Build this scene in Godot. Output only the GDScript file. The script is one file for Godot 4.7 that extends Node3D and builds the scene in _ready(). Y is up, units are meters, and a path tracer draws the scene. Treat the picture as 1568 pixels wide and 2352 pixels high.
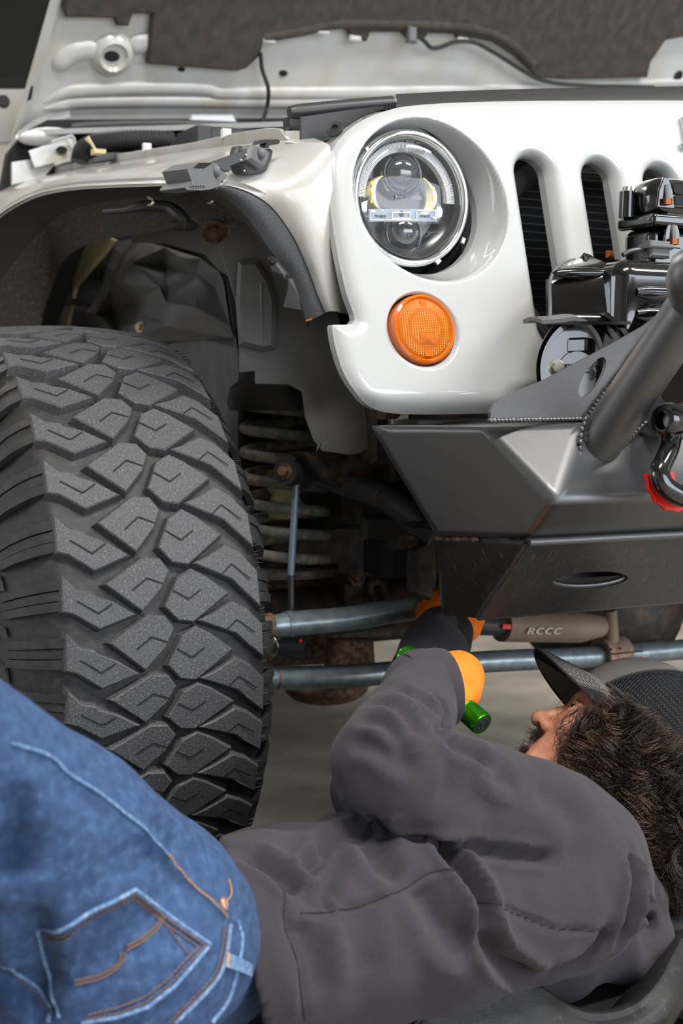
extends Node3D
# A garage bay: a mechanic on a creeper under the front corner of a white off-road car with its bonnet up.
# World: metres, y up, floor at y = 0; the car points to +z (towards the photographer), its own right is -x.

const FOCAL := 3267.0            # focal length in pixels of the 1568 x 2352 frame
const YAW := 28.0
const PITCH := 4.1
const EYE := Vector3(0, 0.775, 0)
const MID := 1.5                 # x of the car's centre plane

var lens := Basis()
var M := {}                      # materials
var tex := {}                    # noise textures
var base_of := {}
var taken := {}
var car: Node3D
var person: Node3D

func _ready():
	var cam := Camera3D.new()
	cam.name = "camera"
	cam.fov = rad_to_deg(2.0 * atan(1176.0 / FOCAL))
	lens = Basis(Vector3.UP, deg_to_rad(-YAW)) * Basis(Vector3.RIGHT, deg_to_rad(-PITCH))
	cam.transform = Transform3D(lens, EYE)
	cam.near = 0.05
	cam.far = 100.0
	var lensing := CameraAttributesPhysical.new()
	lensing.frustum_focal_length = 50.0
	lensing.frustum_focus_distance = 1.72
	lensing.exposure_aperture = 6.3
	lensing.frustum_near = 0.05
	lensing.frustum_far = 100.0
	lensing.exposure_multiplier = 1.0
	cam.attributes = lensing
	cam.fov = rad_to_deg(2.0 * atan(1176.0 / FOCAL))
	add_child(cam)
	cam.current = true

	var we := WorldEnvironment.new()
	we.name = "world_environment"
	var env := Environment.new()
	env.background_mode = Environment.BG_SKY
	var sky := Sky.new()
	var sm := ProceduralSkyMaterial.new()
	sm.sky_top_color = Color(0.80, 0.87, 0.96)
	sm.sky_horizon_color = Color(0.97, 0.98, 1.0)
	sm.ground_bottom_color = Color(0.5, 0.5, 0.48)
	sm.ground_horizon_color = Color(0.75, 0.75, 0.73)
	sm.sky_energy_multiplier = 1.0
	sky.sky_material = sm
	env.sky = sky
	env.background_energy_multiplier = 8.0
	env.tonemap_mode = Environment.TONE_MAPPER_LINEAR
	env.tonemap_exposure = 0.79
	env.sdfgi_enabled = true
	env.ssao_enabled = true
	env.ssil_enabled = true
	we.environment = env
	add_child(we)

	make_textures()
	make_materials()
	build_room()
	car = thing("car", "white off-road car with open bonnet, black steel bumper and knobbly tyre, parked over the mechanic", "car", Vector3(MID, 0, -2.04))
	build_wheel()
	build_grille()
	build_headlight()
	build_turn_signal()
	build_fender()
	build_wheel_arch()
	build_bonnet()
	build_engine_bay()
	build_bumper()
	build_winch()
	build_underside()
	build_shackle()
	build_creeper()
	build_person()

# ---------- camera rays: where a line of sight meets a plane of the place ----------
func ray(px: float, py: float) -> Vector3:
	return lens * Vector3((px - 784.0) / FOCAL, -(py - 1176.0) / FOCAL, -1.0)

func at(px: float, py: float, d: float) -> Vector3:
	return EYE + ray(px, py) * d

func on_x(px: float, py: float, x: float) -> Vector3:
	var r := ray(px, py)
	return EYE + r * ((x - EYE.x) / r.x)

func on_y(px: float, py: float, y: float) -> Vector3:
	var r := ray(px, py)
	return EYE + r * ((y - EYE.y) / r.y)

func on_z(px: float, py: float, z: float) -> Vector3:
	var r := ray(px, py)
	return EYE + r * ((z - EYE.z) / r.z)

func on_plane(px: float, py: float, p: Vector3, n: Vector3) -> Vector3:
	var r := ray(px, py)
	return EYE + r * ((p - EYE).dot(n) / r.dot(n))

func all_z(flat: Array, z: float) -> Array:
	var out := []
	for i in range(0, flat.size(), 2):
		out.append(on_z(flat[i], flat[i + 1], z))
	return out

func all_x(flat: Array, x: float) -> Array:
	var out := []
	for i in range(0, flat.size(), 2):
		out.append(on_x(flat[i], flat[i + 1], x))
	return out

func all_plane(flat: Array, p: Vector3, n: Vector3) -> Array:
	var out := []
	for i in range(0, flat.size(), 2):
		out.append(on_plane(flat[i], flat[i + 1], p, n))
	return out

func all_at(flat: Array) -> Array:          # x, y, depth triples
	var out := []
	for i in range(0, flat.size(), 3):
		out.append(at(flat[i], flat[i + 1], flat[i + 2]))
	return out

# ---------- meshes ----------
class Mb:
	var p := PackedVector3Array()           # triangles, counter-clockwise seen from outside

	func tri(a: Vector3, b: Vector3, c: Vector3):
		p.append(a)
		p.append(b)
		p.append(c)

	func quad(a: Vector3, b: Vector3, c: Vector3, d: Vector3):
		tri(a, b, c)
		tri(a, c, d)

	func add(o: Mb, xf := Transform3D()):
		p.append_array(xf * o.p)

	func mesh(crease := 35.0, into: ArrayMesh = null) -> ArrayMesh:
		var n := p.size() / 3
		var fn := PackedVector3Array()
		fn.resize(n)
		var at := {}
		var keys := []
		keys.resize(p.size())
		for i in n:
			fn[i] = (p[i * 3 + 1] - p[i * 3]).cross(p[i * 3 + 2] - p[i * 3])
			for k in 3:
				var q := Vector3i((p[i * 3 + k] * 50000.0).round())
				keys[i * 3 + k] = q
				if at.has(q):
					at[q].append(i)
				else:
					at[q] = PackedInt32Array([i])
		var un := PackedVector3Array()
		un.resize(n)
		for i in n:
			un[i] = fn[i].normalized()
		var c := cos(deg_to_rad(crease))
		var v := PackedVector3Array()
		var nn := PackedVector3Array()
		v.resize(n * 3)
		nn.resize(n * 3)
		for i in n:
			for k in 3:
				var s := Vector3.ZERO
				var u := un[i]
				for f in at[keys[i * 3 + k]]:
					if un[f].dot(u) >= c:
						s += fn[f]
				var o := i * 3 + (0 if k == 0 else 3 - k)
				v[o] = p[i * 3 + k]
				nn[o] = s.normalized() if s.length_squared() > 1e-24 else Vector3.UP
		var arr := []
		arr.resize(Mesh.ARRAY_MAX)
		arr[Mesh.ARRAY_VERTEX] = v
		arr[Mesh.ARRAY_NORMAL] = nn
		var m := into if into else ArrayMesh.new()
		m.add_surface_from_arrays(Mesh.PRIMITIVE_TRIANGLES, arr)
		return m

func numbered(n: String) -> String:
	if not taken.has(n):
		taken[n] = 0
		return n
	taken[n] += 1
	return "%s_%03d" % [n, taken[n]]

func thing(n: String, label: String, category: String, at_base := Vector3.ZERO, group := "") -> Node3D:
	var o := Node3D.new()
	o.name = numbered(n)
	o.position = at_base
	add_child(o, true)
	base_of[o] = at_base
	o.set_meta("label", label)
	o.set_meta("category", category)
	if group:
		o.set_meta("group", group)
	return o

func place(o: Node3D, parent: Node3D):
	parent.add_child(o, true)
	if base_of.has(parent):
		o.position -= base_of[parent]

func assembly(n: String, parent: Node3D, where := Vector3.ZERO) -> Node3D:
	var o := Node3D.new()
	o.name = n
	o.position = where
	place(o, parent)
	return o

func part(n: String, what, m: Material, parent: Node3D, crease := 35.0) -> MeshInstance3D:
	var o := MeshInstance3D.new()
	o.name = n
	o.mesh = what.mesh(crease) if what is Mb else what
	o.material_override = m
	place(o, parent)
	return o

func struct(n: String, what, m: Material, crease := 35.0) -> MeshInstance3D:
	var o := MeshInstance3D.new()
	o.name = n
	o.mesh = what.mesh(crease) if what is Mb else what
	o.material_override = m
	add_child(o, true)
	o.set_meta("kind", "structure")
	return o

func frame_on(origin: Vector3, normal: Vector3, up := Vector3.UP) -> Transform3D:   # local z along normal, local y close to up
	var z := normal.normalized()
	if absf(z.dot(up)) > 0.98:
		up = Vector3(0, 0, -1) if absf(z.z) < 0.9 else Vector3.RIGHT
	var x := up.cross(z).normalized()
	return Transform3D(Basis(x, z.cross(x), z), origin)

func inset(poly: PackedVector2Array, d: float) -> PackedVector2Array:      # ccw polygon moved inwards, vertex for vertex
	var out := PackedVector2Array()
	var n := poly.size()
	for i in n:
		var a := poly[(i + n - 1) % n]
		var b := poly[i]
		var c := poly[(i + 1) % n]
		var e := (b - a).normalized()
		var f := (c - b).normalized()
		var n1 := Vector2(-e.y, e.x)
		var n2 := Vector2(-f.y, f.x)
		var s := n1 + n2
		var l := maxf(s.length_squared(), 0.35)
		out.append(b + s * (2.0 * d / l))
	return out

func ccw(poly: PackedVector2Array) -> PackedVector2Array:
	if Geometry2D.is_polygon_clockwise(poly):
		poly = poly.duplicate()
		poly.reverse()
	return poly

# a solid slab: polygon in local xy, from z = -depth to z = 0, edges chamfered by bevel
func prism(poly: PackedVector2Array, xf: Transform3D, depth: float, bevel := 0.0, into: Mb = null, both := true) -> Mb:
	var m := into if into else Mb.new()
	poly = ccw(poly)
	var n := poly.size()
	var top := inset(poly, bevel) if bevel > 0.0 else poly
	var ids := Geometry2D.triangulate_polygon(top)
	if ids.is_empty():
		top = poly
		ids = Geometry2D.triangulate_polygon(top)
	var lv := [[top, 0.0]]
	if bevel > 0.0:
		lv.append([poly, -bevel])
		lv.append([poly, -depth + (bevel if both else 0.0)])
		if both:
			lv.append([top, -depth])
	else:
		lv.append([poly, -depth])
	for i in range(0, ids.size(), 3):
		var a := top[ids[i]]
		var b := top[ids[i + 1]]
		var c := top[ids[i + 2]]
		if (b - a).cross(c - a) < 0.0:
			var t := b
			b = c
			c = t
		m.tri(xf * Vector3(a.x, a.y, 0), xf * Vector3(b.x, b.y, 0), xf * Vector3(c.x, c.y, 0))
		m.tri(xf * Vector3(a.x, a.y, -depth), xf * Vector3(c.x, c.y, -depth), xf * Vector3(b.x, b.y, -depth))
	for k in lv.size() - 1:
		var p0: PackedVector2Array = lv[k][0]
		var p1: PackedVector2Array = lv[k + 1][0]
		for i in n:
			var j := (i + 1) % n
			m.quad(xf * Vector3(p0[i].x, p0[i].y, lv[k][1]), xf * Vector3(p1[i].x, p1[i].y, lv[k + 1][1]), xf * Vector3(p1[j].x, p1[j].y, lv[k + 1][1]), xf * Vector3(p0[j].x, p0[j].y, lv[k][1]))
	return m

# a slab through 3-d outline points: its face lies on the points and looks towards «facing»
func plate(pts: Array, thick: float, facing: Vector3, bevel := 0.0, into: Mb = null) -> Mb:
	var nrm := Vector3.ZERO
	var mid := Vector3.ZERO
	for i in pts.size():
		nrm += (pts[i] as Vector3).cross(pts[(i + 1) % pts.size()])
		mid += pts[i]
	mid /= pts.size()
	nrm = nrm.normalized()
	if nrm.dot(facing) < 0.0:
		nrm = -nrm
	var xf := frame_on(mid, nrm)
	var inv := xf.affine_inverse()
	var poly := PackedVector2Array()
	for q in pts:
		var l: Vector3 = inv * (q as Vector3)
		poly.append(Vector2(l.x, l.y))
	return prism(poly, xf, thick, bevel, into)

func to_eye(p: Vector3) -> Vector3:
	return (EYE - p).normalized()

func rect(w: float, h: float, r := 0.0, seg := 5) -> PackedVector2Array:
	var out := PackedVector2Array()
	if r <= 0.0:
		return PackedVector2Array([Vector2(-w, -h) / 2, Vector2(w, -h) / 2, Vector2(w, h) / 2, Vector2(-w, h) / 2])
	for k in 4:
		var c := Vector2((w / 2 - r) * (1 if k == 0 or k == 3 else -1), (h / 2 - r) * (1 if k < 2 else -1))
		for i in seg + 1:
			var a := (k + float(i) / seg) * PI / 2
			c = c
			out.append(c + Vector2(cos(a), sin(a)) * r)
	return out

func disc(r: float, seg := 32, ry := 0.0) -> PackedVector2Array:
	var out := PackedVector2Array()
	for i in seg:
		var a := TAU * i / seg
		out.append(Vector2(cos(a) * r, sin(a) * (ry if ry > 0.0 else r)))
	return out

func box(c: Vector3, s: Vector3, b := Basis(), bevel := 0.002, into: Mb = null) -> Mb:
	return prism(rect(s.x, s.y), Transform3D(b, c + b.z * s.z / 2), s.z, bevel, into)

func smooth_path(pts: Array, n: int, closed := false) -> Array:     # Catmull-Rom, n steps a span
	var out := []
	var k := pts.size()
	for i in (k if closed else k - 1):
		var a: Vector3 = pts[(i - 1 + k) % k] if closed or i > 0 else pts[0] * 2.0 - pts[1]
		var b: Vector3 = pts[i]
		var c: Vector3 = pts[(i + 1) % k]
		var d: Vector3 = pts[(i + 2) % k] if closed or i + 2 < k else pts[k - 1] * 2.0 - pts[k - 2]
		for j in n:
			out.append(b.cubic_interpolate(c, a, d, float(j) / n))
	if not closed:
		out.append(pts[k - 1])
	return out

func radius_at(r, t: float) -> float:
	if r is Array:
		var f: float = t * (r.size() - 1)
		var i := mini(int(f), r.size() - 2)
		return lerpf(r[i], r[i + 1], f - i)
	return r

func tube(path: Array, r, sides := 12, caps := true, into: Mb = null, squash := 1.0, up0 := Vector3.ZERO) -> Mb:
	var m := into if into else Mb.new()
	var n := path.size()
	var up := up0
	var rings := []
	for i in n:
		var t: Vector3 = ((path[mini(i + 1, n - 1)] as Vector3) - (path[maxi(i - 1, 0)] as Vector3)).normalized()
		if up == Vector3.ZERO:
			up = Vector3.UP if absf(t.y) < 0.9 else Vector3.RIGHT
		var s := up.cross(t).normalized()
		up = t.cross(s)
		var rr := radius_at(r, float(i) / maxi(n - 1, 1))
		var ring := PackedVector3Array()
		for k in sides:
			var a := TAU * k / sides
			ring.append((path[i] as Vector3) + (s * cos(a) + up * sin(a) * squash) * rr)
		rings.append(ring)
	for i in n - 1:
		for k in sides:
			var j := (k + 1) % sides
			m.quad(rings[i][k], rings[i][j], rings[i + 1][j], rings[i + 1][k])
	if caps:
		for k in sides:
			var j := (k + 1) % sides
			m.tri(path[0], rings[0][j], rings[0][k])
			m.tri(path[n - 1], rings[n - 1][k], rings[n - 1][j])
	return m

# profile points (radius, height along local z)
func lathe(profile: Array, xf: Transform3D, seg := 32, into: Mb = null, from := 0.0, to := TAU) -> Mb:
	var m := into if into else Mb.new()
	for i in seg:
		var a := lerpf(from, to, float(i) / seg)
		var b := lerpf(from, to, float(i + 1) / seg)
		for k in profile.size() - 1:
			var p: Vector2 = profile[k]
			var q: Vector2 = profile[k + 1]
			m.quad(xf * Vector3(cos(a) * p.x, sin(a) * p.x, p.y), xf * Vector3(cos(b) * p.x, sin(b) * p.x, p.y), xf * Vector3(cos(b) * q.x, sin(b) * q.x, q.y), xf * Vector3(cos(a) * q.x, sin(a) * q.x, q.y))
	return m

func ball(c: Vector3, r: Vector3, b := Basis(), seg := 16, into: Mb = null) -> Mb:
	var m := into if into else Mb.new()
	var pr := []
	for i in seg / 2 + 1:
		var a := -PI / 2 + PI * i / (seg / 2)
		pr.append(Vector2(cos(a), sin(a)))
	return lathe(pr, Transform3D(b * Basis.from_scale(r), c), seg, m)

# rows of points joined into a sheet of some thickness; «facing» says which side is the face
func sheet(rows: Array, thick: float, facing: Vector3, into: Mb = null) -> Mb:
	var m := into if into else Mb.new()
	var h := rows.size()
	var w: int = rows[0].size()
	var nr := []
	var sum := Vector3.ZERO
	for i in h:
		var line := []
		for j in w:
			var du: Vector3 = (rows[i][mini(j + 1, w - 1)] as Vector3) - (rows[i][maxi(j - 1, 0)] as Vector3)
			var dv: Vector3 = (rows[mini(i + 1, h - 1)][j] as Vector3) - (rows[maxi(i - 1, 0)][j] as Vector3)
			var c := du.cross(dv)
			if c.length_squared() < 1e-18:
				c = Vector3.ZERO
			sum += c
			line.append(c.normalized())
		nr.append(line)
	var flip := sum.dot(facing) < 0.0
	var back := []
	for i in h:
		var line := []
		for j in w:
			var q: Vector3 = nr[i][j]
			line.append((rows[i][j] as Vector3) - q * (-thick if flip else thick))
		back.append(line)
	for i in h - 1:
		for j in w - 1:
			var a: Vector3 = rows[i][j]
			var b: Vector3 = rows[i][j + 1]
			var c: Vector3 = rows[i + 1][j + 1]
			var d: Vector3 = rows[i + 1][j]
			var e: Vector3 = back[i][j]
			var f: Vector3 = back[i][j + 1]
			var g: Vector3 = back[i + 1][j + 1]
			var k: Vector3 = back[i + 1][j]
			if flip:
				m.quad(a, d, c, b)
				m.quad(e, f, g, k)
			else:
				m.quad(a, b, c, d)
				m.quad(e, k, g, f)
	var rim := []
	for j in w - 1:
		rim.append([rows[0][j], rows[0][j + 1], back[0][j + 1], back[0][j]])
		rim.append([rows[h - 1][j + 1], rows[h - 1][j], back[h - 1][j], back[h - 1][j + 1]])
	for i in h - 1:
		rim.append([rows[i + 1][0], rows[i][0], back[i][0], back[i + 1][0]])
		rim.append([rows[i][w - 1], rows[i + 1][w - 1], back[i + 1][w - 1], back[i][w - 1]])
	for q in rim:
		if flip:
			m.quad(q[0], q[1], q[2], q[3])
		else:
			m.quad(q[0], q[3], q[2], q[1])
	return m

func between(a: Array, b: Array, n: int, bulge := Vector3.ZERO) -> Array:      # rows from polyline a to polyline b
	var rows := []
	for i in n + 1:
		var t := float(i) / n
		var line := []
		for j in a.size():
			line.append((a[j] as Vector3).lerp(b[j], t) + bulge * (4.0 * t * (1.0 - t)))
		rows.append(line)
	return rows

func bolt(c: Vector3, dir: Vector3, r: float, h: float, into: Mb = null, washer := 1.5) -> Mb:
	var m := into if into else Mb.new()
	var xf := frame_on(c, dir)
	prism(disc(r * washer, 20), xf * Transform3D(Basis(), Vector3(0, 0, h * 0.25)), h * 0.3, h * 0.06, m)
	prism(disc(r, 6), xf * Transform3D(Basis(), Vector3(0, 0, h)), h * 0.8, h * 0.1, m)
	return m

func lettering(s: String, size: float, depth: float, font_name := "Droid Sans", bold := 400) -> TextMesh:
	var t := TextMesh.new()
	var f := SystemFont.new()
	f.font_names = PackedStringArray([font_name])
	f.font_weight = bold
	t.font = f
	t.text = s
	t.font_size = 64
	t.pixel_size = size / 64.0
	t.depth = depth
	t.curve_step = 2.0
	return t

# a shell of flat faces whose edges are softened: each face is drawn in by b and joined to its edge with turned normals
func soft_solid(faces: Array, b: float) -> ArrayMesh:
	var key := func(p: Vector3) -> Vector3i: return Vector3i((p * 20000.0).round())
	var fnorm := []
	var en := {}
	var vn := {}
	for f in faces:
		var n := Vector3.ZERO
		for i in f.size():
			n += (f[i] as Vector3).cross(f[(i + 1) % f.size()])
		n = n.normalized()
		fnorm.append(n)
		for i in f.size():
			var p: Vector3i = key.call(f[i])
			var q: Vector3i = key.call(f[(i + 1) % f.size()])
			vn[p] = (vn[p] if vn.has(p) else Vector3.ZERO) + n
			var e := [p, q] if p < q else [q, p]
			en[e] = (en[e] if en.has(e) else Vector3.ZERO) + n
	var v := PackedVector3Array()
	var nn := PackedVector3Array()
	for k in faces.size():
		var f: Array = faces[k]
		var n: Vector3 = fnorm[k]
		var mid := Vector3.ZERO
		for q in f:
			mid += q
		mid /= f.size()
		var xf := frame_on(mid, n)
		var inv := xf.affine_inverse()
		var flat := PackedVector2Array()
		var dz := PackedFloat32Array()
		for q in f:
			var l: Vector3 = inv * (q as Vector3)
			flat.append(Vector2(l.x, l.y))
			dz.append(l.z)
		var ins := inset(flat, b)
		var put := func(p: Vector3, m: Vector3):
			v.append(p)
			nn.append(m.normalized())
		var inner := []
		for i in f.size():
			inner.append(xf * Vector3(ins[i].x, ins[i].y, dz[i]))
		var ids := Geometry2D.triangulate_polygon(ins)
		for i in range(0, ids.size(), 3):
			var o := [ids[i], ids[i + 1], ids[i + 2]]
			if ((inner[o[1]] as Vector3) - (inner[o[0]] as Vector3)).cross((inner[o[2]] as Vector3) - (inner[o[0]] as Vector3)).dot(n) > 0:
				o = [o[0], o[2], o[1]]
			for t in o:
				put.call(inner[t], n)
		for i in f.size():
			var j := (i + 1) % f.size()
			var p: Vector3i = key.call(f[i])
			var q: Vector3i = key.call(f[j])
			var e: Vector3 = en[[p, q] if p < q else [q, p]]
			var sink := b * 0.16
			var a0: Vector3 = f[i] - (vn[p] as Vector3).normalized() * sink
			var a1: Vector3 = f[j] - (vn[q] as Vector3).normalized() * sink
			var m0 := ((f[i] as Vector3).lerp(f[j], 0.12)) - e.normalized() * sink
			var m1 := ((f[i] as Vector3).lerp(f[j], 0.88)) - e.normalized() * sink
			var i0: Vector3 = (inner[i] as Vector3).lerp(inner[j], 0.12)
			var i1: Vector3 = (inner[i] as Vector3).lerp(inner[j], 0.88)
			for t in [[inner[i], n, i0, n, m0, e, a0, vn[p]], [i0, n, i1, n, m1, e, m0, e], [i1, n, inner[j], n, a1, vn[q], m1, e]]:
				put.call(t[0], t[1])
				put.call(t[2], t[3])
				put.call(t[4], t[5])
				put.call(t[0], t[1])
				put.call(t[4], t[5])
				put.call(t[6], t[7])
	var arr := []
	arr.resize(Mesh.ARRAY_MAX)
	arr[Mesh.ARRAY_VERTEX] = v
	arr[Mesh.ARRAY_NORMAL] = nn
	var am := ArrayMesh.new()
	am.add_surface_from_arrays(Mesh.PRIMITIVE_TRIANGLES, arr)
	return am

# ---------- materials ----------
func noise(freq: float, octaves := 4, kind := FastNoiseLite.TYPE_SIMPLEX_SMOOTH, sd := 1) -> FastNoiseLite:
	var n := FastNoiseLite.new()
	n.noise_type = kind
	n.seed = sd
	n.frequency = freq
	n.fractal_type = FastNoiseLite.FRACTAL_FBM
	n.fractal_octaves = octaves
	return n

func noise_tex(n: FastNoiseLite, stops: Array, size := 512) -> NoiseTexture2D:      # stops: offset, colour, ...
	var t := NoiseTexture2D.new()
	t.width = size
	t.height = size
	t.seamless = true
	t.normalize = true
	t.noise = n
	if stops.size():
		var g := Gradient.new()
		var off := PackedFloat32Array()
		var col := PackedColorArray()
		for i in range(0, stops.size(), 2):
			off.append(stops[i])
			col.append(stops[i + 1])
		g.offsets = off
		g.colors = col
		t.color_ramp = g
	return t

func grey(v: float) -> Color:
	return Color(v, v, v)

func make_textures():
	tex.grain = noise_tex(noise(0.18, 3, FastNoiseLite.TYPE_SIMPLEX, 3), [], 512)
	tex.pebble = noise_tex(noise(0.09, 1, FastNoiseLite.TYPE_CELLULAR, 5), [], 512)
	tex.cloth = noise_tex(noise(0.35, 2, FastNoiseLite.TYPE_SIMPLEX, 7), [], 512)
	tex.blotch = noise_tex(noise(0.012, 5, FastNoiseLite.TYPE_SIMPLEX_SMOOTH, 9), [], 512)

func mat(c: Color, rough: float, metal := 0.0, o := {}) -> StandardMaterial3D:
	var m := StandardMaterial3D.new()
	m.albedo_color = c
	m.roughness = rough
	m.metallic = metal
	for k in o:
		match k:
			"bump":                                   # texture, centimetres of relief, repeats a metre
				m.heightmap_enabled = true
				m.heightmap_texture = o.bump[0]
				m.heightmap_scale = o.bump[1]
				planes(m, o.bump[2])
			"map":                                    # colour texture, repeats a metre
				m.albedo_texture = o.map[0]
				planes(m, o.map[1])
			"rough_map":
				m.roughness_texture = o.rough_map
			"coat":
				m.clearcoat_enabled = true
				m.clearcoat = o.coat[0]
				m.clearcoat_roughness = o.coat[1]
			"rim":
				m.rim_enabled = true
				m.rim = o.rim
				m.rim_tint = 0.6
			"alpha":
				m.transparency = BaseMaterial3D.TRANSPARENCY_ALPHA
				m.albedo_color.a = o.alpha
			"spec":
				m.metallic_specular = o.spec
			"vertex":
				m.vertex_color_use_as_albedo = true
			"sss":
				m.subsurf_scatter_enabled = true
				m.subsurf_scatter_strength = o.sss
	return m

func planes(m: StandardMaterial3D, per_metre: float):
	m.uv1_triplanar = true
	m.uv1_world_triplanar = true
	m.uv1_scale = Vector3.ONE * per_metre

func make_materials():
	var S := FastNoiseLite.TYPE_SIMPLEX
	M.paint = mat(Color(0.715, 0.722, 0.717), 0.32, 0.0, {"coat": [1.0, 0.03]})
	M.paint_dirty = mat(Color.WHITE, 0.35, 0.0, {"coat": [0.7, 0.08], "map": [noise_tex(noise(0.01, 5, S, 21), [0.0, Color(0.71, 0.67, 0.60), 0.35, Color(0.735, 0.725, 0.70), 0.7, Color(0.755, 0.757, 0.75)], 512), 1.6]})
	M.concrete = mat(Color.WHITE, 0.55, 0.0, {"map": [noise_tex(noise(0.008, 6, S, 2), [0.0, Color(0.50, 0.47, 0.42), 0.5, Color(0.60, 0.57, 0.515), 1.0, Color(0.70, 0.67, 0.61)], 1024), 0.35], "bump": [tex.grain, 0.05, 0.35]})
	M.wall = mat(Color(0.80, 0.79, 0.76), 0.8)
	M.ceiling = mat(Color(0.72, 0.71, 0.69), 0.9)
	M.asphalt = mat(Color(0.74, 0.73, 0.70), 0.9)
	M.rubber = mat(Color.WHITE, 0.62, 0.0, {"map": [noise_tex(noise(0.045, 4, S, 31), [0.0, Color(0.205, 0.207, 0.215), 0.45, Color(0.26, 0.262, 0.27), 0.72, Color(0.31, 0.31, 0.312), 0.86, Color(0.40, 0.395, 0.385), 0.90, Color(0.66, 0.65, 0.63), 1.0, Color(0.85, 0.84, 0.82)], 1024), 4.0], "bump": [tex.grain, 0.06, 5.0]})
	M.rubber_side = mat(Color.WHITE, 0.6, 0.0, {"map": [noise_tex(noise(0.02, 4, S, 33), [0.0, Color(0.125, 0.123, 0.122), 0.6, Color(0.165, 0.163, 0.16), 1.0, Color(0.26, 0.245, 0.23)], 512), 4.0], "bump": [tex.grain, 0.05, 6.0]})
	M.sipe = mat(Color(0.05, 0.05, 0.05), 0.8)
	M.rubber_clean = mat(Color(0.11, 0.11, 0.115), 0.5, 0.0, {"bump": [tex.grain, 0.02, 8.0]})
	M.flare = mat(Color(0.28, 0.285, 0.295), 0.5, 0.0, {"bump": [tex.pebble, 0.07, 17.0]})
	M.liner = mat(Color.WHITE, 0.55, 0.0, {"map": [noise_tex(noise(0.015, 5, S, 41), [0.0, Color(0.31, 0.31, 0.31), 0.55, Color(0.35, 0.35, 0.352), 0.85, Color(0.39, 0.385, 0.38), 1.0, Color(0.46, 0.445, 0.43)], 512), 2.0]})
	M.arch_dirt = mat(Color.WHITE, 0.75, 0.0, {"map": [noise_tex(noise(0.06, 4, S, 43), [0.0, Color(0.16, 0.15, 0.145), 0.6, Color(0.21, 0.20, 0.19), 0.76, Color(0.28, 0.25, 0.22), 0.84, Color(0.52, 0.39, 0.28), 1.0, Color(0.70, 0.54, 0.40)], 512), 3.0]})
	M.black_plastic = mat(Color(0.20, 0.20, 0.205), 0.5, 0.0, {"bump": [tex.grain, 0.02, 6.0]})
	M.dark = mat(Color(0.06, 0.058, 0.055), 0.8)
	M.seal = mat(Color(0.21, 0.21, 0.215), 0.38)
	M.chrome = mat(Color(0.85, 0.86, 0.87), 0.12, 1.0)
	M.lens = mat(Color(1, 1, 1), 0.0, 0.0, {"alpha": 0.02})
	M.lamp_black = mat(Color(0.10, 0.11, 0.12), 0.22)
	M.lamp_mirror = mat(Color(0.62, 0.64, 0.66), 0.10, 1.0)
	M.lamp_white = mat(Color(0.86, 0.87, 0.88), 0.25, 0.0, {"coat": [1.0, 0.03]})
	M.led_yellow = mat(Color(0.93, 0.88, 0.66), 0.3, 0.0, {"coat": [1.0, 0.05]})
	M.globe = mat(Color(0.16, 0.18, 0.20), 0.05, 0.0, {"coat": [1.0, 0.02], "spec": 0.8})
	M.label_white = mat(Color(0.92, 0.92, 0.92), 0.4)
	M.label_film = mat(Color(0.55, 0.62, 0.68), 0.1, 0.0, {"alpha": 0.25})
	M.ink = mat(Color(0.06, 0.06, 0.07), 0.4)
	M.etch = mat(Color(0.40, 0.43, 0.46), 0.4)
	M.amber = mat(Color(0.84, 0.40, 0.01), 0.12, 0.0, {"coat": [1.0, 0.02]})
	M.amber_deep = mat(Color(0.72, 0.36, 0.006), 0.4, 0.0, {"spec": 0.3})
	M.amber_bead = mat(Color(1.0, 0.64, 0.14), 0.08, 0.0, {"coat": [1.0, 0.02]})
	M.amber_bulb = mat(Color(0.78, 0.42, 0.12), 0.15, 0.0, {"coat": [1.0, 0.02]})
	M.steel_black = mat(Color(0.145, 0.145, 0.15), 0.42, 0.0, {"bump": [tex.grain, 0.014, 9.0], "coat": [1.0, 0.38], "spec": 0.8})
	M.skid = mat(Color.WHITE, 0.3, 0.0, {"coat": [0.3, 0.25], "map": [noise_tex(noise(0.05, 3, S, 51), [0.0, Color(0.14, 0.137, 0.135), 0.62, Color(0.165, 0.16, 0.155), 0.82, Color(0.21, 0.20, 0.19), 0.88, Color(0.36, 0.34, 0.32), 1.0, Color(0.5, 0.48, 0.45)], 512), 2.2], "bump": [tex.grain, 0.015, 9.0]})
	M.skid.uv1_scale = Vector3(7.0, 0.9, 7.0)
	M.arch_black = mat(Color(0.13, 0.13, 0.13), 0.75, 0.0, {"bump": [tex.pebble, 0.05, 14.0]})
	M.weld = mat(Color(0.16, 0.155, 0.15), 0.5)
	M.gloss_black = mat(Color(0.035, 0.036, 0.04), 0.16, 0.0, {"coat": [1.0, 0.03]})
	M.grey_plastic = mat(Color(0.39, 0.395, 0.405), 0.55)
	M.copper = mat(Color(0.72, 0.42, 0.25), 0.35, 0.8)
	M.zinc = mat(Color(0.70, 0.69, 0.64), 0.35, 0.9)
	M.rust = mat(Color.WHITE, 0.75, 0.2, {"map": [noise_tex(noise(0.05, 4, S, 53), [0.0, Color(0.22, 0.15, 0.11), 0.5, Color(0.42, 0.31, 0.23), 1.0, Color(0.60, 0.49, 0.39)], 256), 5.0]})
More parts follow.
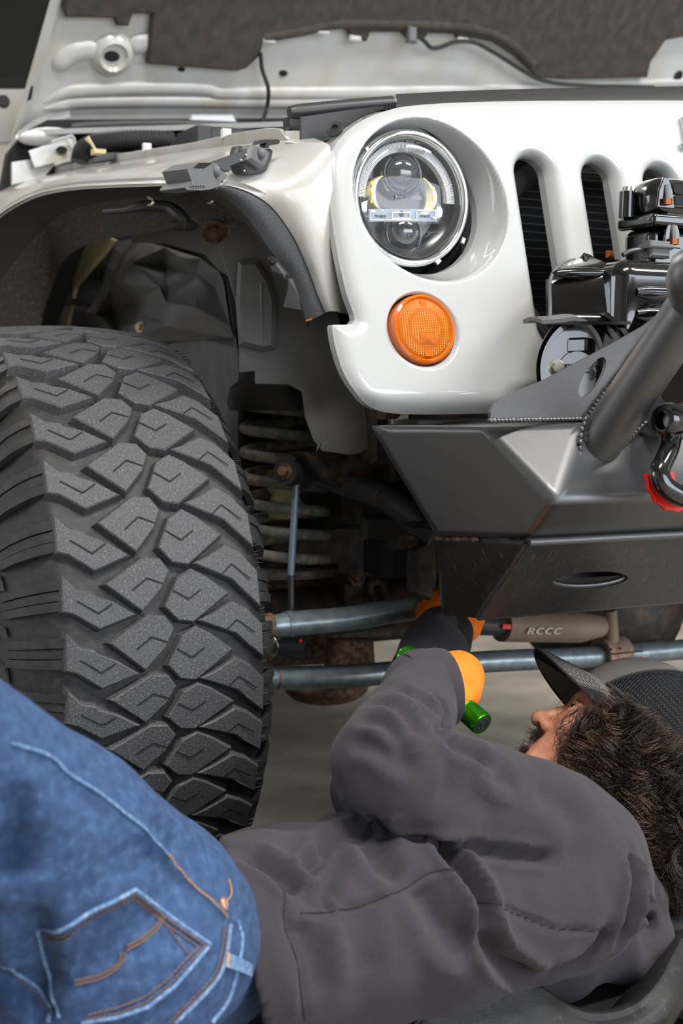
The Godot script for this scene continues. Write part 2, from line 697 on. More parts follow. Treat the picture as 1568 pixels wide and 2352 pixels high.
	M.clamp = mat(Color.WHITE, 0.7, 0.1, {"map": [noise_tex(noise(0.05, 4, S, 55), [0.0, Color(0.40, 0.31, 0.24), 0.5, Color(0.58, 0.47, 0.38), 1.0, Color(0.70, 0.60, 0.50)], 256), 5.0], "bump": [tex.grain, 0.06, 6.0]})
	M.frame_steel = mat(Color.WHITE, 0.6, 0.1, {"map": [noise_tex(noise(0.02, 5, S, 57), [0.0, Color(0.15, 0.145, 0.145), 0.5, Color(0.25, 0.23, 0.215), 0.75, Color(0.34, 0.265, 0.21), 1.0, Color(0.48, 0.38, 0.30)], 512), 2.5]})
	M.arm_blue = mat(Color.WHITE, 0.45, 0.2, {"map": [noise_tex(noise(0.03, 4, S, 59), [0.0, Color(0.23, 0.24, 0.265), 0.6, Color(0.30, 0.315, 0.345), 0.88, Color(0.33, 0.31, 0.29), 1.0, Color(0.44, 0.38, 0.33)], 256), 3.0]})
	M.rod = mat(Color.WHITE, 0.34, 0.55, {"map": [noise_tex(noise(0.03, 5, S, 61), [0.0, Color(0.43, 0.47, 0.49), 0.55, Color(0.54, 0.59, 0.61), 0.88, Color(0.60, 0.63, 0.62), 1.0, Color(0.58, 0.49, 0.37)], 512), 2.2]})
	M.link = mat(Color(0.56, 0.62, 0.70), 0.4, 0.5)
	M.coil = mat(Color.WHITE, 0.65, 0.0, {"map": [noise_tex(noise(0.03, 4, S, 63), [0.0, Color(0.38, 0.42, 0.41), 0.45, Color(0.50, 0.55, 0.52), 0.62, Color(0.64, 0.59, 0.53), 0.8, Color(0.80, 0.67, 0.60), 1.0, Color(0.84, 0.77, 0.72)], 256), 6.0]})
	M.cream = mat(Color(0.82, 0.76, 0.58), 0.6)
	M.beige = mat(Color.WHITE, 0.5, 0.0, {"map": [noise_tex(noise(0.01, 4, S, 65), [0.0, Color(0.42, 0.35, 0.29), 1.0, Color(0.60, 0.52, 0.44)], 256), 2.0]})
	M.red = mat(Color(0.90, 0.10, 0.07), 0.45)
	M.pad = mat(Color.WHITE, 0.9, 0.0, {"map": [noise_tex(noise(0.012, 5, S, 67), [0.0, Color(0.215, 0.20, 0.185), 0.5, Color(0.265, 0.245, 0.222), 0.85, Color(0.31, 0.28, 0.25), 1.0, Color(0.40, 0.35, 0.30)], 512), 1.6], "bump": [tex.grain, 0.15, 4.0]})
	M.glass_dark = mat(Color(0.06, 0.085, 0.075), 0.05)
	M.wire = mat(Color(0.12, 0.12, 0.12), 0.45)
	M.denim = mat(Color.WHITE, 0.85, 0.0, {"map": [noise_tex(noise(0.010, 3, S, 71), [0.0, Color(0.15, 0.235, 0.37), 0.4, Color(0.195, 0.30, 0.45), 0.75, Color(0.24, 0.355, 0.51), 1.0, Color(0.36, 0.48, 0.63)], 512), 1.5], "bump": [tex.cloth, 0.04, 12.0]})
	M.denim.detail_enabled = true
	M.denim.detail_blend_mode = BaseMaterial3D.BLEND_MODE_MUL
	M.denim.detail_uv_layer = BaseMaterial3D.DETAIL_UV_2
	M.denim.uv2_triplanar = true
	M.denim.uv2_world_triplanar = true
	M.denim.uv2_scale = Vector3(6.0, 16.0, 16.0)
	M.denim.detail_albedo = noise_tex(noise(0.10, 3, S, 72), [0.0, Color(0.70, 0.72, 0.76), 0.5, Color(0.92, 0.93, 0.94), 1.0, Color(1, 1, 1)], 512)
	M.denim_edge = mat(Color.WHITE, 0.85, 0.0, {"map": [noise_tex(noise(0.06, 3, S, 73), [0.0, Color(0.26, 0.38, 0.54), 0.5, Color(0.38, 0.50, 0.65), 1.0, Color(0.62, 0.71, 0.80)], 256), 9.0]})
	M.thread = mat(Color(0.45, 0.36, 0.30), 0.8)
	M.thread_gold = mat(Color(0.78, 0.55, 0.22), 0.7)
	M.rivet = mat(Color(0.90, 0.68, 0.58), 0.3, 0.7)
	M.hoodie = mat(Color.WHITE, 0.92, 0.0, {"map": [noise_tex(noise(0.05, 5, S, 75), [0.0, Color(0.178, 0.160, 0.184), 0.5, Color(0.198, 0.178, 0.202), 1.0, Color(0.226, 0.204, 0.226)], 512), 3.0], "bump": [tex.cloth, 0.035, 9.0], "rim": 0.12})
	M.hoodie_seam = mat(Color(0.155, 0.143, 0.158), 0.95)
	M.cuff_black = mat(Color(0.13, 0.125, 0.13), 0.9, 0.0, {"bump": [tex.cloth, 0.08, 8.0]})
	M.glove = mat(Color(1.0, 0.50, 0.05), 0.7, 0.0, {"bump": [tex.pebble, 0.06, 18.0], "rim": 0.4})
	M.skin = mat(Color.WHITE, 0.5, 0.0, {"map": [noise_tex(noise(0.04, 4, S, 77), [0.0, Color(0.72, 0.46, 0.36), 0.5, Color(0.80, 0.55, 0.43), 1.0, Color(0.86, 0.62, 0.50)], 256), 5.0], "sss": 0.12})
	M.hair = mat(Color(0.21, 0.15, 0.115), 0.34, 0.0, {"rim": 0.3})
	M.hair_light = mat(Color(0.40, 0.30, 0.225), 0.34, 0.0, {"rim": 0.3})
	M.cap_grey = mat(Color.WHITE, 0.9, 0.0, {"map": [noise_tex(noise(0.2, 3, S, 79), [0.0, Color(0.38, 0.365, 0.35), 1.0, Color(0.48, 0.46, 0.44)], 256), 8.0], "bump": [tex.cloth, 0.03, 12.0]})
	M.cap_stitch = mat(Color(0.20, 0.19, 0.185), 0.9)
	M.cap_mesh = mat(Color(0.23, 0.235, 0.245), 0.55)
	M.cap_lining = mat(Color(0.10, 0.10, 0.105), 0.9)
	M.torch_green = mat(Color(0.22, 0.62, 0.08), 0.25, 0.85)
	M.creeper = mat(Color.WHITE, 0.55, 0.0, {"map": [noise_tex(noise(0.02, 5, S, 81), [0.0, Color(0.08, 0.08, 0.082), 0.6, Color(0.115, 0.115, 0.115), 0.85, Color(0.155, 0.15, 0.145), 1.0, Color(0.40, 0.38, 0.36)], 512), 2.5], "bump": [tex.grain, 0.05, 5.0]})
	M.creeper_pad = mat(Color(0.15, 0.15, 0.155), 0.75, 0.0, {"bump": [tex.grain, 0.12, 7.0]})

# ---------- the garage ----------
func slab(n: String, lo: Vector3, hi: Vector3, m: Material) -> MeshInstance3D:
	return struct(n, box((lo + hi) / 2, hi - lo, Basis(), 0.0), m)

func build_room():
	slab("floor", Vector3(-5.5, -0.2, -12), Vector3(8.5, 0, 5.2), M.concrete)
	slab("ceiling", Vector3(-5.5, 4.2, -12), Vector3(8.5, 4.4, 5.2), M.ceiling)
	slab("wall_back", Vector3(-5.5, 0, -12.2), Vector3(8.5, 4.2, -12), M.wall)
	slab("wall_left", Vector3(-5.7, 0, -12), Vector3(-5.5, 0.7, 5.2), M.wall)
	slab("wall_left_upper", Vector3(-5.7, 2.9, -12), Vector3(-5.5, 4.2, 5.2), M.wall)
	slab("wall_left_rear", Vector3(-5.7, 0.7, -12), Vector3(-5.5, 2.9, -6.2), M.wall)
	slab("wall_left_front", Vector3(-5.7, 0.7, -2.6), Vector3(-5.5, 2.9, 5.2), M.wall)
	var wf := Mb.new()
	for y in [0.72, 2.88]:
		box(Vector3(-5.6, y, -4.4), Vector3(0.1, 0.05, 3.6), Basis(), 0.0, wf)
	for z in [-6.18, -5.0, -3.8, -2.62]:
		box(Vector3(-5.6, 1.8, z), Vector3(0.1, 2.2, 0.05), Basis(), 0.0, wf)
	struct("window_1", wf, M.wall)
	struct("window_1_pane", box(Vector3(-5.6, 1.8, -4.4), Vector3(0.008, 2.16, 3.56), Basis(), 0.0), M.lens)
	slab("wall_right", Vector3(8.5, 0, -12), Vector3(8.7, 4.2, 5.2), M.wall)
	# the front wall with a wide bay door, rolled up
	slab("wall_front", Vector3(-5.5, 3.5, 5.0), Vector3(8.5, 4.2, 5.2), M.wall)
	slab("wall_front_pier", Vector3(-5.5, 0, 5.0), Vector3(-0.4, 3.5, 5.2), M.wall)
	slab("wall_front_pier", Vector3(8.1, 0, 5.0), Vector3(8.5, 3.5, 5.2), M.wall)
	slab("ground", Vector3(-30, -0.3, 5.2), Vector3(30, -0.05, 40), M.asphalt)
	var spots := [[0.2, 0.5, "long ceiling light panel over the near bay, above the left end of the bay door"], [3.4, 0.5, "long ceiling light panel over the near bay, in line with the bay door"], [-0.6, -5.0, "long ceiling light panel behind the car on the left"], [4.0, -5.0, "long ceiling light panel behind the car on the right"], [1.6, -9.2, "long ceiling light panel by the back wall"]]
	for q in spots:
		var c := Vector3(q[0], 4.05, q[1])
		var t := thing("ceiling_light", q[2], "light", c, "garage ceiling lights")
		part("housing", box(c + Vector3(0, 0.06, 0), Vector3(1.9, 0.09, 0.5), Basis(), 0.005), M.wall, t)
		var glow := mat(Color(1, 1, 1), 0.5)
		glow.emission_enabled = true
		glow.emission = Color(1.0, 0.99, 0.975)
		glow.emission_energy_multiplier = 6.0
		part("diffuser", box(c, Vector3(1.8, 0.02, 0.42), Basis(), 0.004), glow, t)
		var l := AreaLight3D.new()
		l.name = "lamp"
		l.area_size = Vector2(1.8, 0.42)
		l.light_color = Color(1.0, 0.985, 0.97)
		l.light_energy = 22.0 if q[1] > 0 else 12.0
		l.area_range = 30.0
		l.area_attenuation = 2.0
		l.shadow_enabled = true
		l.transform = Transform3D(Basis(Vector3.RIGHT, -PI / 2), Vector3(0, -0.03, 0))
		t.add_child(l)

# ---------- front wheel ----------
const WHEEL := Vector3(0.611, 0.446, -2.037)
const TYRE_R := 0.451

func crown(u: float) -> float:
	var s := maxf(0.0, absf(u) - 0.11)
	return TYRE_R - 0.6 * u * u - 8.0 * s * s

func on_tyre(u: float, th: float, r: float) -> Vector3:
	return Vector3(u, r * sin(deg_to_rad(th)), r * cos(deg_to_rad(th)))

func tread_block(outline: Array, pitch: float, grooves: Array) -> ArrayMesh:
	var poly := PackedVector2Array()
	for q in outline:
		poly.append(Vector2(q[0] * 0.001, q[1] * deg_to_rad(pitch) * TYRE_R))
	poly = inset(ccw(poly), -0.0022)
	var rings := [[inset(poly, 0.0016), 0.0], [poly, -0.0015], [inset(poly, -0.0028), -0.0135]]
	var m := Mb.new()
	var pts := []
	for r in rings:
		var line := PackedVector3Array()
		for q in r[0]:
			line.append(on_tyre(q.x, rad_to_deg(q.y / TYRE_R), crown(q.x) + r[1]))
		pts.append(line)
	var ids := Geometry2D.triangulate_polygon(rings[0][0])
	for i in range(0, ids.size(), 3):
		m.tri(pts[0][ids[i]], pts[0][ids[i + 1]], pts[0][ids[i + 2]])
		var k := m.p.size()
		if (m.p[k - 2] - m.p[k - 3]).cross(m.p[k - 1] - m.p[k - 3]).dot(m.p[k - 3]) < 0:
			var t := m.p[k - 1]
			m.p[k - 1] = m.p[k - 2]
			m.p[k - 2] = t
	var n := poly.size()
	for k in 2:
		for i in n:
			var j := (i + 1) % n
			m.quad(pts[k][i], pts[k + 1][i], pts[k + 1][j], pts[k][j])
	var mesh := m.mesh(20.0)
	mesh.surface_set_material(0, M.rubber)
	var s := Mb.new()                        # sipes: narrow cuts, dark inside
	for g in grooves:
		for i in g.size() - 1:
			var a := Vector2(g[i][0] * 0.001, g[i][1] * deg_to_rad(pitch) * TYRE_R)
			var b := Vector2(g[i + 1][0] * 0.001, g[i + 1][1] * deg_to_rad(pitch) * TYRE_R)
			var d := (b - a).normalized()
			var w := Vector2(-d.y, d.x) * 0.0009
			var steps := 3
			for q in steps:
				var c0 := a.lerp(b, float(q) / steps)
				var c1 := a.lerp(b, float(q + 1) / steps)
				var f := func(v: Vector2) -> Vector3: return on_tyre(v.x, rad_to_deg(v.y / TYRE_R), crown(v.x) + 0.0005)
				s.quad(f.call(c0 - w), f.call(c1 - w), f.call(c1 + w), f.call(c0 + w))
	s.mesh(20.0, mesh)
	mesh.surface_set_material(1, M.sipe)
	return mesh

func build_wheel():
	var wheel := assembly("wheel", car, WHEEL)
	var turned := Basis(Vector3.UP, Vector3.BACK, Vector3.RIGHT)      # lathe axis along x
	var pr := []
	for q in [[-0.118, 0.232], [-0.146, 0.252], [-0.174, 0.29], [-0.176, 0.335], [-0.163, 0.374], [-0.146, 0.400]]:
		pr.append(Vector2(q[1], q[0]))
	for i in 17:
		var u := -0.130 + 0.26 * i / 16
		pr.append(Vector2(crown(u) - 0.0128, u))
	for q in [[0.146, 0.400], [0.163, 0.374], [0.176, 0.335], [0.174, 0.29], [0.146, 0.252], [0.118, 0.232]]:
		pr.append(Vector2(q[1], q[0]))
	part("carcass", lathe(pr, Transform3D(turned, Vector3.ZERO), 160), M.rubber_side, wheel, 50.0)
	var rim := lathe([Vector2(0.240, -0.135), Vector2(0.246, -0.128), Vector2(0.236, -0.11), Vector2(0.232, 0.11), Vector2(0.246, 0.128), Vector2(0.240, 0.135)], Transform3D(turned, Vector3.ZERO), 72)
	lathe([Vector2(0.240, 0.135), Vector2(0.226, 0.12), Vector2(0.215, 0.0), Vector2(0.212, -0.07), Vector2(0.226, -0.12), Vector2(0.240, -0.135)], Transform3D(turned, Vector3.ZERO), 72, rim)
	part("rim", rim, M.gloss_black, wheel)
	for k in 8:
		var b := Basis(Vector3.RIGHT, TAU * k / 8)
		part("spoke", box(b * Vector3(-0.085, 0.14, 0), Vector3(0.035, 0.17, 0.05), b, 0.006), M.gloss_black, wheel)
	part("hub", lathe([Vector2(0.0, -0.10), Vector2(0.085, -0.10), Vector2(0.09, -0.09), Vector2(0.09, 0.05), Vector2(0.0, 0.05)], Transform3D(turned, Vector3.ZERO), 40), M.gloss_black, wheel)
	var shapes := {
		"inner_left": [[[-69.5, 0.71], [-23.6, 1.11], [-3.6, 1.08], [5.5, 0.88], [-4.8, 0.61], [-30.6, 0.25]], [[[-41, 0.58], [-21.2, 0.775], [-2.0, 0.66]]]],
		"inner_right": [[[36.6, 0.86], [54, 0.73], [80.8, 0.44], [33.1, 0.0], [14.6, 0.045], [0.1, 0.27], [18.7, 0.73]], [[[9.5, 0.54], [29, 0.37], [46.1, 0.52]]]],
		"shoulder_left": [[[-121, 0.86], [-108, 0.64], [-91.5, 0.585], [-88.4, 0.52], [-65.5, 0.38], [-43.5, 0.175], [-83.2, -0.01], [-111, 0.265], [-123, 0.32]], [[[-108.4, 0.47], [-84, 0.235], [-67, 0.37]]]],
		"shoulder_right": [[[45.8, -0.01], [60.4, 0.06], [88, 0.256], [106.5, 0.12], [128, -0.17], [127.6, -0.70], [103.9, -0.43], [92.4, -0.27]], [[[76.4, -0.21], [92.3, -0.045], [117, -0.295]]]]}
	var pitches := []
	for r in 3:
		pitches.append_array([9.0, 9.0, 10.05, 10.05, 10.0, 10.0, 9.0, 9.0, 7.8, 7.8, 7.8, 7.8])
	pitches.append_array([7.8, 7.8, 7.8, 7.8, 7.8])
	var total := 0.0
	for q in pitches:
		total += q
	var made := {}
	var th := 0.62
	var lug_shape := [[-0.1235, 0.4365], [-0.137, 0.428], [-0.151, 0.414], [-0.165, 0.392], [-0.176, 0.362]]
	for q in pitches:
		var pitch: float = q * 360.0 / total
		for row in shapes:
			var key := "%s %.1f" % [row, q]
			if not made.has(key):
				made[key] = tread_block(shapes[row][0], pitch, shapes[row][1])
			var o := MeshInstance3D.new()
			o.name = "tread_block"
			o.mesh = made[key]
			o.rotation.x = -deg_to_rad(th)
			wheel.add_child(o, true)
		for side in [-1, 1]:
			var key := "lug %d %.1f" % [side, q]
			if not made.has(key):
				var m := Mb.new()
				var v0: float = 0.32 if side < 0 else -0.66
				for rib in 3:
					var a: float = (v0 + 0.185 * rib) * pitch
					var b: float = (v0 + 0.185 * rib + 0.165) * pitch
					var proud := 0.0 if rib != 1 else -0.0018
					var rows := []
					for s in lug_shape:
						rows.append([on_tyre(side * (s[0] - proud * 0.6) * -1.0 * -1.0, a, s[1] + proud), on_tyre(side * (s[0] - proud * 0.6), b, s[1] + proud)])
					for e in rows:
						for z in 2:
							e[z].x = -absf(e[z].x) if side < 0 else absf(e[z].x)
					sheet(rows, 0.009, Vector3(side, 0.2, 1), m)
				made[key] = m.mesh(30.0)
			var o := MeshInstance3D.new()
			o.name = "shoulder_lug"
			o.mesh = made[key]
			o.material_override = M.rubber_side
			o.rotation.x = -deg_to_rad(th)
			wheel.add_child(o, true)
		th += pitch
	# mould ribs low on the side wall and vent whiskers on the shoulder
	var w := Mb.new()
	var rng := RandomNumberGenerator.new()
	rng.seed = 4
	for i in 130:
		var a := rng.randf_range(-60.0, 80.0)
		var r := crown(0.127) - rng.randf_range(0.001, 0.02)
		var p := on_tyre(0.128 + (crown(0.127) - r) * 0.4, a, r)
		tube([p, p + Vector3(rng.randf_range(0.006, 0.011), rng.randf_range(-0.001, 0.002), 0)], [0.0006, 0.0004], 4, false, w)
	var wk := part("rubber_whisker", w, M.rubber_clean, wheel)
	wk.set_meta("kind", "stuff")
	var made_rib := {}
	for i in 40:
		var a := 9.0 * i
		if not made_rib.has(i % 2):
			var m := Mb.new()
			var f := func(v: float, r: float) -> Vector3: return on_tyre(-0.1785 + (0.002 if r < 0.325 else 0.0) + (0.004 if r > 0.35 else 0.0), v, r)
			var hh := 3.2 if i % 2 == 0 else 2.0
			sheet([[f.call(0.0, 0.362), f.call(hh, 0.357)], [f.call(0.6, 0.335), f.call(hh + 1.8, 0.325)], [f.call(2.6, 0.312), f.call(hh + 3.2, 0.300)]], 0.004, Vector3.LEFT, m)
			made_rib[i % 2] = m.mesh(30.0)
		var o := MeshInstance3D.new()
		o.name = "sidewall_rib"
		o.mesh = made_rib[i % 2]
		o.material_override = M.rubber_side
		o.rotation.x = -deg_to_rad(a)
		wheel.add_child(o, true)

# ---------- grille ----------
const LAMP := Vector3(0.997, 1.060, -1.675)
const SIGNAL := Vector2(0.972, 0.879)

func face_z(x: float, y: float) -> float:            # the raked, slightly bowed face of the grille
	var d := MID - x
	return -1.645 - 0.268 * (y - 1.06) - 0.12 * (d * d - 0.253)

func on_face(px: float, py: float) -> Vector3:
	var z := -1.65
	var p := Vector3.ZERO
	for i in 7:
		p = on_z(px, py, z)
		z = face_z(p.x, p.y)
	return p

func seg_dist(p: Vector2, a: Vector2, b: Vector2) -> float:
	var e := b - a
	return (p - a - e * clampf((p - a).dot(e) / maxf(e.length_squared(), 1e-12), 0.0, 1.0)).length()

func inside_dist(p: Vector2, poly: PackedVector2Array) -> float:
	var best := 1e9
	var n := poly.size()
	var inn := false
	for i in n:
		var a := poly[i]
		var b := poly[(i + 1) % n]
		var e := b - a
		var w := p - a
		var d := (w - e * clampf(w.dot(e) / maxf(e.length_squared(), 1e-12), 0.0, 1.0)).length_squared()
		if d < best:
			best = d
		if (a.y > p.y) != (b.y > p.y) and p.x < (b.x - a.x) * (p.y - a.y) / (b.y - a.y) + a.x:
			inn = not inn
	return sqrt(best) * (1.0 if inn else -1.0)

func roll(d: float, r: float, depth: float) -> float:       # drop of a rounded edge at distance d
	if d >= r:
		return 0.0
	var t := clampf((r - d) / r, 0.0, 1.0)
	return depth * (1.0 - sqrt(maxf(0.0, 1.0 - t * t)))

func slot_dist(p: Vector2, c: Vector2, half: Vector2, lean: float) -> float:
	var q := Vector2(p.x - c.x - lean * (p.y - c.y), p.y - c.y)
	var w := half.x
	var a := q.abs() - (half - Vector2(w, w))
	return Vector2(maxf(a.x, 0), maxf(a.y, 0)).length() + minf(maxf(a.x, a.y), 0.0) - w

func build_grille():
	var g := assembly("grille", car)
	var outline := PackedVector2Array()
	var px := [1640, 228, 1400, 228, 1200, 229, 1050, 233, 950, 240, 900, 250, 850, 268, 812, 292, 784, 322, 768, 352, 762, 390, 763, 430, 770, 500, 785, 590, 803, 670, 821, 722, 823, 735, 816, 743, 800, 745, 772, 745, 771, 755, 779, 800, 800, 862, 835, 911, 870, 936, 920, 949, 1000, 952, 1130, 950, 1300, 944, 1640, 930]
	var rough := []
	for i in range(0, px.size(), 2):
		var q := on_face(px[i], px[i + 1])
		rough.append(Vector3(minf(q.x, MID + 0.05), q.y, 0))
	var sharp := [rough[15], rough[16], rough[17], rough[18], rough[19], rough[20]]
	for q in smooth_path(rough.slice(0, 16), 3) + sharp.slice(1, 4) + smooth_path(rough.slice(19), 3):
		outline.append(Vector2(q.x, q.y))
	var crease_y := on_face(950, 905).y
	var slots := []
	var sy0 := on_face(1235, 338).y
	var sy1 := on_face(1290, 815).y
	for q in [[1251, 530], [1402, 530]]:
		slots.append(on_face(q[0], q[1]).x)
	slots.append(slots[1] + (slots[1] - slots[0]))
	slots.append(MID)
	slots[2] = (slots[1] + MID) / 2
	var nx := 290
	var ny := 226
	var lo := Vector2(0.842, 0.735)
	var step := Vector2((MID - lo.x) / (nx - 1), 0.515 / (ny - 1))
	var hz := PackedFloat32Array()
	var gg := PackedFloat32Array()
	hz.resize(nx * ny)
	gg.resize(nx * ny)
	var form := func(p: Vector2) -> Vector2:                    # height of the panel, and how far inside its cut edges
		var z := face_z(p.x, p.y)
		var e := inside_dist(p, outline) if p.x < 1.02 or p.y < 0.80 or p.y > 1.15 else 0.05
		var open := e
		z -= roll(maxf(e, 0.0) + 0.0016, 0.022, 0.016) * (1.0 if p.x < 1.1 or p.y > 1.0 else 0.4)
		var cd := crease_y - p.y
		if cd > -0.008:
			z -= 0.55 * (cd if cd > 0.008 else (cd + 0.008) * (cd + 0.008) / 0.032)
		var hl := p.distance_to(Vector2(LAMP.x + 0.014, LAMP.y - 0.004))
		z -= roll(hl - 0.1085, 0.007, 0.004)
		if hl < 0.111:
			z -= (0.111 - hl) * 3.6
		open = minf(open, hl - 0.0975)
		var sg := p.distance_to(SIGNAL)
		z -= roll(sg - 0.0470, 0.006, 0.010)
		open = minf(open, sg - 0.0474)
		for sx in slots:
			if absf(p.x - sx) < 0.09:
				var sd := slot_dist(p, Vector2(sx, (sy0 + sy1) / 2), Vector2(0.0255, (sy0 - sy1) / 2 - 0.014), 0.0)
				z -= roll(sd + 0.0012, 0.0175, 0.030)
				open = minf(open, sd)
		return Vector2(z, open)
	for j in ny:
		for i in nx:
			var q: Vector2 = form.call(lo + Vector2(step.x * i, step.y * j))
			hz[j * nx + i] = q.x
			gg[j * nx + i] = q.y
	var v := PackedVector3Array()
	var nn := PackedVector3Array()
	var nrm := func(i: int, j: int) -> Vector3:
		var dx := (hz[j * nx + mini(i + 1, nx - 1)] - hz[j * nx + maxi(i - 1, 0)]) / (step.x * (mini(i + 1, nx - 1) - maxi(i - 1, 0)))
		var dy := (hz[mini(j + 1, ny - 1) * nx + i] - hz[maxi(j - 1, 0) * nx + i]) / (step.y * (mini(j + 1, ny - 1) - maxi(j - 1, 0)))
		return Vector3(-dx, -dy, 1).normalized()
	for j in ny - 1:
		for i in nx - 1:
			var c := [Vector2i(i, j), Vector2i(i + 1, j), Vector2i(i + 1, j + 1), Vector2i(i, j + 1)]
			var any := false
			for q in c:
				any = any or gg[q.y * nx + q.x] > 0.0
			if not any:
				continue
			for t in [[0, 1, 2], [0, 2, 3]]:
				var pp := []
				var pn := []
				var cut := []
				for k in 3:
					var a: Vector2i = c[t[k]]
					var b: Vector2i = c[t[(k + 1) % 3]]
					var ga := gg[a.y * nx + a.x]
					var gb := gg[b.y * nx + b.x]
					var pa := Vector3(lo.x + step.x * a.x, lo.y + step.y * a.y, hz[a.y * nx + a.x])
					var pb := Vector3(lo.x + step.x * b.x, lo.y + step.y * b.y, hz[b.y * nx + b.x])
					if ga > 0.0:
						pp.append(pa)
						pn.append(nrm.call(a.x, a.y))
					if (ga > 0.0) != (gb > 0.0):
						var f := ga / (ga - gb)
						var cp := pa.lerp(pb, f)
						cp.z = (form.call(Vector2(cp.x, cp.y)) as Vector2).x
						pp.append(cp)
						pn.append((nrm.call(a.x, a.y) as Vector3).lerp(nrm.call(b.x, b.y), f).normalized())
						cut.append(pp[pp.size() - 1])
				for k in range(1, pp.size() - 1):
					for q in [0, k + 1, k]:
						v.append(pp[q])
						nn.append(pn[q])
				if cut.size() == 2:
					var back := Vector3(0, 0, -0.014)
					var sd: Vector3 = (cut[1] - cut[0]).cross(back).normalized()
					for q in [cut[0], cut[0] + back, cut[1] + back, cut[0], cut[1] + back, cut[1]]:
						v.append(q)
						nn.append(sd)
	var arr := []
	arr.resize(Mesh.ARRAY_MAX)
	var v2 := v.duplicate()
	var n2 := nn.duplicate()
	for i in range(0, v.size(), 3):
		for q in [0, 2, 1]:
			v2.append(Vector3(2 * MID - v[i + q].x, v[i + q].y, v[i + q].z))
			n2.append(Vector3(-nn[i + q].x, nn[i + q].y, nn[i + q].z))
	arr[Mesh.ARRAY_VERTEX] = v2
	arr[Mesh.ARRAY_NORMAL] = n2
	var am := ArrayMesh.new()
	am.add_surface_from_arrays(Mesh.PRIMITIVE_TRIANGLES, arr)
	part("panel", am, M.paint, g)
	# the chrome maker's name in the middle
	var tm := lettering("Jeep", 0.052, 0.006, "Droid Sans", 700)
	var em := part("emblem", tm, M.chrome, g)
	var ep := on_face(1552, 296)
	em.transform = frame_on(Vector3(ep.x + 0.058, ep.y - 0.002, ep.z + 0.004), Vector3(0, 0.26, 1).normalized())
	em.position -= base_of[car] * 0.0
	# what shows through the slots: radiator, fins, pipes, brackets
	var rad := assembly("radiator", car)
	var z := -1.80
	part("core", box(Vector3(1.57, 1.0, z - 0.018), Vector3(0.74, 0.46, 0.03), Basis(), 0.003), M.dark, rad)
	for k in 36:
		var y := 0.79 + 0.0122 * k
		part("fin", box(Vector3(1.57, y, z - 0.006), Vector3(0.72, 0.0011, 0.008), Basis(), 0.0), M.grey_plastic, rad)
	part("side_tank", box(Vector3(1.172, 1.0, z), Vector3(0.075, 0.46, 0.05), Basis(), 0.008), M.black_plastic, rad)
	var hose := smooth_path(all_z([1165, 436, 1195, 418, 1232, 392, 1275, 372, 1330, 362, 1400, 350], -1.72), 12)
	var hr := []
	for i in hose.size() * 2 - 1:
		hr.append(0.0165 if i % 2 == 0 else 0.0140)
	var dense := []
	for i in hose.size() - 1:
		dense.append(hose[i])
		dense.append((hose[i] as Vector3).lerp(hose[i + 1], 0.5))
	dense.append(hose[hose.size() - 1])
	part("corrugated_hose", tube(dense, hr, 14), M.grey_plastic, rad)
	part("bracket", plate(all_z([1172, 350, 1250, 345, 1225, 390, 1180, 440], -1.725), 0.004, Vector3.BACK, 0.001), M.black_plastic, rad)
	part("bracket", plate(all_z([1370, 355, 1402, 360, 1412, 440, 1395, 430], -1.735), 0.004, Vector3.BACK, 0.001), M.black_plastic, rad)
	part("lower_bar", tube([on_z(1200, 700, -1.74), on_z(1262, 790, -1.72)], 0.012, 10), M.black_plastic, rad)
	part("shroud", box(Vector3(1.5, 0.97, z - 0.09), Vector3(1.10, 0.42, 0.02), Basis(), 0.0), M.dark, rad)

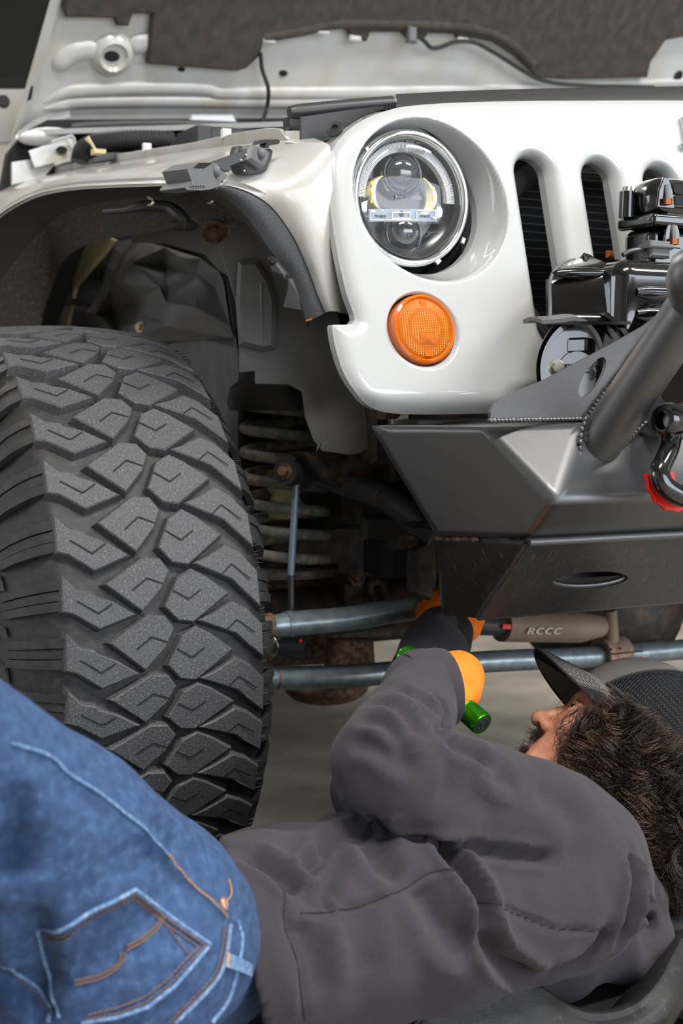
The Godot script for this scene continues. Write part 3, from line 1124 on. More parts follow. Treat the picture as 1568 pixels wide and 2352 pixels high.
func build_headlight():
	var h := assembly("headlight", car)
	var X := frame_on(LAMP, Vector3.BACK)
	var ring := []
	for i in 13:
		var a := PI * i / 12.0
		ring.append(Vector2(0.0865 + 0.0062 * cos(a), -0.004 + 0.009 * sin(a)))
	ring.push_front(Vector2(0.0927, -0.035))
	ring.append(Vector2(0.0803, -0.02))
	part("retaining_ring", lathe(ring, X, 96), M.chrome, h)
	part("bucket", lathe([Vector2(0.099, -0.07), Vector2(0.106, -0.045), Vector2(0.103, -0.02)], X, 64), M.dark, h)
	part("bucket_back", prism(disc(0.118, 48), X * Transform3D(Basis(), Vector3(0.008, 0, -0.055)), 0.01), M.dark, h)
	# housing: black bowl with a ribbed half ring, two globes and side diodes
	part("housing", lathe([Vector2(0.0803, -0.004), Vector2(0.0785, -0.012), Vector2(0.0735, -0.018), Vector2(0.0650, -0.022), Vector2(0.060, -0.036), Vector2(0.0, -0.038)], X, 72), M.lamp_black, h)
	var glass := []
	for i in 13:
		var t := i / 12.0
		glass.append(Vector2(0.0805 * cos(t * PI / 2), 0.002 + 0.020 * sin(t * PI / 2)))
	part("lens", lathe(glass, X, 72), M.lens, h)
	var arc := Mb.new()
	for i in 110:
		var a := PI * i / 109.0
		var b := Basis(Vector3.BACK, a)
		var c: Vector3 = X * (b * Vector3(0.0705, 0, -0.0145))
		box(c, Vector3(0.0125, 0.0013, 0.006), X.basis * b, 0.0003, arc)
	part("light_guide_rib", arc, M.lamp_white, h).set_meta("kind", "stuff")
	part("light_guide", lathe([Vector2(0.0770, -0.019), Vector2(0.0765, -0.0165), Vector2(0.0640, -0.0165), Vector2(0.0635, -0.021)], X, 60, null, 0.0, PI), M.lamp_white, h)
	for q in [[Vector2(0.0, 0.0365), 0.0300, 0.0195, "upper_globe"], [Vector2(0.002, -0.0425), 0.0285, 0.0215, "lower_globe"]]:
		var c: Vector3 = X * Vector3(q[0].x, q[0].y, -0.034)
		var gx := frame_on(c, Vector3.BACK)
		part(q[3] + "_ring", lathe([Vector2(q[1] + 0.003, -0.004), Vector2(q[1] + 0.003, 0.008), Vector2(q[1] + 0.0015, 0.010), Vector2(q[1] - 0.001, 0.008), Vector2(q[1] - 0.004, 0.0)], gx, 48), M.lamp_mirror, h)
		part(q[3], ball(c + Vector3(0, 0, 0.002), Vector3(q[1] - 0.001, q[1] - 0.001, q[2] + 0.006), Basis(), 40), M.globe, h)
	for s in [-1, 1]:
		var cx: Vector3 = X * Vector3(0.049 * s - 0.002, 0.007, -0.022)
		var rows := []
		for i in 15:
			var a := lerpf(-1.15, 1.15, i / 14.0)
			var w := 0.0058 * cos(a * 1.25)
			var r := 0.026
			var mid := cx + Vector3(-s * r * (1 - cos(a)) * 1.1, r * sin(a), 0)
			rows.append([mid + Vector3(-w, 0, -0.006), mid + Vector3(0, 0, 0.003), mid + Vector3(w, 0, 0.004)])
		part("diode_strip", sheet(rows, 0.002, Vector3.BACK), M.led_yellow, h)
		var chip := Mb.new()
		for k in 3:
			box(cx + Vector3(s * 0.0, -0.012 + 0.012 * k, 0.004), Vector3(0.003, 0.005, 0.0015), Basis(), 0.0005, chip)
		part("diode", chip, mat(Color(0.95, 0.80, 0.25), 0.3), h)
		var rows2 := []
		for i in 9:
			var a := lerpf(-1.0, 1.0, i / 8.0)
			var mid := X * Vector3(s * 0.060 - s * 0.016 * (1 - cos(a)), -0.012 + 0.018 * sin(a), -0.024)
			var w := 0.004 * cos(a * 1.4)
			rows2.append([mid + Vector3(-w, 0, 0), mid + Vector3(w, 0, 0.002)])
		part("side_reflector", sheet(rows2, 0.001, Vector3.BACK), M.lamp_mirror, h)
	# printed film across the lens
	var film := h
	var fz := LAMP.z + 0.0222
	var lp := func(px: float, py: float) -> Vector3: return on_z(px, py, fz)
	part("film_label", plate([lp.call(846, 480), lp.call(1004, 480), lp.call(1003, 509), lp.call(847, 509)], 0.0006, Vector3.BACK), M.label_film, film)
	var wl := Mb.new()
	var line := func(pts: Array, w: float):
		for i in range(0, pts.size() - 2, 2):
			tube([lp.call(pts[i], pts[i + 1]) + Vector3(0, 0, 0.0005), lp.call(pts[i + 2], pts[i + 3]) + Vector3(0, 0, 0.0005)], w, 4, true, wl)
	line.call([850, 484, 850, 505.5, 956, 505.5, 956, 484, 999.5, 484, 999.5, 503, 993, 503], 0.0006)
	line.call([900, 504, 900, 488.5, 941.5, 488.5, 941.5, 503, 901, 503], 0.0011)
	line.call([851, 485.5, 860, 485.5], 0.0016)
	line.call([852, 488, 859, 488], 0.0012)
	line.call([992.5, 501, 999, 501], 0.0016)
	part("white_print", wl, M.label_white, film)
	part("vent", ball(lp.call(922, 491), Vector3(0.0038, 0.0042, 0.0015), Basis(), 16), M.grey_plastic, film)
	for q in [["maire", 873, 496], ["oziert", 975, 496]]:
		var t := part("print", lettering(q[0], 0.0052, 0.0004), M.ink, film)
		t.position += lp.call(q[1], q[2]) + Vector3(0, 0, 0.0004)
	for q in [["J.W. SPEAKER", 938, 453, 0.0068], ["EVOLUTION 2", 945, 347, 0.0046], ["DOT  VOR  LED", 940, 324, 0.0046]]:
		var t := part("etched_print", lettering(q[0], q[3], 0.0004, "Droid Sans", 700), M.etch, h)
		t.position += on_z(q[1], q[2], LAMP.z + (0.0215 if q[2] > 400 else -0.008))
	for q in [[842, 345, 0.5], [1062, 553, -0.4], [1005, 601, -0.8]]:
		part("ring_clip", box(on_z(q[0], q[1], LAMP.z + 0.001), Vector3(0.006, 0.009, 0.006), Basis(Vector3.BACK, q[2]), 0.001), M.zinc, h)

func build_turn_signal():
	var t := assembly("turn_signal", car)
	var c := Vector3(SIGNAL.x, SIGNAL.y, face_z(SIGNAL.x, SIGNAL.y) - 0.006)
	var X := frame_on(c, Vector3(0, 0.2, 1))
	var r := 0.0455
	part("body", lathe([Vector2(r + 0.0012, -0.03), Vector2(r + 0.0012, 0.004), Vector2(r, 0.009), Vector2(r - 0.003, 0.0105), Vector2(r - 0.0055, 0.008)], X, 72), M.amber, t)
	part("lens", lathe([Vector2(r - 0.0055, 0.008), Vector2(r - 0.008, 0.0098), Vector2(0.025, 0.0125), Vector2(0.0, 0.0132)], X, 72), M.amber_deep, t)
	var beads := Mb.new()
	for i in range(-11, 12):
		for j in range(-16, 17):
			var q := Vector2(i * 0.00335, j * 0.00225)
			if q.length() < r - 0.0088 and not (absf(q.x) < 0.0115 and q.y < -0.006 and q.y > -0.022) and not (absf(q.x) < 0.005 and q.y > 0.029):
				var zz := 0.0132 - 0.0034 * pow(q.length() / (r - 0.008), 2.0)
				ball(X * Vector3(q.x, q.y, zz), Vector3(0.0011, 0.0009, 0.0008), X.basis, 6, beads)
	part("lens_bead", beads, M.amber_bead, t, 70.0).set_meta("kind", "stuff")
	var rb := Mb.new()
	for i in 6:
		prism(rect(0.021 - 0.0033 * i, 0.0155 - 0.0022 * i, 0.002), X * Transform3D(Basis(), Vector3(0, -0.014, 0.0132 + 0.0006 * i)), 0.002, 0.0004, rb)
	part("bulb_window", rb, M.amber_bulb, t)
	part("part_mark", prism(rect(0.0095, 0.009, 0.001), X * Transform3D(Basis(), Vector3(0, 0.033, 0.0118)), 0.002, 0.0004), M.amber_bulb, t)
	part("part_mark", prism(rect(0.0095, 0.007, 0.001), X * Transform3D(Basis(), Vector3(0, -0.034, 0.0115)), 0.002, 0.0004), M.amber, t)
	part("socket", prism(disc(r + 0.004, 40), X * Transform3D(Basis(), Vector3(0, 0, -0.02)), 0.004), M.dark, t)

# ---------- wing (fender) ----------
func lip_line() -> Array:
	var out := []
	for q in [[-250, 930], [-190, 760], [-120, 635], [-50, 540], [0, 492], [50, 461], [100, 442], [170, 430], [250, 425], [330, 422], [400, 421]]:
		out.append(on_x(q[0], q[1], 0.66))
	out.append(on_x(459, 424, 0.688))
	for q in [[500, 424], [540, 430], [580, 445], [620, 472], [655, 515], [683, 562], [710, 625], [730, 680], [747, 718]]:
		out.append(on_z(q[0], q[1], -1.69))
	return out

func build_fender():
	var f := assembly("fender", car)
	var lip := lip_line()
	var inner := []
	for q in [[-250, 700], [-190, 560], [-120, 480], [-50, 442], [0, 426], [50, 415], [100, 404], [170, 391], [250, 377], [330, 363], [400, 352], [459, 343], [530, 334], [600, 327], [655, 323]]:
		inner.append(on_x(q[0], q[1], 0.862))
	for q in [[720, 328, -1.70], [757, 337, -1.672], [763, 425, -1.668], [777, 530, -1.672], [797, 630, -1.682], [822, 726, -1.692]]:
		inner.append(on_z(q[0], q[1], q[2]))
	var a := smooth_path(lip, 4)
	var b := smooth_path(inner, 4)
	var rows := []
	var n := 10
	for i in n + 1:
		var t := float(i) / n
		var line := []
		for j in a.size():
			var w := clampf((float(j) / a.size() - 0.5) * 6.0, 0.0, 1.0)
			var out := Vector3(-0.5, 0.75, 0.1).lerp(Vector3(-0.35, 0.15, 0.9), w).normalized()
			var s := sin(PI * pow(t, 0.55))
			line.append((a[j] as Vector3).lerp(b[j], t) + out * (0.013 * s))
		rows.append(line)
	var first := []
	for j in a.size():
		first.append((a[j] as Vector3) + Vector3(0.006, 0.003, -0.002))
	rows.push_front(first)
	part("skin", sheet(rows, 0.006, Vector3(-0.4, 0.7, 0.5)), M.paint_dirty, f, 60.0)
	var flange := all_x([100, 405, 110, 396, 126, 383, 225, 362, 321, 345, 420, 331, 451, 325, 534, 306, 611, 294, 642, 295, 660, 321, 655, 327, 600, 331, 530, 338, 459, 347, 400, 356, 330, 367, 250, 381, 170, 395], 0.868)
	part("flange", plate(flange, 0.006, Vector3.LEFT, 0.001), M.paint_dirty, f)
	part("top_panel", plate(all_at([655, 322, 1.93, 700, 310, 2.0, 745, 322, 1.9, 757, 337, 1.87, 720, 330, 1.88]), 0.004, Vector3.UP, 0.001), M.paint_dirty, f)
	# gap filler behind the joint between wing and grille
	part("joint_return", sheet(between([on_z(760, 345, -1.672), on_z(766, 430, -1.67), on_z(778, 530, -1.674), on_z(798, 630, -1.684), on_z(823, 726, -1.694)], [on_z(773, 345, -1.74), on_z(778, 430, -1.74), on_z(790, 530, -1.74), on_z(812, 630, -1.74), on_z(832, 726, -1.74)], 2), 0.002, Vector3.RIGHT), M.paint, f)
	for q in [[187, 366], [337, 339], [519, 307]]:
		part("rubber_stop", box(on_x(q[0], q[1], 0.872), Vector3(0.014, 0.014, 0.014), Basis(), 0.003), M.label_white, f)
	# black textured flare on the front of the arch
	var outer := []
	for q in [[459, 424, -1.69], [500, 424, -1.69], [540, 430, -1.69], [580, 445, -1.69], [620, 472, -1.69], [655, 515, -1.69], [683, 562, -1.69], [710, 625, -1.69], [730, 680, -1.69], [747, 718, -1.69]]:
		outer.append(on_z(q[0], q[1] + 1, q[2] - 0.002))
	var edge := []
	for q in [[459, 430], [495, 442], [530, 465], [561, 493], [590, 530], [618, 572], [645, 607], [668, 642], [688, 690], [704, 739]]:
		edge.append(on_z(q[0], q[1], -1.705))
	var oa := smooth_path(outer, 4)
	var ea := smooth_path(edge, 4)
	var fl := assembly("arch_flare", car)
	part("textured_face", sheet(between(oa, ea, 6, Vector3(-0.3, 0, 1).normalized() * 0.006), 0.004, Vector3(-0.3, 0, 1)), M.flare, fl, 60.0)
	var back := []
	for q in ea:
		back.append((q as Vector3) + Vector3(0.035, -0.004, -0.07))
	part("return_edge", sheet(between(ea, back, 3), 0.003, Vector3(-0.7, -0.5, -0.2)), M.arch_dirt, fl, 60.0)
	part("orange_clip", tube([on_z(703, 737, -1.70), on_z(716, 733, -1.695)], 0.0014, 6), mat(Color(0.70, 0.42, 0.2), 0.6), fl)
	build_latch()

func build_latch():
	var l := assembly("bonnet_latch", car)
	var d := 1.84
	var face := ((EYE - at(590, 360, d)).normalized() + lens.x * -0.15).normalized()
	var z: float = 3.733
	var P := func(list: Array, dd: float) -> Array:
		var out := []
		for i in range(0, list.size(), 2):
			out.append(at(400 + list[i] / z, 270 + list[i + 1] / z, d + dd + (400 + list[i] / z - 600) * 0.0009))
		return out
	part("base_pad", plate(P.call([560, 385, 700, 300, 830, 262, 858, 280, 840, 370, 800, 455, 780, 470, 640, 482, 612, 462], 0.004), 0.022, face, 0.003), M.black_plastic, l)
	part("pivot_housing", plate(P.call([640, 360, 650, 262, 675, 232, 710, 230, 800, 262, 838, 300, 800, 400, 765, 440, 700, 400], -0.014), 0.024, face, 0.004), M.grey_plastic, l)
	part("pivot_cap", ball(P.call([741, 308], -0.016)[0], Vector3(0.0068, 0.0078, 0.006), frame_on(Vector3.ZERO, face).basis, 20), M.grey_plastic, l)
	part("pivot_lug", plate(P.call([528, 310, 545, 245, 575, 240, 650, 245, 640, 300, 560, 330], 0.012), 0.012, face, 0.003), M.black_plastic, l)
	part("arm", plate(P.call([300, 400, 520, 320, 600, 290, 640, 268, 650, 300, 665, 372, 580, 378, 510, 405, 485, 415, 498, 440, 480, 465, 452, 462, 430, 470, 390, 440], -0.002), 0.012, face, 0.002), mat(Color(0.37, 0.385, 0.40), 0.4, 0.6), l)
	part("hook", plate(P.call([718, 232, 740, 195, 770, 188, 890, 186, 906, 200, 900, 222, 880, 230, 820, 235, 806, 262, 780, 258, 790, 215], -0.004), 0.010, face, 0.002), mat(Color(0.25, 0.25, 0.24), 0.45, 0.5), l)
	part("handle", plate(P.call([112, 440, 200, 385, 330, 385, 372, 395, 400, 450, 452, 490, 452, 520, 405, 545, 385, 590, 300, 618, 230, 625, 110, 620, 93, 600, 105, 575, 150, 545], -0.020), 0.035, face, 0.004), M.grey_plastic, l)
	part("handle_socket", plate(P.call([165, 432, 215, 388, 330, 388, 255, 436], -0.0215), 0.003, face, 0.0), M.dark, l)
	part("handle_cap", ball(P.call([355, 462], -0.021)[0], Vector3(0.0063, 0.0075, 0.005), frame_on(Vector3.ZERO, face).basis, 20), M.grey_plastic, l)
	for k in 6:
		var x := 150.0 + 22 * k
		part("grip_ridge", tube([P.call([x, 548], -0.021)[0], P.call([x + 8, 565], -0.023)[0], P.call([x - 8, 592], -0.022)[0]], [0.0005, 0.0018, 0.001], 6), M.grey_plastic, l)
	for q in [[613, 322], [570, 366], [600, 458]]:
		part("rivet", ball(P.call(q, -0.004)[0], Vector3.ONE * 0.0018, Basis(), 8), M.zinc, l)

# ---------- wheel arch and its liners ----------
func facets(list: Array, thick: float, x: float) -> Mb:        # px, py, dx triples on a plane x, joined by Delaunay triangles
	var flat := PackedVector2Array()
	var pts := []
	for i in range(0, list.size(), 3):
		flat.append(Vector2(list[i], list[i + 1]))
		pts.append(on_x(list[i], list[i + 1], x + list[i + 2]))
	var ids := Geometry2D.triangulate_delaunay(flat)
	var m := Mb.new()
	var off := Vector3(thick, 0, 0)
	for i in range(0, ids.size(), 3):
		var a: Vector3 = pts[ids[i]]
		var b: Vector3 = pts[ids[i + 1]]
		var c: Vector3 = pts[ids[i + 2]]
		if (b - a).cross(c - a).dot(to_eye(a)) < 0:
			var t := b
			b = c
			c = t
		m.tri(a, b, c)
		m.tri(a + off, c + off, b + off)
	return m

func build_wheel_arch():
	var w := assembly("wheel_arch", car)
	# underside of the wing, from its lip inwards, and the dirty flange behind it
	var lip := lip_line().slice(0, 13)
	var under := []
	for q in [[30, 1000], [60, 830], [92, 752], [98, 722], [108, 690], [124, 648], [142, 605], [180, 570], [250, 548], [330, 537], [410, 524], [470, 515], [560, 508]]:
		under.append(on_x(q[0], q[1], 0.80))
	var la := []
	for q in lip:
		la.append((q as Vector3) + Vector3(0.004, 0.001, 0))
	var span := between(smooth_path(la, 4), smooth_path(under, 4), 8, Vector3(0, 0.02, 0))
	part("underside", sheet(span.slice(0, 5), 0.003, Vector3(-0.2, -1, 0.2)), M.arch_black, w, 60.0)
	part("dirty_flange", sheet(span.slice(4), 0.003, Vector3(-0.2, -1, 0.2)), M.arch_dirt, w, 60.0)
	var deep := []
	for q in under:
		deep.append((q as Vector3) + Vector3(0.05, 0.035, -0.01))
	part("flange", sheet(between(smooth_path(under, 3), smooth_path(deep, 3), 2), 0.003, Vector3(-0.2, -1, 0.2)), M.black_plastic, w, 60.0)
	# faceted moulded liner deep inside
	var list := [235, 690, -10, 265, 600, 0, 350, 440, 10, 410, 380, 20, 490, 310, 20, 600, 290, 10, 740, 330, 0, 900, 380, 0, 985, 440, -10, 1005, 480, -30, 970, 515, 20, 1000, 600, 5, 1035, 682, -20, 1055, 740, 20, 455, 380, 25, 590, 400, -25, 440, 430, 30, 430, 490, 25, 550, 490, -35, 320, 605, -20, 430, 632, -25, 500, 515, -15, 500, 620, 15, 600, 570, 25, 730, 592, -5, 720, 512, -25, 735, 500, -5, 745, 420, 30, 820, 380, -20, 885, 450, 10, 750, 580, -30, 720, 652, -10, 740, 682, -30, 880, 600, -25, 620, 640, 20, 235, 760, -10, 560, 760, 10]
	var t := []
	for i in range(0, list.size(), 3):
		t.append_array([list[i] / 1.96, 400 + list[i + 1] / 1.96, list[i + 2] * 0.001])
	part("faceted_liner", facets(t, 0.004, 0.955), M.liner, w, 12.0)
	part("lower_liner", facets([90, 755, 0, 300, 745, 0, 372, 737, 0.01, 538, 752, 0.005, 545, 800, 0, 552, 950, 0, 560, 1040, 0, 540, 1100, 0.0, 380, 1100, 0, 250, 1000, 0, 90, 900, 0, 372, 757, 0.03, 530, 765, 0.03], 0.004, 0.965), M.liner, w, 12.0)
	part("liner_bolt", bolt(on_x(322, 752, 0.95), Vector3(-1, 0.1, 0.6), 0.007, 0.010), M.cream, w)
	part("top_liner", sheet(between([on_x(300, 556, 0.93), on_x(380, 560, 0.93), on_x(470, 585, 0.94), on_x(520, 640, 0.95)], [on_x(330, 534, 0.82), on_x(440, 522, 0.82), on_x(560, 520, 0.83), on_x(605, 560, 0.85)], 4, Vector3(0, 0.01, 0)), 0.003, Vector3(-0.5, -0.8, 0.4)), M.liner, w)
	part("inner_body", plate(all_x([140, 760, 140, 620, 165, 575, 240, 540, 262, 552, 170, 660, 150, 760], 0.90), 0.01, Vector3.LEFT, 0.002), M.cream, w)
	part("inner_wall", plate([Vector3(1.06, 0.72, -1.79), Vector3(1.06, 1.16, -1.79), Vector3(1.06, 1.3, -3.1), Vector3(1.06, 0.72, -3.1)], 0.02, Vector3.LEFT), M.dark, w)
	# front splash panel between tyre and bumper
	var n := Vector3(-0.5, 0.0, 0.86).normalized()
	var p0 := on_z(800, 850, -1.76)
	part("splash_panel", plate(all_plane([500, 560, 560, 505, 610, 540, 700, 690, 775, 720, 810, 860, 850, 915, 853, 1000, 846, 1026, 828, 1042, 800, 1045, 738, 1036, 718, 1010, 700, 960, 692, 900, 662, 884, 585, 882, 584, 853, 548, 856, 548, 800, 540, 690], p0, n), 0.004, n, 0.001), M.liner, w)
	part("splash_pocket", plate(all_plane([545, 600, 590, 596, 618, 640, 634, 690, 632, 800, 606, 806, 548, 792, 540, 690], p0 + n * 0.016, n), 0.016, n, 0.006), M.liner, w)
	part("splash_rib", tube(all_plane([600, 652, 601, 720, 600, 792], p0 + n * 0.016, n), 0.0025, 8), M.liner, w)
	for q in [[735, 1000, 726, 1038], [832, 905, 838, 1020]]:
		part("splash_crease", tube(all_plane([q[0], q[1], (q[0] + q[2]) / 2 + 4, (q[1] + q[3]) / 2, q[2], q[3]], p0, n), [0.0005, 0.003, 0.0005], 8), M.liner, w)
	# mounting arm, washer bolts and torn strip hanging at the flare
	part("support_arm", tube(smooth_path(all_at([236, 487, 1.98, 285, 484, 1.97, 330, 474, 1.96, 385, 476, 1.96, 412, 492, 1.95, 428, 512, 1.95], ), 6), [0.004, 0.005, 0.010, 0.0105, 0.0105, 0.010], 10, true, null, 0.8), M.black_plastic, w)
	part("support_foot", ball(at(418, 518, 1.96), Vector3(0.022, 0.008, 0.02), Basis(), 16), M.arch_dirt, w)
	part("washer_plate", prism(disc(0.019, 24), frame_on(at(492, 533, 1.99), Vector3(-0.2, -0.6, 0.8)), 0.004, 0.001), M.rust, w)
	part("bolt_head", bolt(at(490, 535, 1.98), Vector3(-0.2, -0.6, 0.8), 0.006, 0.008), M.rust, w)
	for q in [[484, 457], [346, 462]]:
		part("spring_clip", tube(smooth_path([at(q[0] - 6, q[1] - 10, 1.90), at(q[0] + 5, q[1] - 3, 1.89), at(q[0] + 4, q[1] + 7, 1.89), at(q[0] - 5, q[1] + 9, 1.90)], 4), 0.0022, 6), M.zinc, w)
	part("torn_strip", sheet([[at(662, 640, 1.83), at(672, 640, 1.83)], [at(660, 670, 1.83), at(680, 668, 1.82)], [at(650, 705, 1.83), at(690, 712, 1.82)]], 0.002, Vector3.BACK), M.black_plastic, w)
	part("retaining_block", plate(all_at([610, 590, 1.85, 624, 588, 1.85, 655, 628, 1.84, 650, 638, 1.84, 622, 626, 1.85]), 0.02, Vector3.BACK, 0.003), M.black_plastic, w)
	part("screw", bolt(at(625, 600, 1.83), Vector3(-0.3, 0, 1), 0.004, 0.005), M.dark, w)

# ---------- raised bonnet, windscreen and engine bay ----------
const BONNET_AT := Vector3(1.5, 1.345, -3.0)
const BONNET_UP := Vector3(0, -0.60, 0.80)

func on_bonnet(px: float, py: float, lift := 0.0) -> Vector3:
	return on_plane(px, py, BONNET_AT + BONNET_UP * lift, BONNET_UP)

func bonnet_pts(list: Array, lift := 0.0) -> Array:
	var out := []
	for i in range(0, list.size(), 2):
		out.append(on_bonnet(list[i], list[i + 1], lift))
	return out

func build_bonnet():
	var b := assembly("bonnet", car)
	part("inner_panel", plate(bonnet_pts([40, 312, 62, 292, 130, 287, 260, 285, 700, 286, 1200, 268, 2150, 205, 2150, -620, 300, -620, 140, 0, 118, 60]), 0.012, BONNET_UP, 0.002), M.paint_dirty, b)
	part("side_flange", sheet(between(bonnet_pts([250, -560, 120, 0, 75, 160, 28, 326], 0.03), bonnet_pts([282, -560, 148, 0, 96, 160, 47, 327], 0.0), 3, Vector3(0, 0, 0.004)), 0.005, Vector3(-0.3, -0.3, 1)), M.paint_dirty, b)
	part("flange_slot", plate(bonnet_pts([69, 202, 77, 198, 72, 228, 64, 232], 0.024), 0.004, BONNET_UP), M.dark, b)
	# pressed ribs of the inner panel
	for q in [[[98, 236, 150, 214, 230, 206, 360, 202, 470, 204, 500, 214, 560, 215, 900, 212, 1300, 200, 2100, 160], 0.016, 0.008], [[100, 252, 180, 236, 400, 233, 640, 236, 900, 232, 1300, 220, 2100, 180], 0.014, 0.01], [[120, 160, 170, 122, 235, 112], 0.022, 0.008], [[285, 108, 340, 98, 345, 110], 0.022, 0.008]]:
		part("pressed_rib", tube(smooth_path(bonnet_pts(q[0]), 5), [0.002, q[1], q[1], q[1], q[1], q[1], q[1], 0.002], 12, true, null, 0.55, BONNET_UP), M.paint_dirty, b, 60.0)
	var cup := frame_on(on_bonnet(258, 125), BONNET_UP)
	part("hinge_boss", lathe([Vector2(0.048, 0.0), Vector2(0.038, 0.014), Vector2(0.030, 0.017), Vector2(0.024, 0.010), Vector2(0.0, 0.009)], cup, 32), M.paint_dirty, b)
	part("drain_hole", prism(disc(0.0165, 20, 0.011), cup * Transform3D(Basis(), Vector3(-0.004, 0, 0.0115)), 0.004), M.dark, b)
	for q in [[651, 169, 0.010, 0.007], [417, 160, 0.008, 0.005], [1558, 175, 0.012, 0.014]]:
		part("drain_hole", prism(disc(q[2], 20, q[3]), frame_on(on_bonnet(q[0], q[1], 0.003), BONNET_UP), 0.004), M.dark, b)
	# brown-black insulation pad with its cut-outs
	var pad := [145, -10, 148, 30, 152, 41, 262, 43, 268, 60, 296, 62, 306, 33, 350, 33, 346, 70, 338, 148, 545, 165, 568, 158, 598, 130, 606, 96, 612, 86, 690, 82, 745, 70, 778, 66, 800, 72, 806, 96, 844, 97, 852, 76, 920, 76, 934, 92, 975, 92, 985, 78, 1044, 80, 1050, 92, 1090, 90, 1130, 98, 1180, 130, 1212, 160, 1232, 180, 1300, 184, 1488, 180, 1496, 145, 1530, 94, 1580, 84, 2050, 40, 2050, -560, 300, -560]
	part("insulation_pad", plate(bonnet_pts(pad, 0.02), 0.018, BONNET_UP, 0.005), M.pad, b)
	part("pad_fold", tube(smooth_path(bonnet_pts([606, 88, 690, 74, 745, 62, 800, 56, 950, 58, 1080, 66, 1160, 92, 1225, 148], 0.02), 4), 0.010, 10, true, null, 0.6, BONNET_UP), M.pad, b, 60.0)
	for q in [[618, 92], [742, 72], [815, 88], [1062, 92]]:
		part("edge_tab", box(on_bonnet(q[0], q[1], 0.02), Vector3(0.03, 0.014, 0.01), Basis(), 0.003), M.paint, b)
	part("washer_hose", tube(smooth_path(bonnet_pts([948, 74, 962, 84, 978, 98, 990, 110, 1012, 108, 1046, 96, 1090, 98, 1140, 124, 1200, 162, 1250, 186, 1330, 196, 1500, 200], 0.03), 6), 0.005, 8), M.wire, b)
	part("washer_nozzle", box(on_bonnet(944, 80, 0.03), Vector3(0.022, 0.035, 0.02), Basis(), 0.004), M.grey_plastic, b)
	part("washer_hose", tube(smooth_path([on_bonnet(598, 122, 0.03), on_bonnet(602, 160, 0.03), on_bonnet(616, 205, 0.04), on_bonnet(612, 250, 0.03), on_z(597, 292, -2.85)], 6), 0.0045, 8), M.wire, b)
	# windscreen, its frame and the scuttle at the hinge
	var s := assembly("windscreen", car)
	part("glass", plate(all_z([-400, -500, 240, -500, 130, -30, 66, 178, -400, 178], -3.45), 0.006, Vector3.BACK), M.glass_dark, s)
	part("lower_seal", plate(all_z([-400, 176, 68, 176, 60, 205, -400, 205], -3.44), 0.02, Vector3.BACK, 0.003), M.dark, s)
	var c := assembly("scuttle", car)
	part("corner_panel", plate(all_z([-300, 204, 60, 204, 50, 300, 20, 330, -300, 330], -3.4), 0.03, Vector3.BACK, 0.003), M.paint_dirty, c)
	part("corner_bolt", prism(disc(0.015, 20), frame_on(on_z(9, 232, -3.395), Vector3.BACK), 0.006, 0.002), M.wire, c)
	part("scuttle_panel", plate([on_y(40, 300, 1.33), on_y(2100, 230, 1.33), on_z(2100, 285, -2.9), on_z(60, 300, -2.9)], 0.01, Vector3(0, 0.7, 0.7)), M.paint, c)
	part("hinge_bracket", plate(all_z([440, 262, 536, 262, 552, 292, 430, 292], -2.86), 0.01, Vector3.BACK, 0.004), M.paint, c)
	part("side_return", sheet(between(smooth_path(all_z([160, 252, 90, 270, 45, 300, 18, 345, 4, 420], -2.95), 4), smooth_path(all_z([160, 262, 98, 282, 58, 312, 32, 352, 16, 420], -2.9), 4), 2), 0.006, Vector3.BACK), M.paint, c)

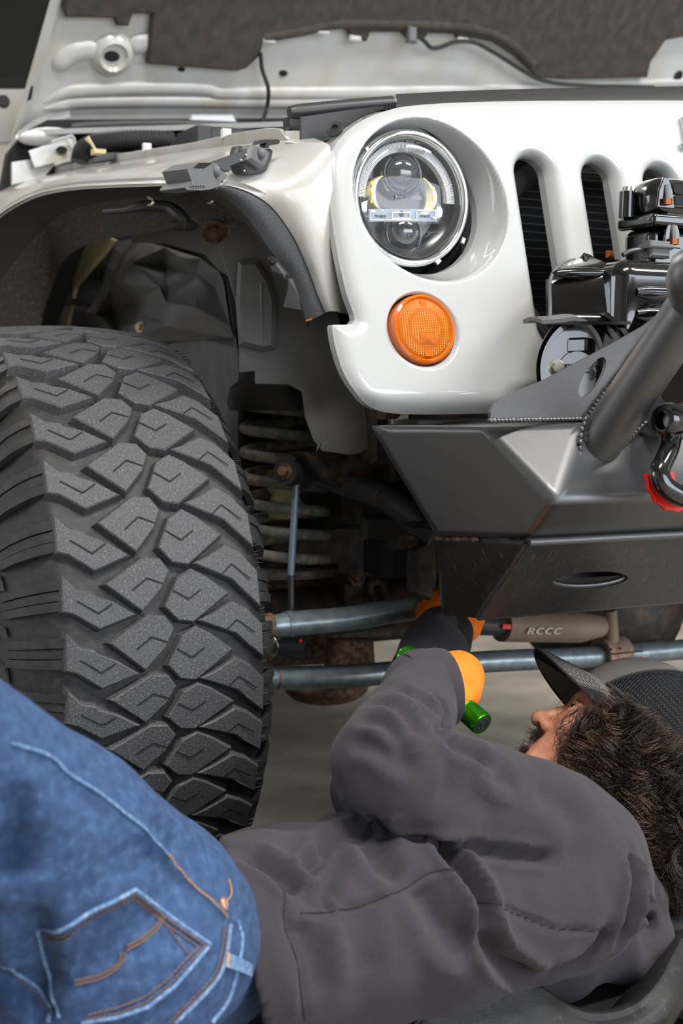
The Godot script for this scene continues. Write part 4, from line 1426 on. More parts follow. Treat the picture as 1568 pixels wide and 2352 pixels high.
func build_engine_bay():
	var e := assembly("engine_bay", car)
	part("bulkhead", plate(all_z([4, 440, 20, 350, 60, 300, 110, 275, 1900, 262, 1900, 700, 4, 700], -2.88), 0.03, Vector3.BACK), M.dark, e)
	part("engine_block", box(Vector3(1.5, 0.88, -2.4), Vector3(0.72, 0.44, 0.7), Basis(), 0.03), M.dark, e)
	part("bay_floor", box(Vector3(1.5, 0.72, -2.4), Vector3(0.9, 0.03, 1.3), Basis(), 0.0), M.dark, e)
	part("bulkhead_seal", tube(smooth_path(all_z([163, 292, 230, 287, 400, 284, 560, 290, 664, 299], -2.82), 6), 0.0085, 10), M.seal, e)
	part("bulkhead_seal", tube(smooth_path(all_z([165, 306, 240, 300, 400, 297, 560, 302, 664, 310], -2.81), 6), 0.0095, 10), M.seal, e)
	var hose := smooth_path(all_z([184, 372, 190, 346, 215, 330, 260, 322, 330, 320, 400, 322], -2.62), 8)
	var dense := []
	for i in hose.size() - 1:
		dense.append(hose[i])
		dense.append((hose[i] as Vector3).lerp(hose[i + 1], 0.5))
	var rr := []
	for i in dense.size():
		rr.append(0.0185 if i % 2 == 0 else 0.016)
	part("intake_hose", tube(dense, rr, 14), M.black_plastic, e)
	part("filter_box", plate(all_z([451, 287, 560, 294, 655, 300, 655, 345, 451, 345], -2.40), 0.10, Vector3.BACK, 0.004), M.black_plastic, e)
	part("filter_box_lid", plate([on_z(390, 322, -2.55), on_z(451, 286, -2.395), on_z(451, 350, -2.395), on_z(390, 360, -2.55)], 0.03, Vector3(-1, 0, 0.6), 0.003), M.black_plastic, e)
	part("washer_bottle", ball(on_z(105, 314, -2.85), Vector3(0.058, 0.018, 0.04), Basis(Vector3.BACK, 0.12), 16), M.label_white, e, 60.0)
	part("battery_bracket", tube(smooth_path(all_z([125, 378, 148, 371, 168, 366, 174, 360, 172, 330, 166, 314, 158, 314, 118, 326], -2.70), 3), 0.0035, 6), M.paint, e)
	part("bracket_panel", plate(all_z([66, 346, 158, 316, 168, 322, 170, 362, 128, 372, 80, 385], -2.72), 0.004, Vector3.BACK), M.paint_dirty, e)
	part("bracket_hole", prism(disc(0.010, 16, 0.007), frame_on(on_z(143, 344, -2.714), Vector3.BACK), 0.003), M.dark, e)
	part("inner_wing_panel", plate(all_z([28, 372, 70, 366, 128, 376, 100, 408, 28, 424], -2.74), 0.01, Vector3(0, 0.4, 1)), M.paint_dirty, e)
	part("support_rod", tube(all_z([199, 316, 210, 330, 222, 350], -2.55), [0.006, 0.003, 0.003], 8), M.cream, e)
	part("rod_foot", box(on_z(226, 350, -2.55), Vector3(0.024, 0.010, 0.02), Basis(), 0.002), M.cream, e)
	part("coolant_cap", plate(all_z([215, 362, 250, 350, 320, 350, 330, 356, 215, 372], -2.5), 0.03, Vector3.BACK, 0.004), M.black_plastic, e)
	# rubber seals on the nose panel and the black sheet behind the grille's corner
	var n := assembly("nose_seal", car)
	var top := []
	var low := []
	for q in [[909, 216, 918, 243], [1050, 209, 1050, 237], [1250, 203, 1250, 232], [1450, 200, 1450, 229], [1640, 200, 1640, 229]]:
		var f := on_face(q[2], q[3])
		low.append(f + Vector3(0, 0, -0.012))
		top.append(on_z(q[0], q[1], f.z - 0.05))
	var lr := low.duplicate()
	var tr := top.duplicate()
	for i in range(low.size() - 2, -1, -1):
		lr.append(Vector3(2 * MID - low[i].x, low[i].y, low[i].z))
		tr.append(Vector3(2 * MID - top[i].x, top[i].y, top[i].z))
	part("rubber_strip", sheet(between(smooth_path(tr, 3), smooth_path(lr, 3), 5, Vector3(0, 0.004, 0.004)), 0.006, Vector3(0, 0.5, 1)), M.seal, n, 60.0)
	part("strip_hole", prism(disc(0.004, 12), frame_on(on_face(1451, 219) + Vector3(0, 0, -0.018), Vector3(0, 0.5, 1)), 0.004), M.dark, n)
	part("bulb_seal", tube(smooth_path(all_z([664, 258, 690, 256, 780, 247, 900, 237], -1.80), 5), [0.008, 0.0105, 0.0105, 0.0105], 12), M.seal, n)
	part("seal_foot", plate(all_z([662, 268, 690, 266, 690, 300, 664, 296], -1.80), 0.02, Vector3.BACK, 0.002), M.seal, n)
	part("corner_sheet", plate(all_z([690, 268, 800, 252, 912, 240, 880, 252, 832, 268, 800, 292, 772, 318, 745, 326, 690, 326], -1.765), 0.004, Vector3.BACK, 0.001), M.black_plastic, n)
	part("fill_panel", plate(all_z([655, 300, 692, 300, 692, 330, 660, 330], -1.80), 0.004, Vector3.BACK), M.paint_dirty, n)
	part("side_cheek", sheet(between([on_z(745, 330, -1.74), on_z(762, 318, -1.74), on_z(790, 296, -1.74), on_z(830, 270, -1.74)], [on_face(762, 372) + Vector3(0, 0, -0.02), on_face(772, 345) + Vector3(0, 0, -0.02), on_face(800, 306) + Vector3(0, 0, -0.02), on_face(850, 270) + Vector3(0, 0, -0.02)], 3), 0.003, Vector3(-0.5, 0.5, 0.7)), M.paint_dirty, n)
	part("grommet", lathe([Vector2(0.012, 0.0), Vector2(0.012, 0.004), Vector2(0.006, 0.005), Vector2(0.005, 0.001), Vector2(0.0, 0.001)], frame_on(on_z(770, 299, -1.725), Vector3(-0.8, 0.5, 0.6)), 20), M.seal, n)
	for k in 4:
		part("seal_clip", box(on_z(886 + 7 * k, 246 - k, -1.70), Vector3(0.003, 0.008, 0.008), Basis(), 0.0006), M.dark, n)

# ---------- steel bumper ----------
func mirror(p: Vector3) -> Vector3:
	return Vector3(2 * MID - p.x, p.y, p.z)

func both_sides(m: Mb) -> Mb:
	var o := Mb.new()
	o.add(m)
	for i in range(0, m.p.size(), 3):
		o.tri(mirror(m.p[i]), mirror(m.p[i + 2]), mirror(m.p[i + 1]))
	return o

func beads(path: Array, r: float, step: float, into: Mb, sd := 1) -> Mb:
	var rng := RandomNumberGenerator.new()
	rng.seed = sd
	for i in path.size() - 1:
		var a: Vector3 = path[i]
		var b: Vector3 = path[i + 1]
		var n := maxi(1, int((b - a).length() / step))
		for k in n:
			var t := (b - a).normalized()
			var q := frame_on(a.lerp(b, float(k) / n), t).basis
			ball(a.lerp(b, float(k) / n), Vector3(r * rng.randf_range(0.85, 1.2), r * rng.randf_range(0.8, 1.1), step * 0.75), q, 8, into)
	return into

func with_hole(outline: Array, hole: Array, origin: Vector3, normal: Vector3, thick: float, bevel: float) -> Mb:
	var xf := frame_on(origin, normal)
	var inv := xf.affine_inverse()
	var o := PackedVector2Array()
	var h := PackedVector2Array()
	for q in outline:
		var l: Vector3 = inv * (q as Vector3)
		o.append(Vector2(l.x, l.y))
	var c := Vector2.ZERO
	for q in hole:
		var l: Vector3 = inv * (q as Vector3)
		h.append(Vector2(l.x, l.y))
		c += Vector2(l.x, l.y)
	c /= h.size()
	var m := Mb.new()
	for s in [-1, 1]:
		var half := PackedVector2Array([c + Vector2(0, -5), c + Vector2(5 * s, -5), c + Vector2(5 * s, 5), c + Vector2(0, 5)])
		for piece in Geometry2D.intersect_polygons(o, half):
			for q in Geometry2D.clip_polygons(piece, h):
				prism(q, xf, thick, 0.0, m)
	return m

func oval(cx: float, cy: float, rx: float, ry: float, turn: float, n := 36) -> Array:
	var out := []
	for i in n:
		var a := TAU * i / n
		var q := Vector2(cos(a) * rx, sin(a) * ry).rotated(turn)
		out.append_array([cx + q.x, cy + q.y])
	return out

func build_bumper():
	var b := assembly("bumper", car)
	var A := on_z(850, 986, -1.56)
	var B := on_z(1110, 979, -1.43)
	var C := on_z(1336, 966, -1.365)
	var D := on_z(1278, 1153, -1.325)
	var E := on_z(1000, 1233, -1.52)
	var F := on_z(1216, 1240, -1.40)
	A.y = B.y
	C.y = B.y + 0.004
	var Cm := mirror(C)
	var Dm := mirror(D)
	var Fm := mirror(F)
	var Ab := Vector3(A.x + 0.10, A.y, -1.70)
	var Bb := Vector3(B.x + 0.06, B.y, -1.70)
	var Eb := Vector3(E.x + 0.10, E.y, -1.70)
	var Fb := Vector3(F.x, F.y, -1.70)
	var Cb := Vector3(C.x, C.y, -1.70)
	var faces := [[A, E, F, D, B], [B, D, C], [A, B, Bb, Ab], [B, C, Cb, Bb], [A, Ab, Eb, E], [E, Eb, Fb, F]]
	var all := []
	for q in faces:
		all.append(q)
		var r := []
		for v in q:
			r.push_front(mirror(v))
		all.append(r)
	all.append([C, D, Dm, Cm])
	all.append([D, F, Fm, Dm])
	all.append([C, Cm, mirror(Cb), Cb])
	all.append([F, Fb, mirror(Fb), Fm])
	part("shell", soft_solid(all, 0.010), M.steel_black, b)
	# lower skid plate
	var k := assembly("skid_plate", car)
	var a := on_z(1000, 1233, -1.53)
	var c := on_z(1215, 1241, -1.392)
	var d := on_z(1102, 1421, -1.475)
	var e := on_z(1012, 1400, -1.575)
	var e1 := on_z(1020, 1414, -1.565)
	for sd in 2:
		var L := [a, e, e1, d, c]
		var T := [a, c, Vector3(c.x, c.y, -1.68), Vector3(a.x + 0.09, a.y, -1.68)]
		var K := [a, Vector3(a.x + 0.09, a.y, -1.68), Vector3(e.x + 0.08, e.y, -1.70), e]
		var fs := []
		for q in [L, T, K]:
			var r := []
			for v in q:
				if sd == 0:
					r.append(v)
				else:
					r.push_front(mirror(v))
			fs.append(r)
		part("side_plate", soft_solid(fs, 0.008), M.skid, k)
		var cf := tube([c + Vector3(0, -0.004, -0.004), d + Vector3(0, 0.002, -0.004)], 0.0045, 10) if sd == 0 else tube([mirror(c) + Vector3(0, -0.004, -0.004), mirror(d) + Vector3(0, 0.002, -0.004)], 0.0045, 10)
		part("corner_fold", cf, M.skid, k, 60.0)
	var fn := (d - c).cross(Vector3.RIGHT).normalized()
	if fn.z < 0:
		fn = -fn
	var hole := all_plane(oval(1355, 1333, 86, 19, -0.07), c, fn)
	var whole := with_hole([c, d, mirror(d), mirror(c)], hole, (c + d) / 2, fn, 0.006, 0.0)
	part("front_plate", whole, M.skid, k, 20.0)
	part("folded_edge", tube([c + Vector3(0, -0.003, -0.002), mirror(c) + Vector3(0, -0.003, -0.002)], 0.006, 12), M.steel_black, k, 60.0)
	part("bottom_lip", tube([d + Vector3(0, 0.001, -0.004), mirror(d) + Vector3(0, 0.001, -0.004)], 0.004, 8), M.steel_black, k, 60.0)
	part("slot_liner", box(on_plane(1400, 1335, c - fn * 0.06, fn), Vector3(0.24, 0.05, 0.02), frame_on(Vector3.ZERO, fn).basis, 0.004), M.arm_blue, k)
	var rim_pts := []
	for q in hole:
		rim_pts.append((q as Vector3) - fn * 0.006)
	rim_pts.append(rim_pts[0])
	part("slot_rim", tube(rim_pts, 0.0035, 8, false), M.steel_black, k, 60.0)
	var rod := Mb.new()
	beads([a + Vector3(0.004, -0.002, 0.003), (a + c) / 2 + Vector3(0, -0.001, 0.003)], 0.004, 0.012, rod, 7)
	part("weld_bead", rod, M.rust, k, 60.0)
	# stinger hoop with its gusset plates
	var h := assembly("stinger_hoop", car)
	var t0 := on_z(1366, 1032, -1.368)
	var t1 := on_z(1590, 700, -1.215)
	var t2 := t1.lerp(t0, -0.28)
	var t3 := Vector3(MID, t2.y + 0.015, t2.z + 0.006)
	var path := [t0.lerp(t1, -0.16), t0.lerp(t1, 0.35), t0.lerp(t1, 0.7), t1, t2, t3]
	for q in [t2, t1, t0.lerp(t1, 0.7), t0.lerp(t1, 0.35), t0.lerp(t1, -0.16)]:
		path.append(mirror(q))
	part("tube", tube(smooth_path(path, 6), 0.0275, 28), M.steel_black, h, 60.0)
	var bw := Mb.new()
	var ring := []
	for i in range(0, 22):
		var an := PI * 0.62 + PI * 1.30 * i / 21.0
		var dir := (t1 - t0).normalized()
		var sx := dir.cross(Vector3.BACK).normalized()
		var along := 0.0 if true else 1.0
		var q := Vector2(cos(an), sin(an))
		var axis := -sx
		ring.append(0)
	var low := [[1344, 962], [1336, 985], [1332, 1015], [1331, 1045], [1338, 1062], [1352, 1067], [1375, 1062], [1400, 1048], [1430, 1024], [1460, 994], [1488, 964], [1506, 944]]
	var lw := []
	for q in low:
		lw.append(on_z(q[0], q[1], -1.352))
	beads(lw, 0.0036, 0.0052, bw, 3)
	part("weld_bead", bw, M.steel_black, h, 60.0)
	var gn := Vector3(-0.10, 0.12, 1).normalized()
	var g0 := on_z(1345, 965, -1.392)
	var gus := all_plane([1127, 962, 1126, 946, 1134, 928, 1152, 912, 1250, 872, 1400, 792, 1478, 748, 1540, 702, 1570, 690, 1560, 730, 1480, 850, 1400, 960], g0, gn)
	var gh := all_plane(oval(1360, 866, 52, 19, -1.02), g0, gn)
	part("gusset_plate", with_hole(gus, gh, g0, gn, 0.007, 0.0), mat(Color(0.30, 0.30, 0.31), 0.45, 0.0, {"bump": [tex.pebble, 0.03, 14.0]}), h, 20.0)
	var bead2 := Mb.new()
	var pa := all_plane([1126, 966, 1230, 964, 1340, 962], g0 + gn * 0.002, gn)
	beads(pa, 0.0034, 0.0050, bead2, 5)
	part("weld_bead", bead2, M.steel_black, h, 60.0)
	var bead3 := Mb.new()
	beads(all_plane([1346, 958, 1385, 905, 1430, 848, 1480, 778, 1530, 722, 1568, 682], g0 + gn * 0.004, gn), 0.0042, 0.0056, bead3, 6)
	part("weld_bead", bead3, M.weld, h, 60.0)
	# frame horn and plate between grille and bumper
	var hn := assembly("bumper_mount", car)
	part("crossmember", box(Vector3(1.5, 0.745, -1.77), Vector3(1.06, 0.09, 0.08), Basis(), 0.006), M.frame_steel, hn)
	part("filler_plate", box(Vector3(1.5, 0.757, -1.69), Vector3(1.02, 0.012, 0.09), Basis(), 0.002), M.steel_black, hn)
	part("mount_tab", plate(all_z([900, 946, 940, 946, 941, 978, 900, 978], -1.68), 0.012, Vector3.BACK, 0.002), M.zinc, hn)
	part("bolt_shank", tube([on_z(880, 944, -1.66), on_z(920, 955, -1.70)], 0.008, 12), M.rust, hn)
	part("bolt_head", bolt(on_z(876, 945, -1.655), Vector3(-0.4, 0.1, 1), 0.0075, 0.010), M.rust, hn)

# ---------- winch ----------
func round_box(lo: Vector3, hi: Vector3, r: float, into: Mb = null) -> Mb:        # a box with all its edges rounded
	var m := into if into else Mb.new()
	var c := (lo + hi) / 2
	var e := (hi - lo) / 2 - Vector3(r, r, r)
	var n := 12
	var rows := []
	for i in n + 1:
		var th := -PI / 2 + PI * i / n
		var line := []
		for j in 4 * 5 + 1:
			var k := j % 20
			var q := k / 5
			var ph := (q + float(k % 5) / 4.0) * PI / 2
			var d := Vector3(cos(th) * cos(ph), sin(th), cos(th) * sin(ph))
			var sx := 1.0 if q == 0 or q == 3 else -1.0
			var sz := 1.0 if q < 2 else -1.0
			var sy := 1.0 if i > n / 2 else -1.0
			line.append(c + Vector3(sx * e.x, sy * e.y, sz * e.z) + d * r)
		rows.append(line)
		if i == n / 2:
			var up := []
			for q in line:
				up.append(Vector3(q.x, q.y + 2 * e.y, q.z))
			rows.append(up)
	for i in rows.size() - 1:
		for j in 20:
			m.quad(rows[i][j + 1], rows[i][j], rows[i + 1][j], rows[i + 1][j + 1])
	for s in [0, rows.size() - 1]:
		var y: float = rows[s][0].y
		var a := Vector3(c.x - e.x, y, c.z - e.z)
		var b := Vector3(c.x + e.x, y, c.z - e.z)
		var g := Vector3(c.x + e.x, y, c.z + e.z)
		var h := Vector3(c.x - e.x, y, c.z + e.z)
		if s == 0:
			m.quad(a, b, g, h)
		else:
			m.quad(a, h, g, b)
	return m

func build_winch():
	var w := assembly("winch", car)
	var zf := -1.425
	# broad rounded drum cover with two pressed flutes
	var lo := on_z(1424, 800, zf)
	var hi := on_z(1424, 590, zf)
	part("drum_cover", round_box(Vector3(lo.x, lo.y - 0.01, -1.585), Vector3(2 * MID - lo.x, hi.y, zf), 0.024), M.gloss_black, w, 40.0)
	for q in [671, 722]:
		var p := on_z(1462, q, zf + 0.0005)
		part("cover_flute", tube([p, p + Vector3(0.02, 0, 0), Vector3(MID, p.y, p.z), Vector3(2 * MID - p.x, p.y, p.z)], [0.005, 0.0085, 0.0085, 0.005], 14, true, null, 0.6, Vector3.BACK), M.gloss_black, w, 60.0)
	# side housing that folds round to the left
	var zl := -1.42
	var a := []
	for q in [[1246, 738, -1.47], [1262, 734, -1.49], [1263, 700, -1.495], [1262, 655, -1.50], [1268, 630, -1.505], [1282, 612, -1.515], [1300, 602, -1.54], [1320, 597, -1.57]]:
		a.append(on_z(q[0], q[1], q[2]))
	var b := []
	for q in a:
		b.append(Vector3(lo.x + 0.012, q.y, q.z + 0.05))
	part("side_housing", sheet(between(smooth_path(a, 4), smooth_path(b, 4), 4), 0.004, Vector3(-0.3, 0.2, 1)), M.gloss_black, w, 60.0)
	part("housing_rim", tube(smooth_path(a.slice(1), 4), 0.0025, 8), M.grey_plastic, w, 60.0)
	part("housing_flute", ball(on_z(1345, 628, -1.475), Vector3(0.045, 0.008, 0.008), Basis(Vector3.UP, -0.32), 20), M.gloss_black, w, 60.0)
	part("housing_back", plate(all_z([1268, 640, 1300, 602, 1420, 596, 1420, 800, 1268, 735], -1.57), 0.015, Vector3.BACK), M.gloss_black, w)
	var lip := smooth_path([on_z(1246, 735, -1.455), on_z(1290, 732, -1.455), on_z(1325, 728, -1.452), on_z(1352, 740, -1.448), on_z(1378, 775, -1.445), on_z(1392, 830, -1.445)], 5)
	var lip2 := []
	for q in lip:
		lip2.append((q as Vector3) + Vector3(0.012, 0.004, -0.06))
	part("gear_shroud", sheet(between(lip, lip2, 3, Vector3(0.0, 0.004, 0)), 0.005, Vector3(0.3, 1, 0.3)), M.grey_plastic, w, 60.0)
	# clutch end cap facing left
	var cn := Vector3(-0.93, 0.05, 0.36).normalized()
	var cx := frame_on(on_z(1336, 842, -1.475), cn)
	part("end_cap", lathe([Vector2(0.066, -0.07), Vector2(0.066, -0.004), Vector2(0.063, 0.0), Vector2(0.056, 0.0), Vector2(0.054, 0.003), Vector2(0.0, 0.004)], cx, 56), M.gloss_black, w)
	part("shroud_ring", lathe([Vector2(0.060, -0.05), Vector2(0.072, -0.048), Vector2(0.074, -0.006), Vector2(0.070, -0.001), Vector2(0.068, -0.004)], cx, 56), M.gloss_black, w)
	part("clutch_lever", prism(rect(0.030, 0.020, 0.004), cx * Transform3D(Basis(), Vector3(0.0, 0.026, 0.016)), 0.014, 0.003), M.gloss_black, w)
	part("clutch_dial", lathe([Vector2(0.034, 0.0), Vector2(0.033, 0.014), Vector2(0.030, 0.017), Vector2(0.0, 0.017)], cx * Transform3D(Basis(), Vector3(0.002, -0.012, 0)), 36), M.gloss_black, w)
	var word := part("clutch_print", lettering("FREE", 0.017, 0.0012, "Droid Sans", 700), M.ink, w)
	word.transform = cx * Transform3D(Basis(), Vector3(0.002, -0.004, 0.0178))
	part("zinc_bolt", bolt(on_z(1277, 845, -1.455), Vector3(-0.5, 0, 1), 0.007, 0.012), M.zinc, w)
	# relay box on top: base, belt and domed lid with slots
	var zs := -1.475
	var q0 := on_z(1500, 590, zs)
	var q1 := on_z(1500, 402, zs)
	var belt := on_z(1503, 518, zs)
	var belt_top := on_z(1503, 488, zs)
	var dome := on_z(1520, 400, zs)
	part("relay_base", round_box(Vector3(q0.x + 0.004, q0.y - 0.02, -1.545), Vector3(2 * MID - q0.x - 0.004, belt.y, zs - 0.008), 0.012), M.gloss_black, w, 40.0)
	part("relay_belt", round_box(Vector3(belt.x - 0.004, belt.y, -1.55), Vector3(2 * MID - belt.x + 0.004, belt_top.y, zs + 0.004), 0.006), M.gloss_black, w, 40.0)
	part("relay_lid", round_box(Vector3(dome.x - 0.008, belt_top.y - 0.01, -1.545), Vector3(2 * MID - dome.x + 0.008, dome.y, zs), 0.026), M.gloss_black, w, 40.0)
	part("screw_tower", tube([on_z(1440, 500, zs - 0.05), on_z(1440, 440, zs - 0.05)], [0.012, 0.0105], 16), M.gloss_black, w, 40.0)
	part("screw_head", tube([on_z(1440, 441, zs - 0.05), on_z(1440, 429, zs - 0.05)], 0.0062, 12), M.zinc, w, 40.0)
	for q in [[1533, 470, 440], [1548, 562, 535]]:
		var p := on_z(q[0], q[1], zs + 0.006)
		part("brass_nut", tube([p, p + Vector3(0, 0.008, 0)], 0.0062, 6), M.copper, w, 20.0)
		part("stud", tube([p, p + Vector3(0, 0.026, -0.004)], 0.003, 8), M.grey_plastic, w)
		part("stud_recess", plate([p + Vector3(-0.015, -0.004, -0.0035), p + Vector3(0.015, -0.004, -0.0035), p + Vector3(0.012, 0.018, -0.0035), p + Vector3(0.004, 0.036, -0.0035), p + Vector3(-0.004, 0.036, -0.0035), p + Vector3(-0.012, 0.018, -0.0035)], 0.004, Vector3.BACK, 0.001), M.gloss_black, w)
	for q in [[1560, 434], [1562, 460]]:
		part("lid_slot", prism(rect(0.020, 0.013, 0.005), frame_on(on_z(q[0], q[1], zs + 0.002), Vector3.BACK), 0.006), M.dark, w)
	part("cable_socket", box(on_z(1506, 574, zs + 0.012), Vector3(0.034, 0.022, 0.02), Basis(), 0.003), M.grey_plastic, w)
	part("socket_cap", box(on_z(1506, 567, zs + 0.014), Vector3(0.040, 0.006, 0.026), Basis(), 0.002), M.grey_plastic, w)
	part("cable", tube(smooth_path([on_z(1430, 586, zs + 0.01), on_z(1446, 577, zs + 0.01), on_z(1470, 573, zs + 0.01), on_z(1500, 573, zs + 0.01)], 5), 0.0032, 8), M.seal, w)
	part("copper_stud", box(on_z(1399, 584, -1.56), Vector3(0.010, 0.010, 0.010), Basis(), 0.003), M.copper, w)
	part("drum", tube([Vector3(1.30, 0.815, -1.49), Vector3(1.70, 0.815, -1.49)], 0.034, 24), M.beige, w)
	part("feed_plate", box(Vector3(1.5, 0.76, -1.50), Vector3(0.55, 0.012, 0.13), Basis(), 0.002), M.steel_black, w)

# ---------- axle, springs and steering ----------
func coil_path(c: Vector3, r: float, y0: float, y1: float, turns: float) -> Array:
	var out := []
	var n := int(turns * 28)
	for i in n + 1:
		var a := TAU * turns * i / n
		out.append(Vector3(c.x + r * cos(a), lerpf(y0, y1, float(i) / n), c.z + r * sin(a)))
	return out

func build_underside():
	var u := assembly("front_suspension", car)
	var sc := on_z(655, 1100, -2.03)
	var y1 := on_z(600, 940, -2.03).y
	part("coil_spring", tube(coil_path(sc, 0.064, 0.535, y1 + 0.01, 6.6), 0.0088, 10), M.coil, u, 60.0)
	part("spring_seat", lathe([Vector2(0.0, 0.06), Vector2(0.05, 0.055), Vector2(0.062, 0.04), Vector2(0.082, 0.025), Vector2(0.088, 0.0), Vector2(0.084, -0.012), Vector2(0.080, 0.0), Vector2(0.06, 0.02)], Transform3D(Basis(Vector3.RIGHT, -PI / 2), Vector3(sc.x - 0.005, y1 + 0.01, sc.z)), 40), M.black_plastic, u)
	part("spring_perch", lathe([Vector2(0.085, 0.0), Vector2(0.085, 0.012), Vector2(0.05, 0.016), Vector2(0.0, 0.016)], Transform3D(Basis(Vector3.RIGHT, -PI / 2), Vector3(sc.x, 0.515, sc.z)), 36), M.frame_steel, u)
	part("bump_stop", lathe([Vector2(0.0, -0.02), Vector2(0.026, -0.015), Vector2(0.034, 0.0), Vector2(0.022, 0.02), Vector2(0.034, 0.04), Vector2(0.03, 0.06), Vector2(0.0, 0.06)], Transform3D(Basis(Vector3.RIGHT, -PI / 2), Vector3(sc.x, 0.62, sc.z)), 24), M.cream, u, 60.0)
	part("shock_absorber", tube([Vector3(sc.x - 0.01, 0.50, sc.z - 0.10), Vector3(sc.x + 0.01, 1.0, sc.z - 0.13)], 0.028, 16), M.dark, u)
	# anti-roll bar arm and its drop link
	var arm := smooth_path([on_z(672, 1088, -1.90), on_z(735, 1092, -1.88), on_z(800, 1115, -1.84), on_z(870, 1138, -1.79), on_z(925, 1172, -1.75), on_z(1000, 1228, -1.71)], 6)
	part("roll_bar_arm", tube(arm, [0.018, 0.018, 0.0185, 0.0185, 0.019, 0.019, 0.018], 18), M.arm_blue, u, 60.0)
	part("arm_weld", tube([on_z(868, 1137, -1.79), on_z(878, 1142, -1.785)], 0.0195, 18, false), M.rust, u, 60.0)
	var eye := on_z(677, 1088, -1.885)
	part("link_bush", tube([eye + Vector3(-0.026, 0.004, 0.02), eye + Vector3(0.02, -0.004, -0.012)], 0.0195, 22), M.black_plastic, u)
	part("link_bush_flange", tube([eye + Vector3(0.006, -0.001, 0.0), eye + Vector3(0.014, -0.002, -0.006)], 0.0225, 22), M.seal, u)
	part("bush_bolt", bolt(eye + Vector3(-0.026, 0.004, 0.02), Vector3(-0.8, 0.1, 0.6), 0.008, 0.01), M.rust, u)
	var lb := on_z(668, 1320, -1.885)
	part("drop_link", tube([eye + Vector3(-0.004, -0.012, 0.012), lb], 0.0055, 12), M.link, u)
	part("link_boot", tube([lb, lb + Vector3(0, -0.05, 0), lb + Vector3(0, -0.09, 0)], [0.0050, 0.0048, 0.009], 12), M.seal, u)
	part("link_end", tube([on_z(630, 1485, -1.88), on_z(700, 1485, -1.86)], [0.014, 0.022, 0.024, 0.020], 16), M.seal, u)
	part("link_nut", bolt(on_z(622, 1484, -1.88), Vector3(-1, 0, 0.5), 0.011, 0.014), M.zinc, u)
	part("grease_nipple", ball(on_z(689, 1472, -1.845), Vector3.ONE * 0.0035, Basis(), 10), M.red, u)
	# steering rods
	var s := assembly("steering", car)
	var drag := smooth_path([on_z(606, 1438, -1.83), on_z(640, 1436, -1.83), on_z(700, 1430, -1.83), on_z(800, 1421, -1.83), on_z(900, 1404, -1.83), on_z(1010, 1387, -1.83), on_z(1200, 1350, -1.83)], 6)
	part("drag_link", tube(drag, [0.0155, 0.0155, 0.0180, 0.0182, 0.0182, 0.0182, 0.0182, 0.018, 0.018], 24), M.rod, s, 60.0)
	part("drag_link_collar", tube([on_z(656, 1434, -1.83), on_z(672, 1432, -1.83)], 0.0192, 24), M.rod, s)
	part("drag_link_joint", tube([on_z(598, 1438, -1.83), on_z(622, 1437, -1.83)], 0.0185, 20), M.rust, s)
	var tie := smooth_path([on_z(606, 1557, -1.87), on_z(700, 1556, -1.87), on_z(830, 1551, -1.87), on_z(940, 1540, -1.87), on_z(1100, 1521, -1.87), on_z(1370, 1508, -1.87), on_z(1600, 1489, -1.87), on_z(1900, 1470, -1.87)], 6)
	part("tie_rod", tube(tie, 0.0175, 24), M.rod, s, 60.0)
	part("tie_rod_seam", tube([on_z(630, 1556, -1.87), on_z(636, 1556, -1.87)], 0.0180, 24, false), M.rust, s)
	var ta := on_z(1376, 1507, -1.87)
	var tb := on_z(1448, 1500, -1.87)
	var ax := (tb - ta).normalized()
	part("damper_clamp", lathe([Vector2(0.0185, 0.0), Vector2(0.030, 0.0), Vector2(0.0315, 0.002), Vector2(0.0315, 0.048), Vector2(0.030, 0.05), Vector2(0.0185, 0.05)], frame_on(ta, ax), 40), M.clamp, s)
	part("clamp_split", tube([ta + Vector3(0, 0.008, 0.031), tb + Vector3(0, 0.008, 0.031)], 0.0012, 6), M.dark, s)
	for q in [[1402, 1491], [1424, 1489], [1397, 1517], [1418, 1516], [1440, 1515]]:
		part("clamp_pin", ball(on_z(q[0], q[1], -1.838), Vector3.ONE * 0.0022, Basis(), 8), M.dark, s)
	var da := on_z(1085, 1425, -1.80)
	var db := on_z(1375, 1438, -1.80)
	part("steering_damper", tube([on_z(1150, 1436, -1.82), on_z(1330, 1440, -1.84), on_z(1378, 1438, -1.85)], [0.026, 0.026, 0.026, 0.018], 24), M.beige, s, 40.0)
	part("damper_shaft", tube([on_z(1060, 1432, -1.81), on_z(1152, 1436, -1.82)], 0.017, 16), M.seal, s)
	part("damper_stem", tube([on_z(1400, 1400, -1.85), on_z(1405, 1470, -1.86)], 0.012, 14), M.beige, s)
	var txt := part("damper_print", lettering("RCCC", 0.016, 0.0008, "Droid Sans", 700), mat(Color(0.78, 0.74, 0.62), 0.5), s)
	txt.transform = Transform3D(Basis(Vector3(1.7, -0.13, -0.06), Vector3(0.55, 0.8, -0.25), Vector3(0.05, 0.25, 1)), on_z(1250, 1450, -1.795))
	part("damper_stripe", box(on_z(1172, 1440, -1.797), Vector3(0.030, 0.008, 0.002), Basis(Vector3.BACK, -0.12), 0.0005), M.red, s)
	# axle and what hangs beneath the car
	var a := assembly("front_axle", car)
	part("axle_tube", tube([Vector3(0.72, 0.446, -2.06), Vector3(2.28, 0.446, -2.06)], 0.040, 24), M.frame_steel, a)
	part("differential", ball(Vector3(1.62, 0.43, -2.05), Vector3(0.15, 0.14, 0.16), Basis(), 28), M.frame_steel, a)
	part("knuckle", box(Vector3(0.80, 0.446, -2.02), Vector3(0.07, 0.24, 0.11), Basis(), 0.02), M.rust, a)
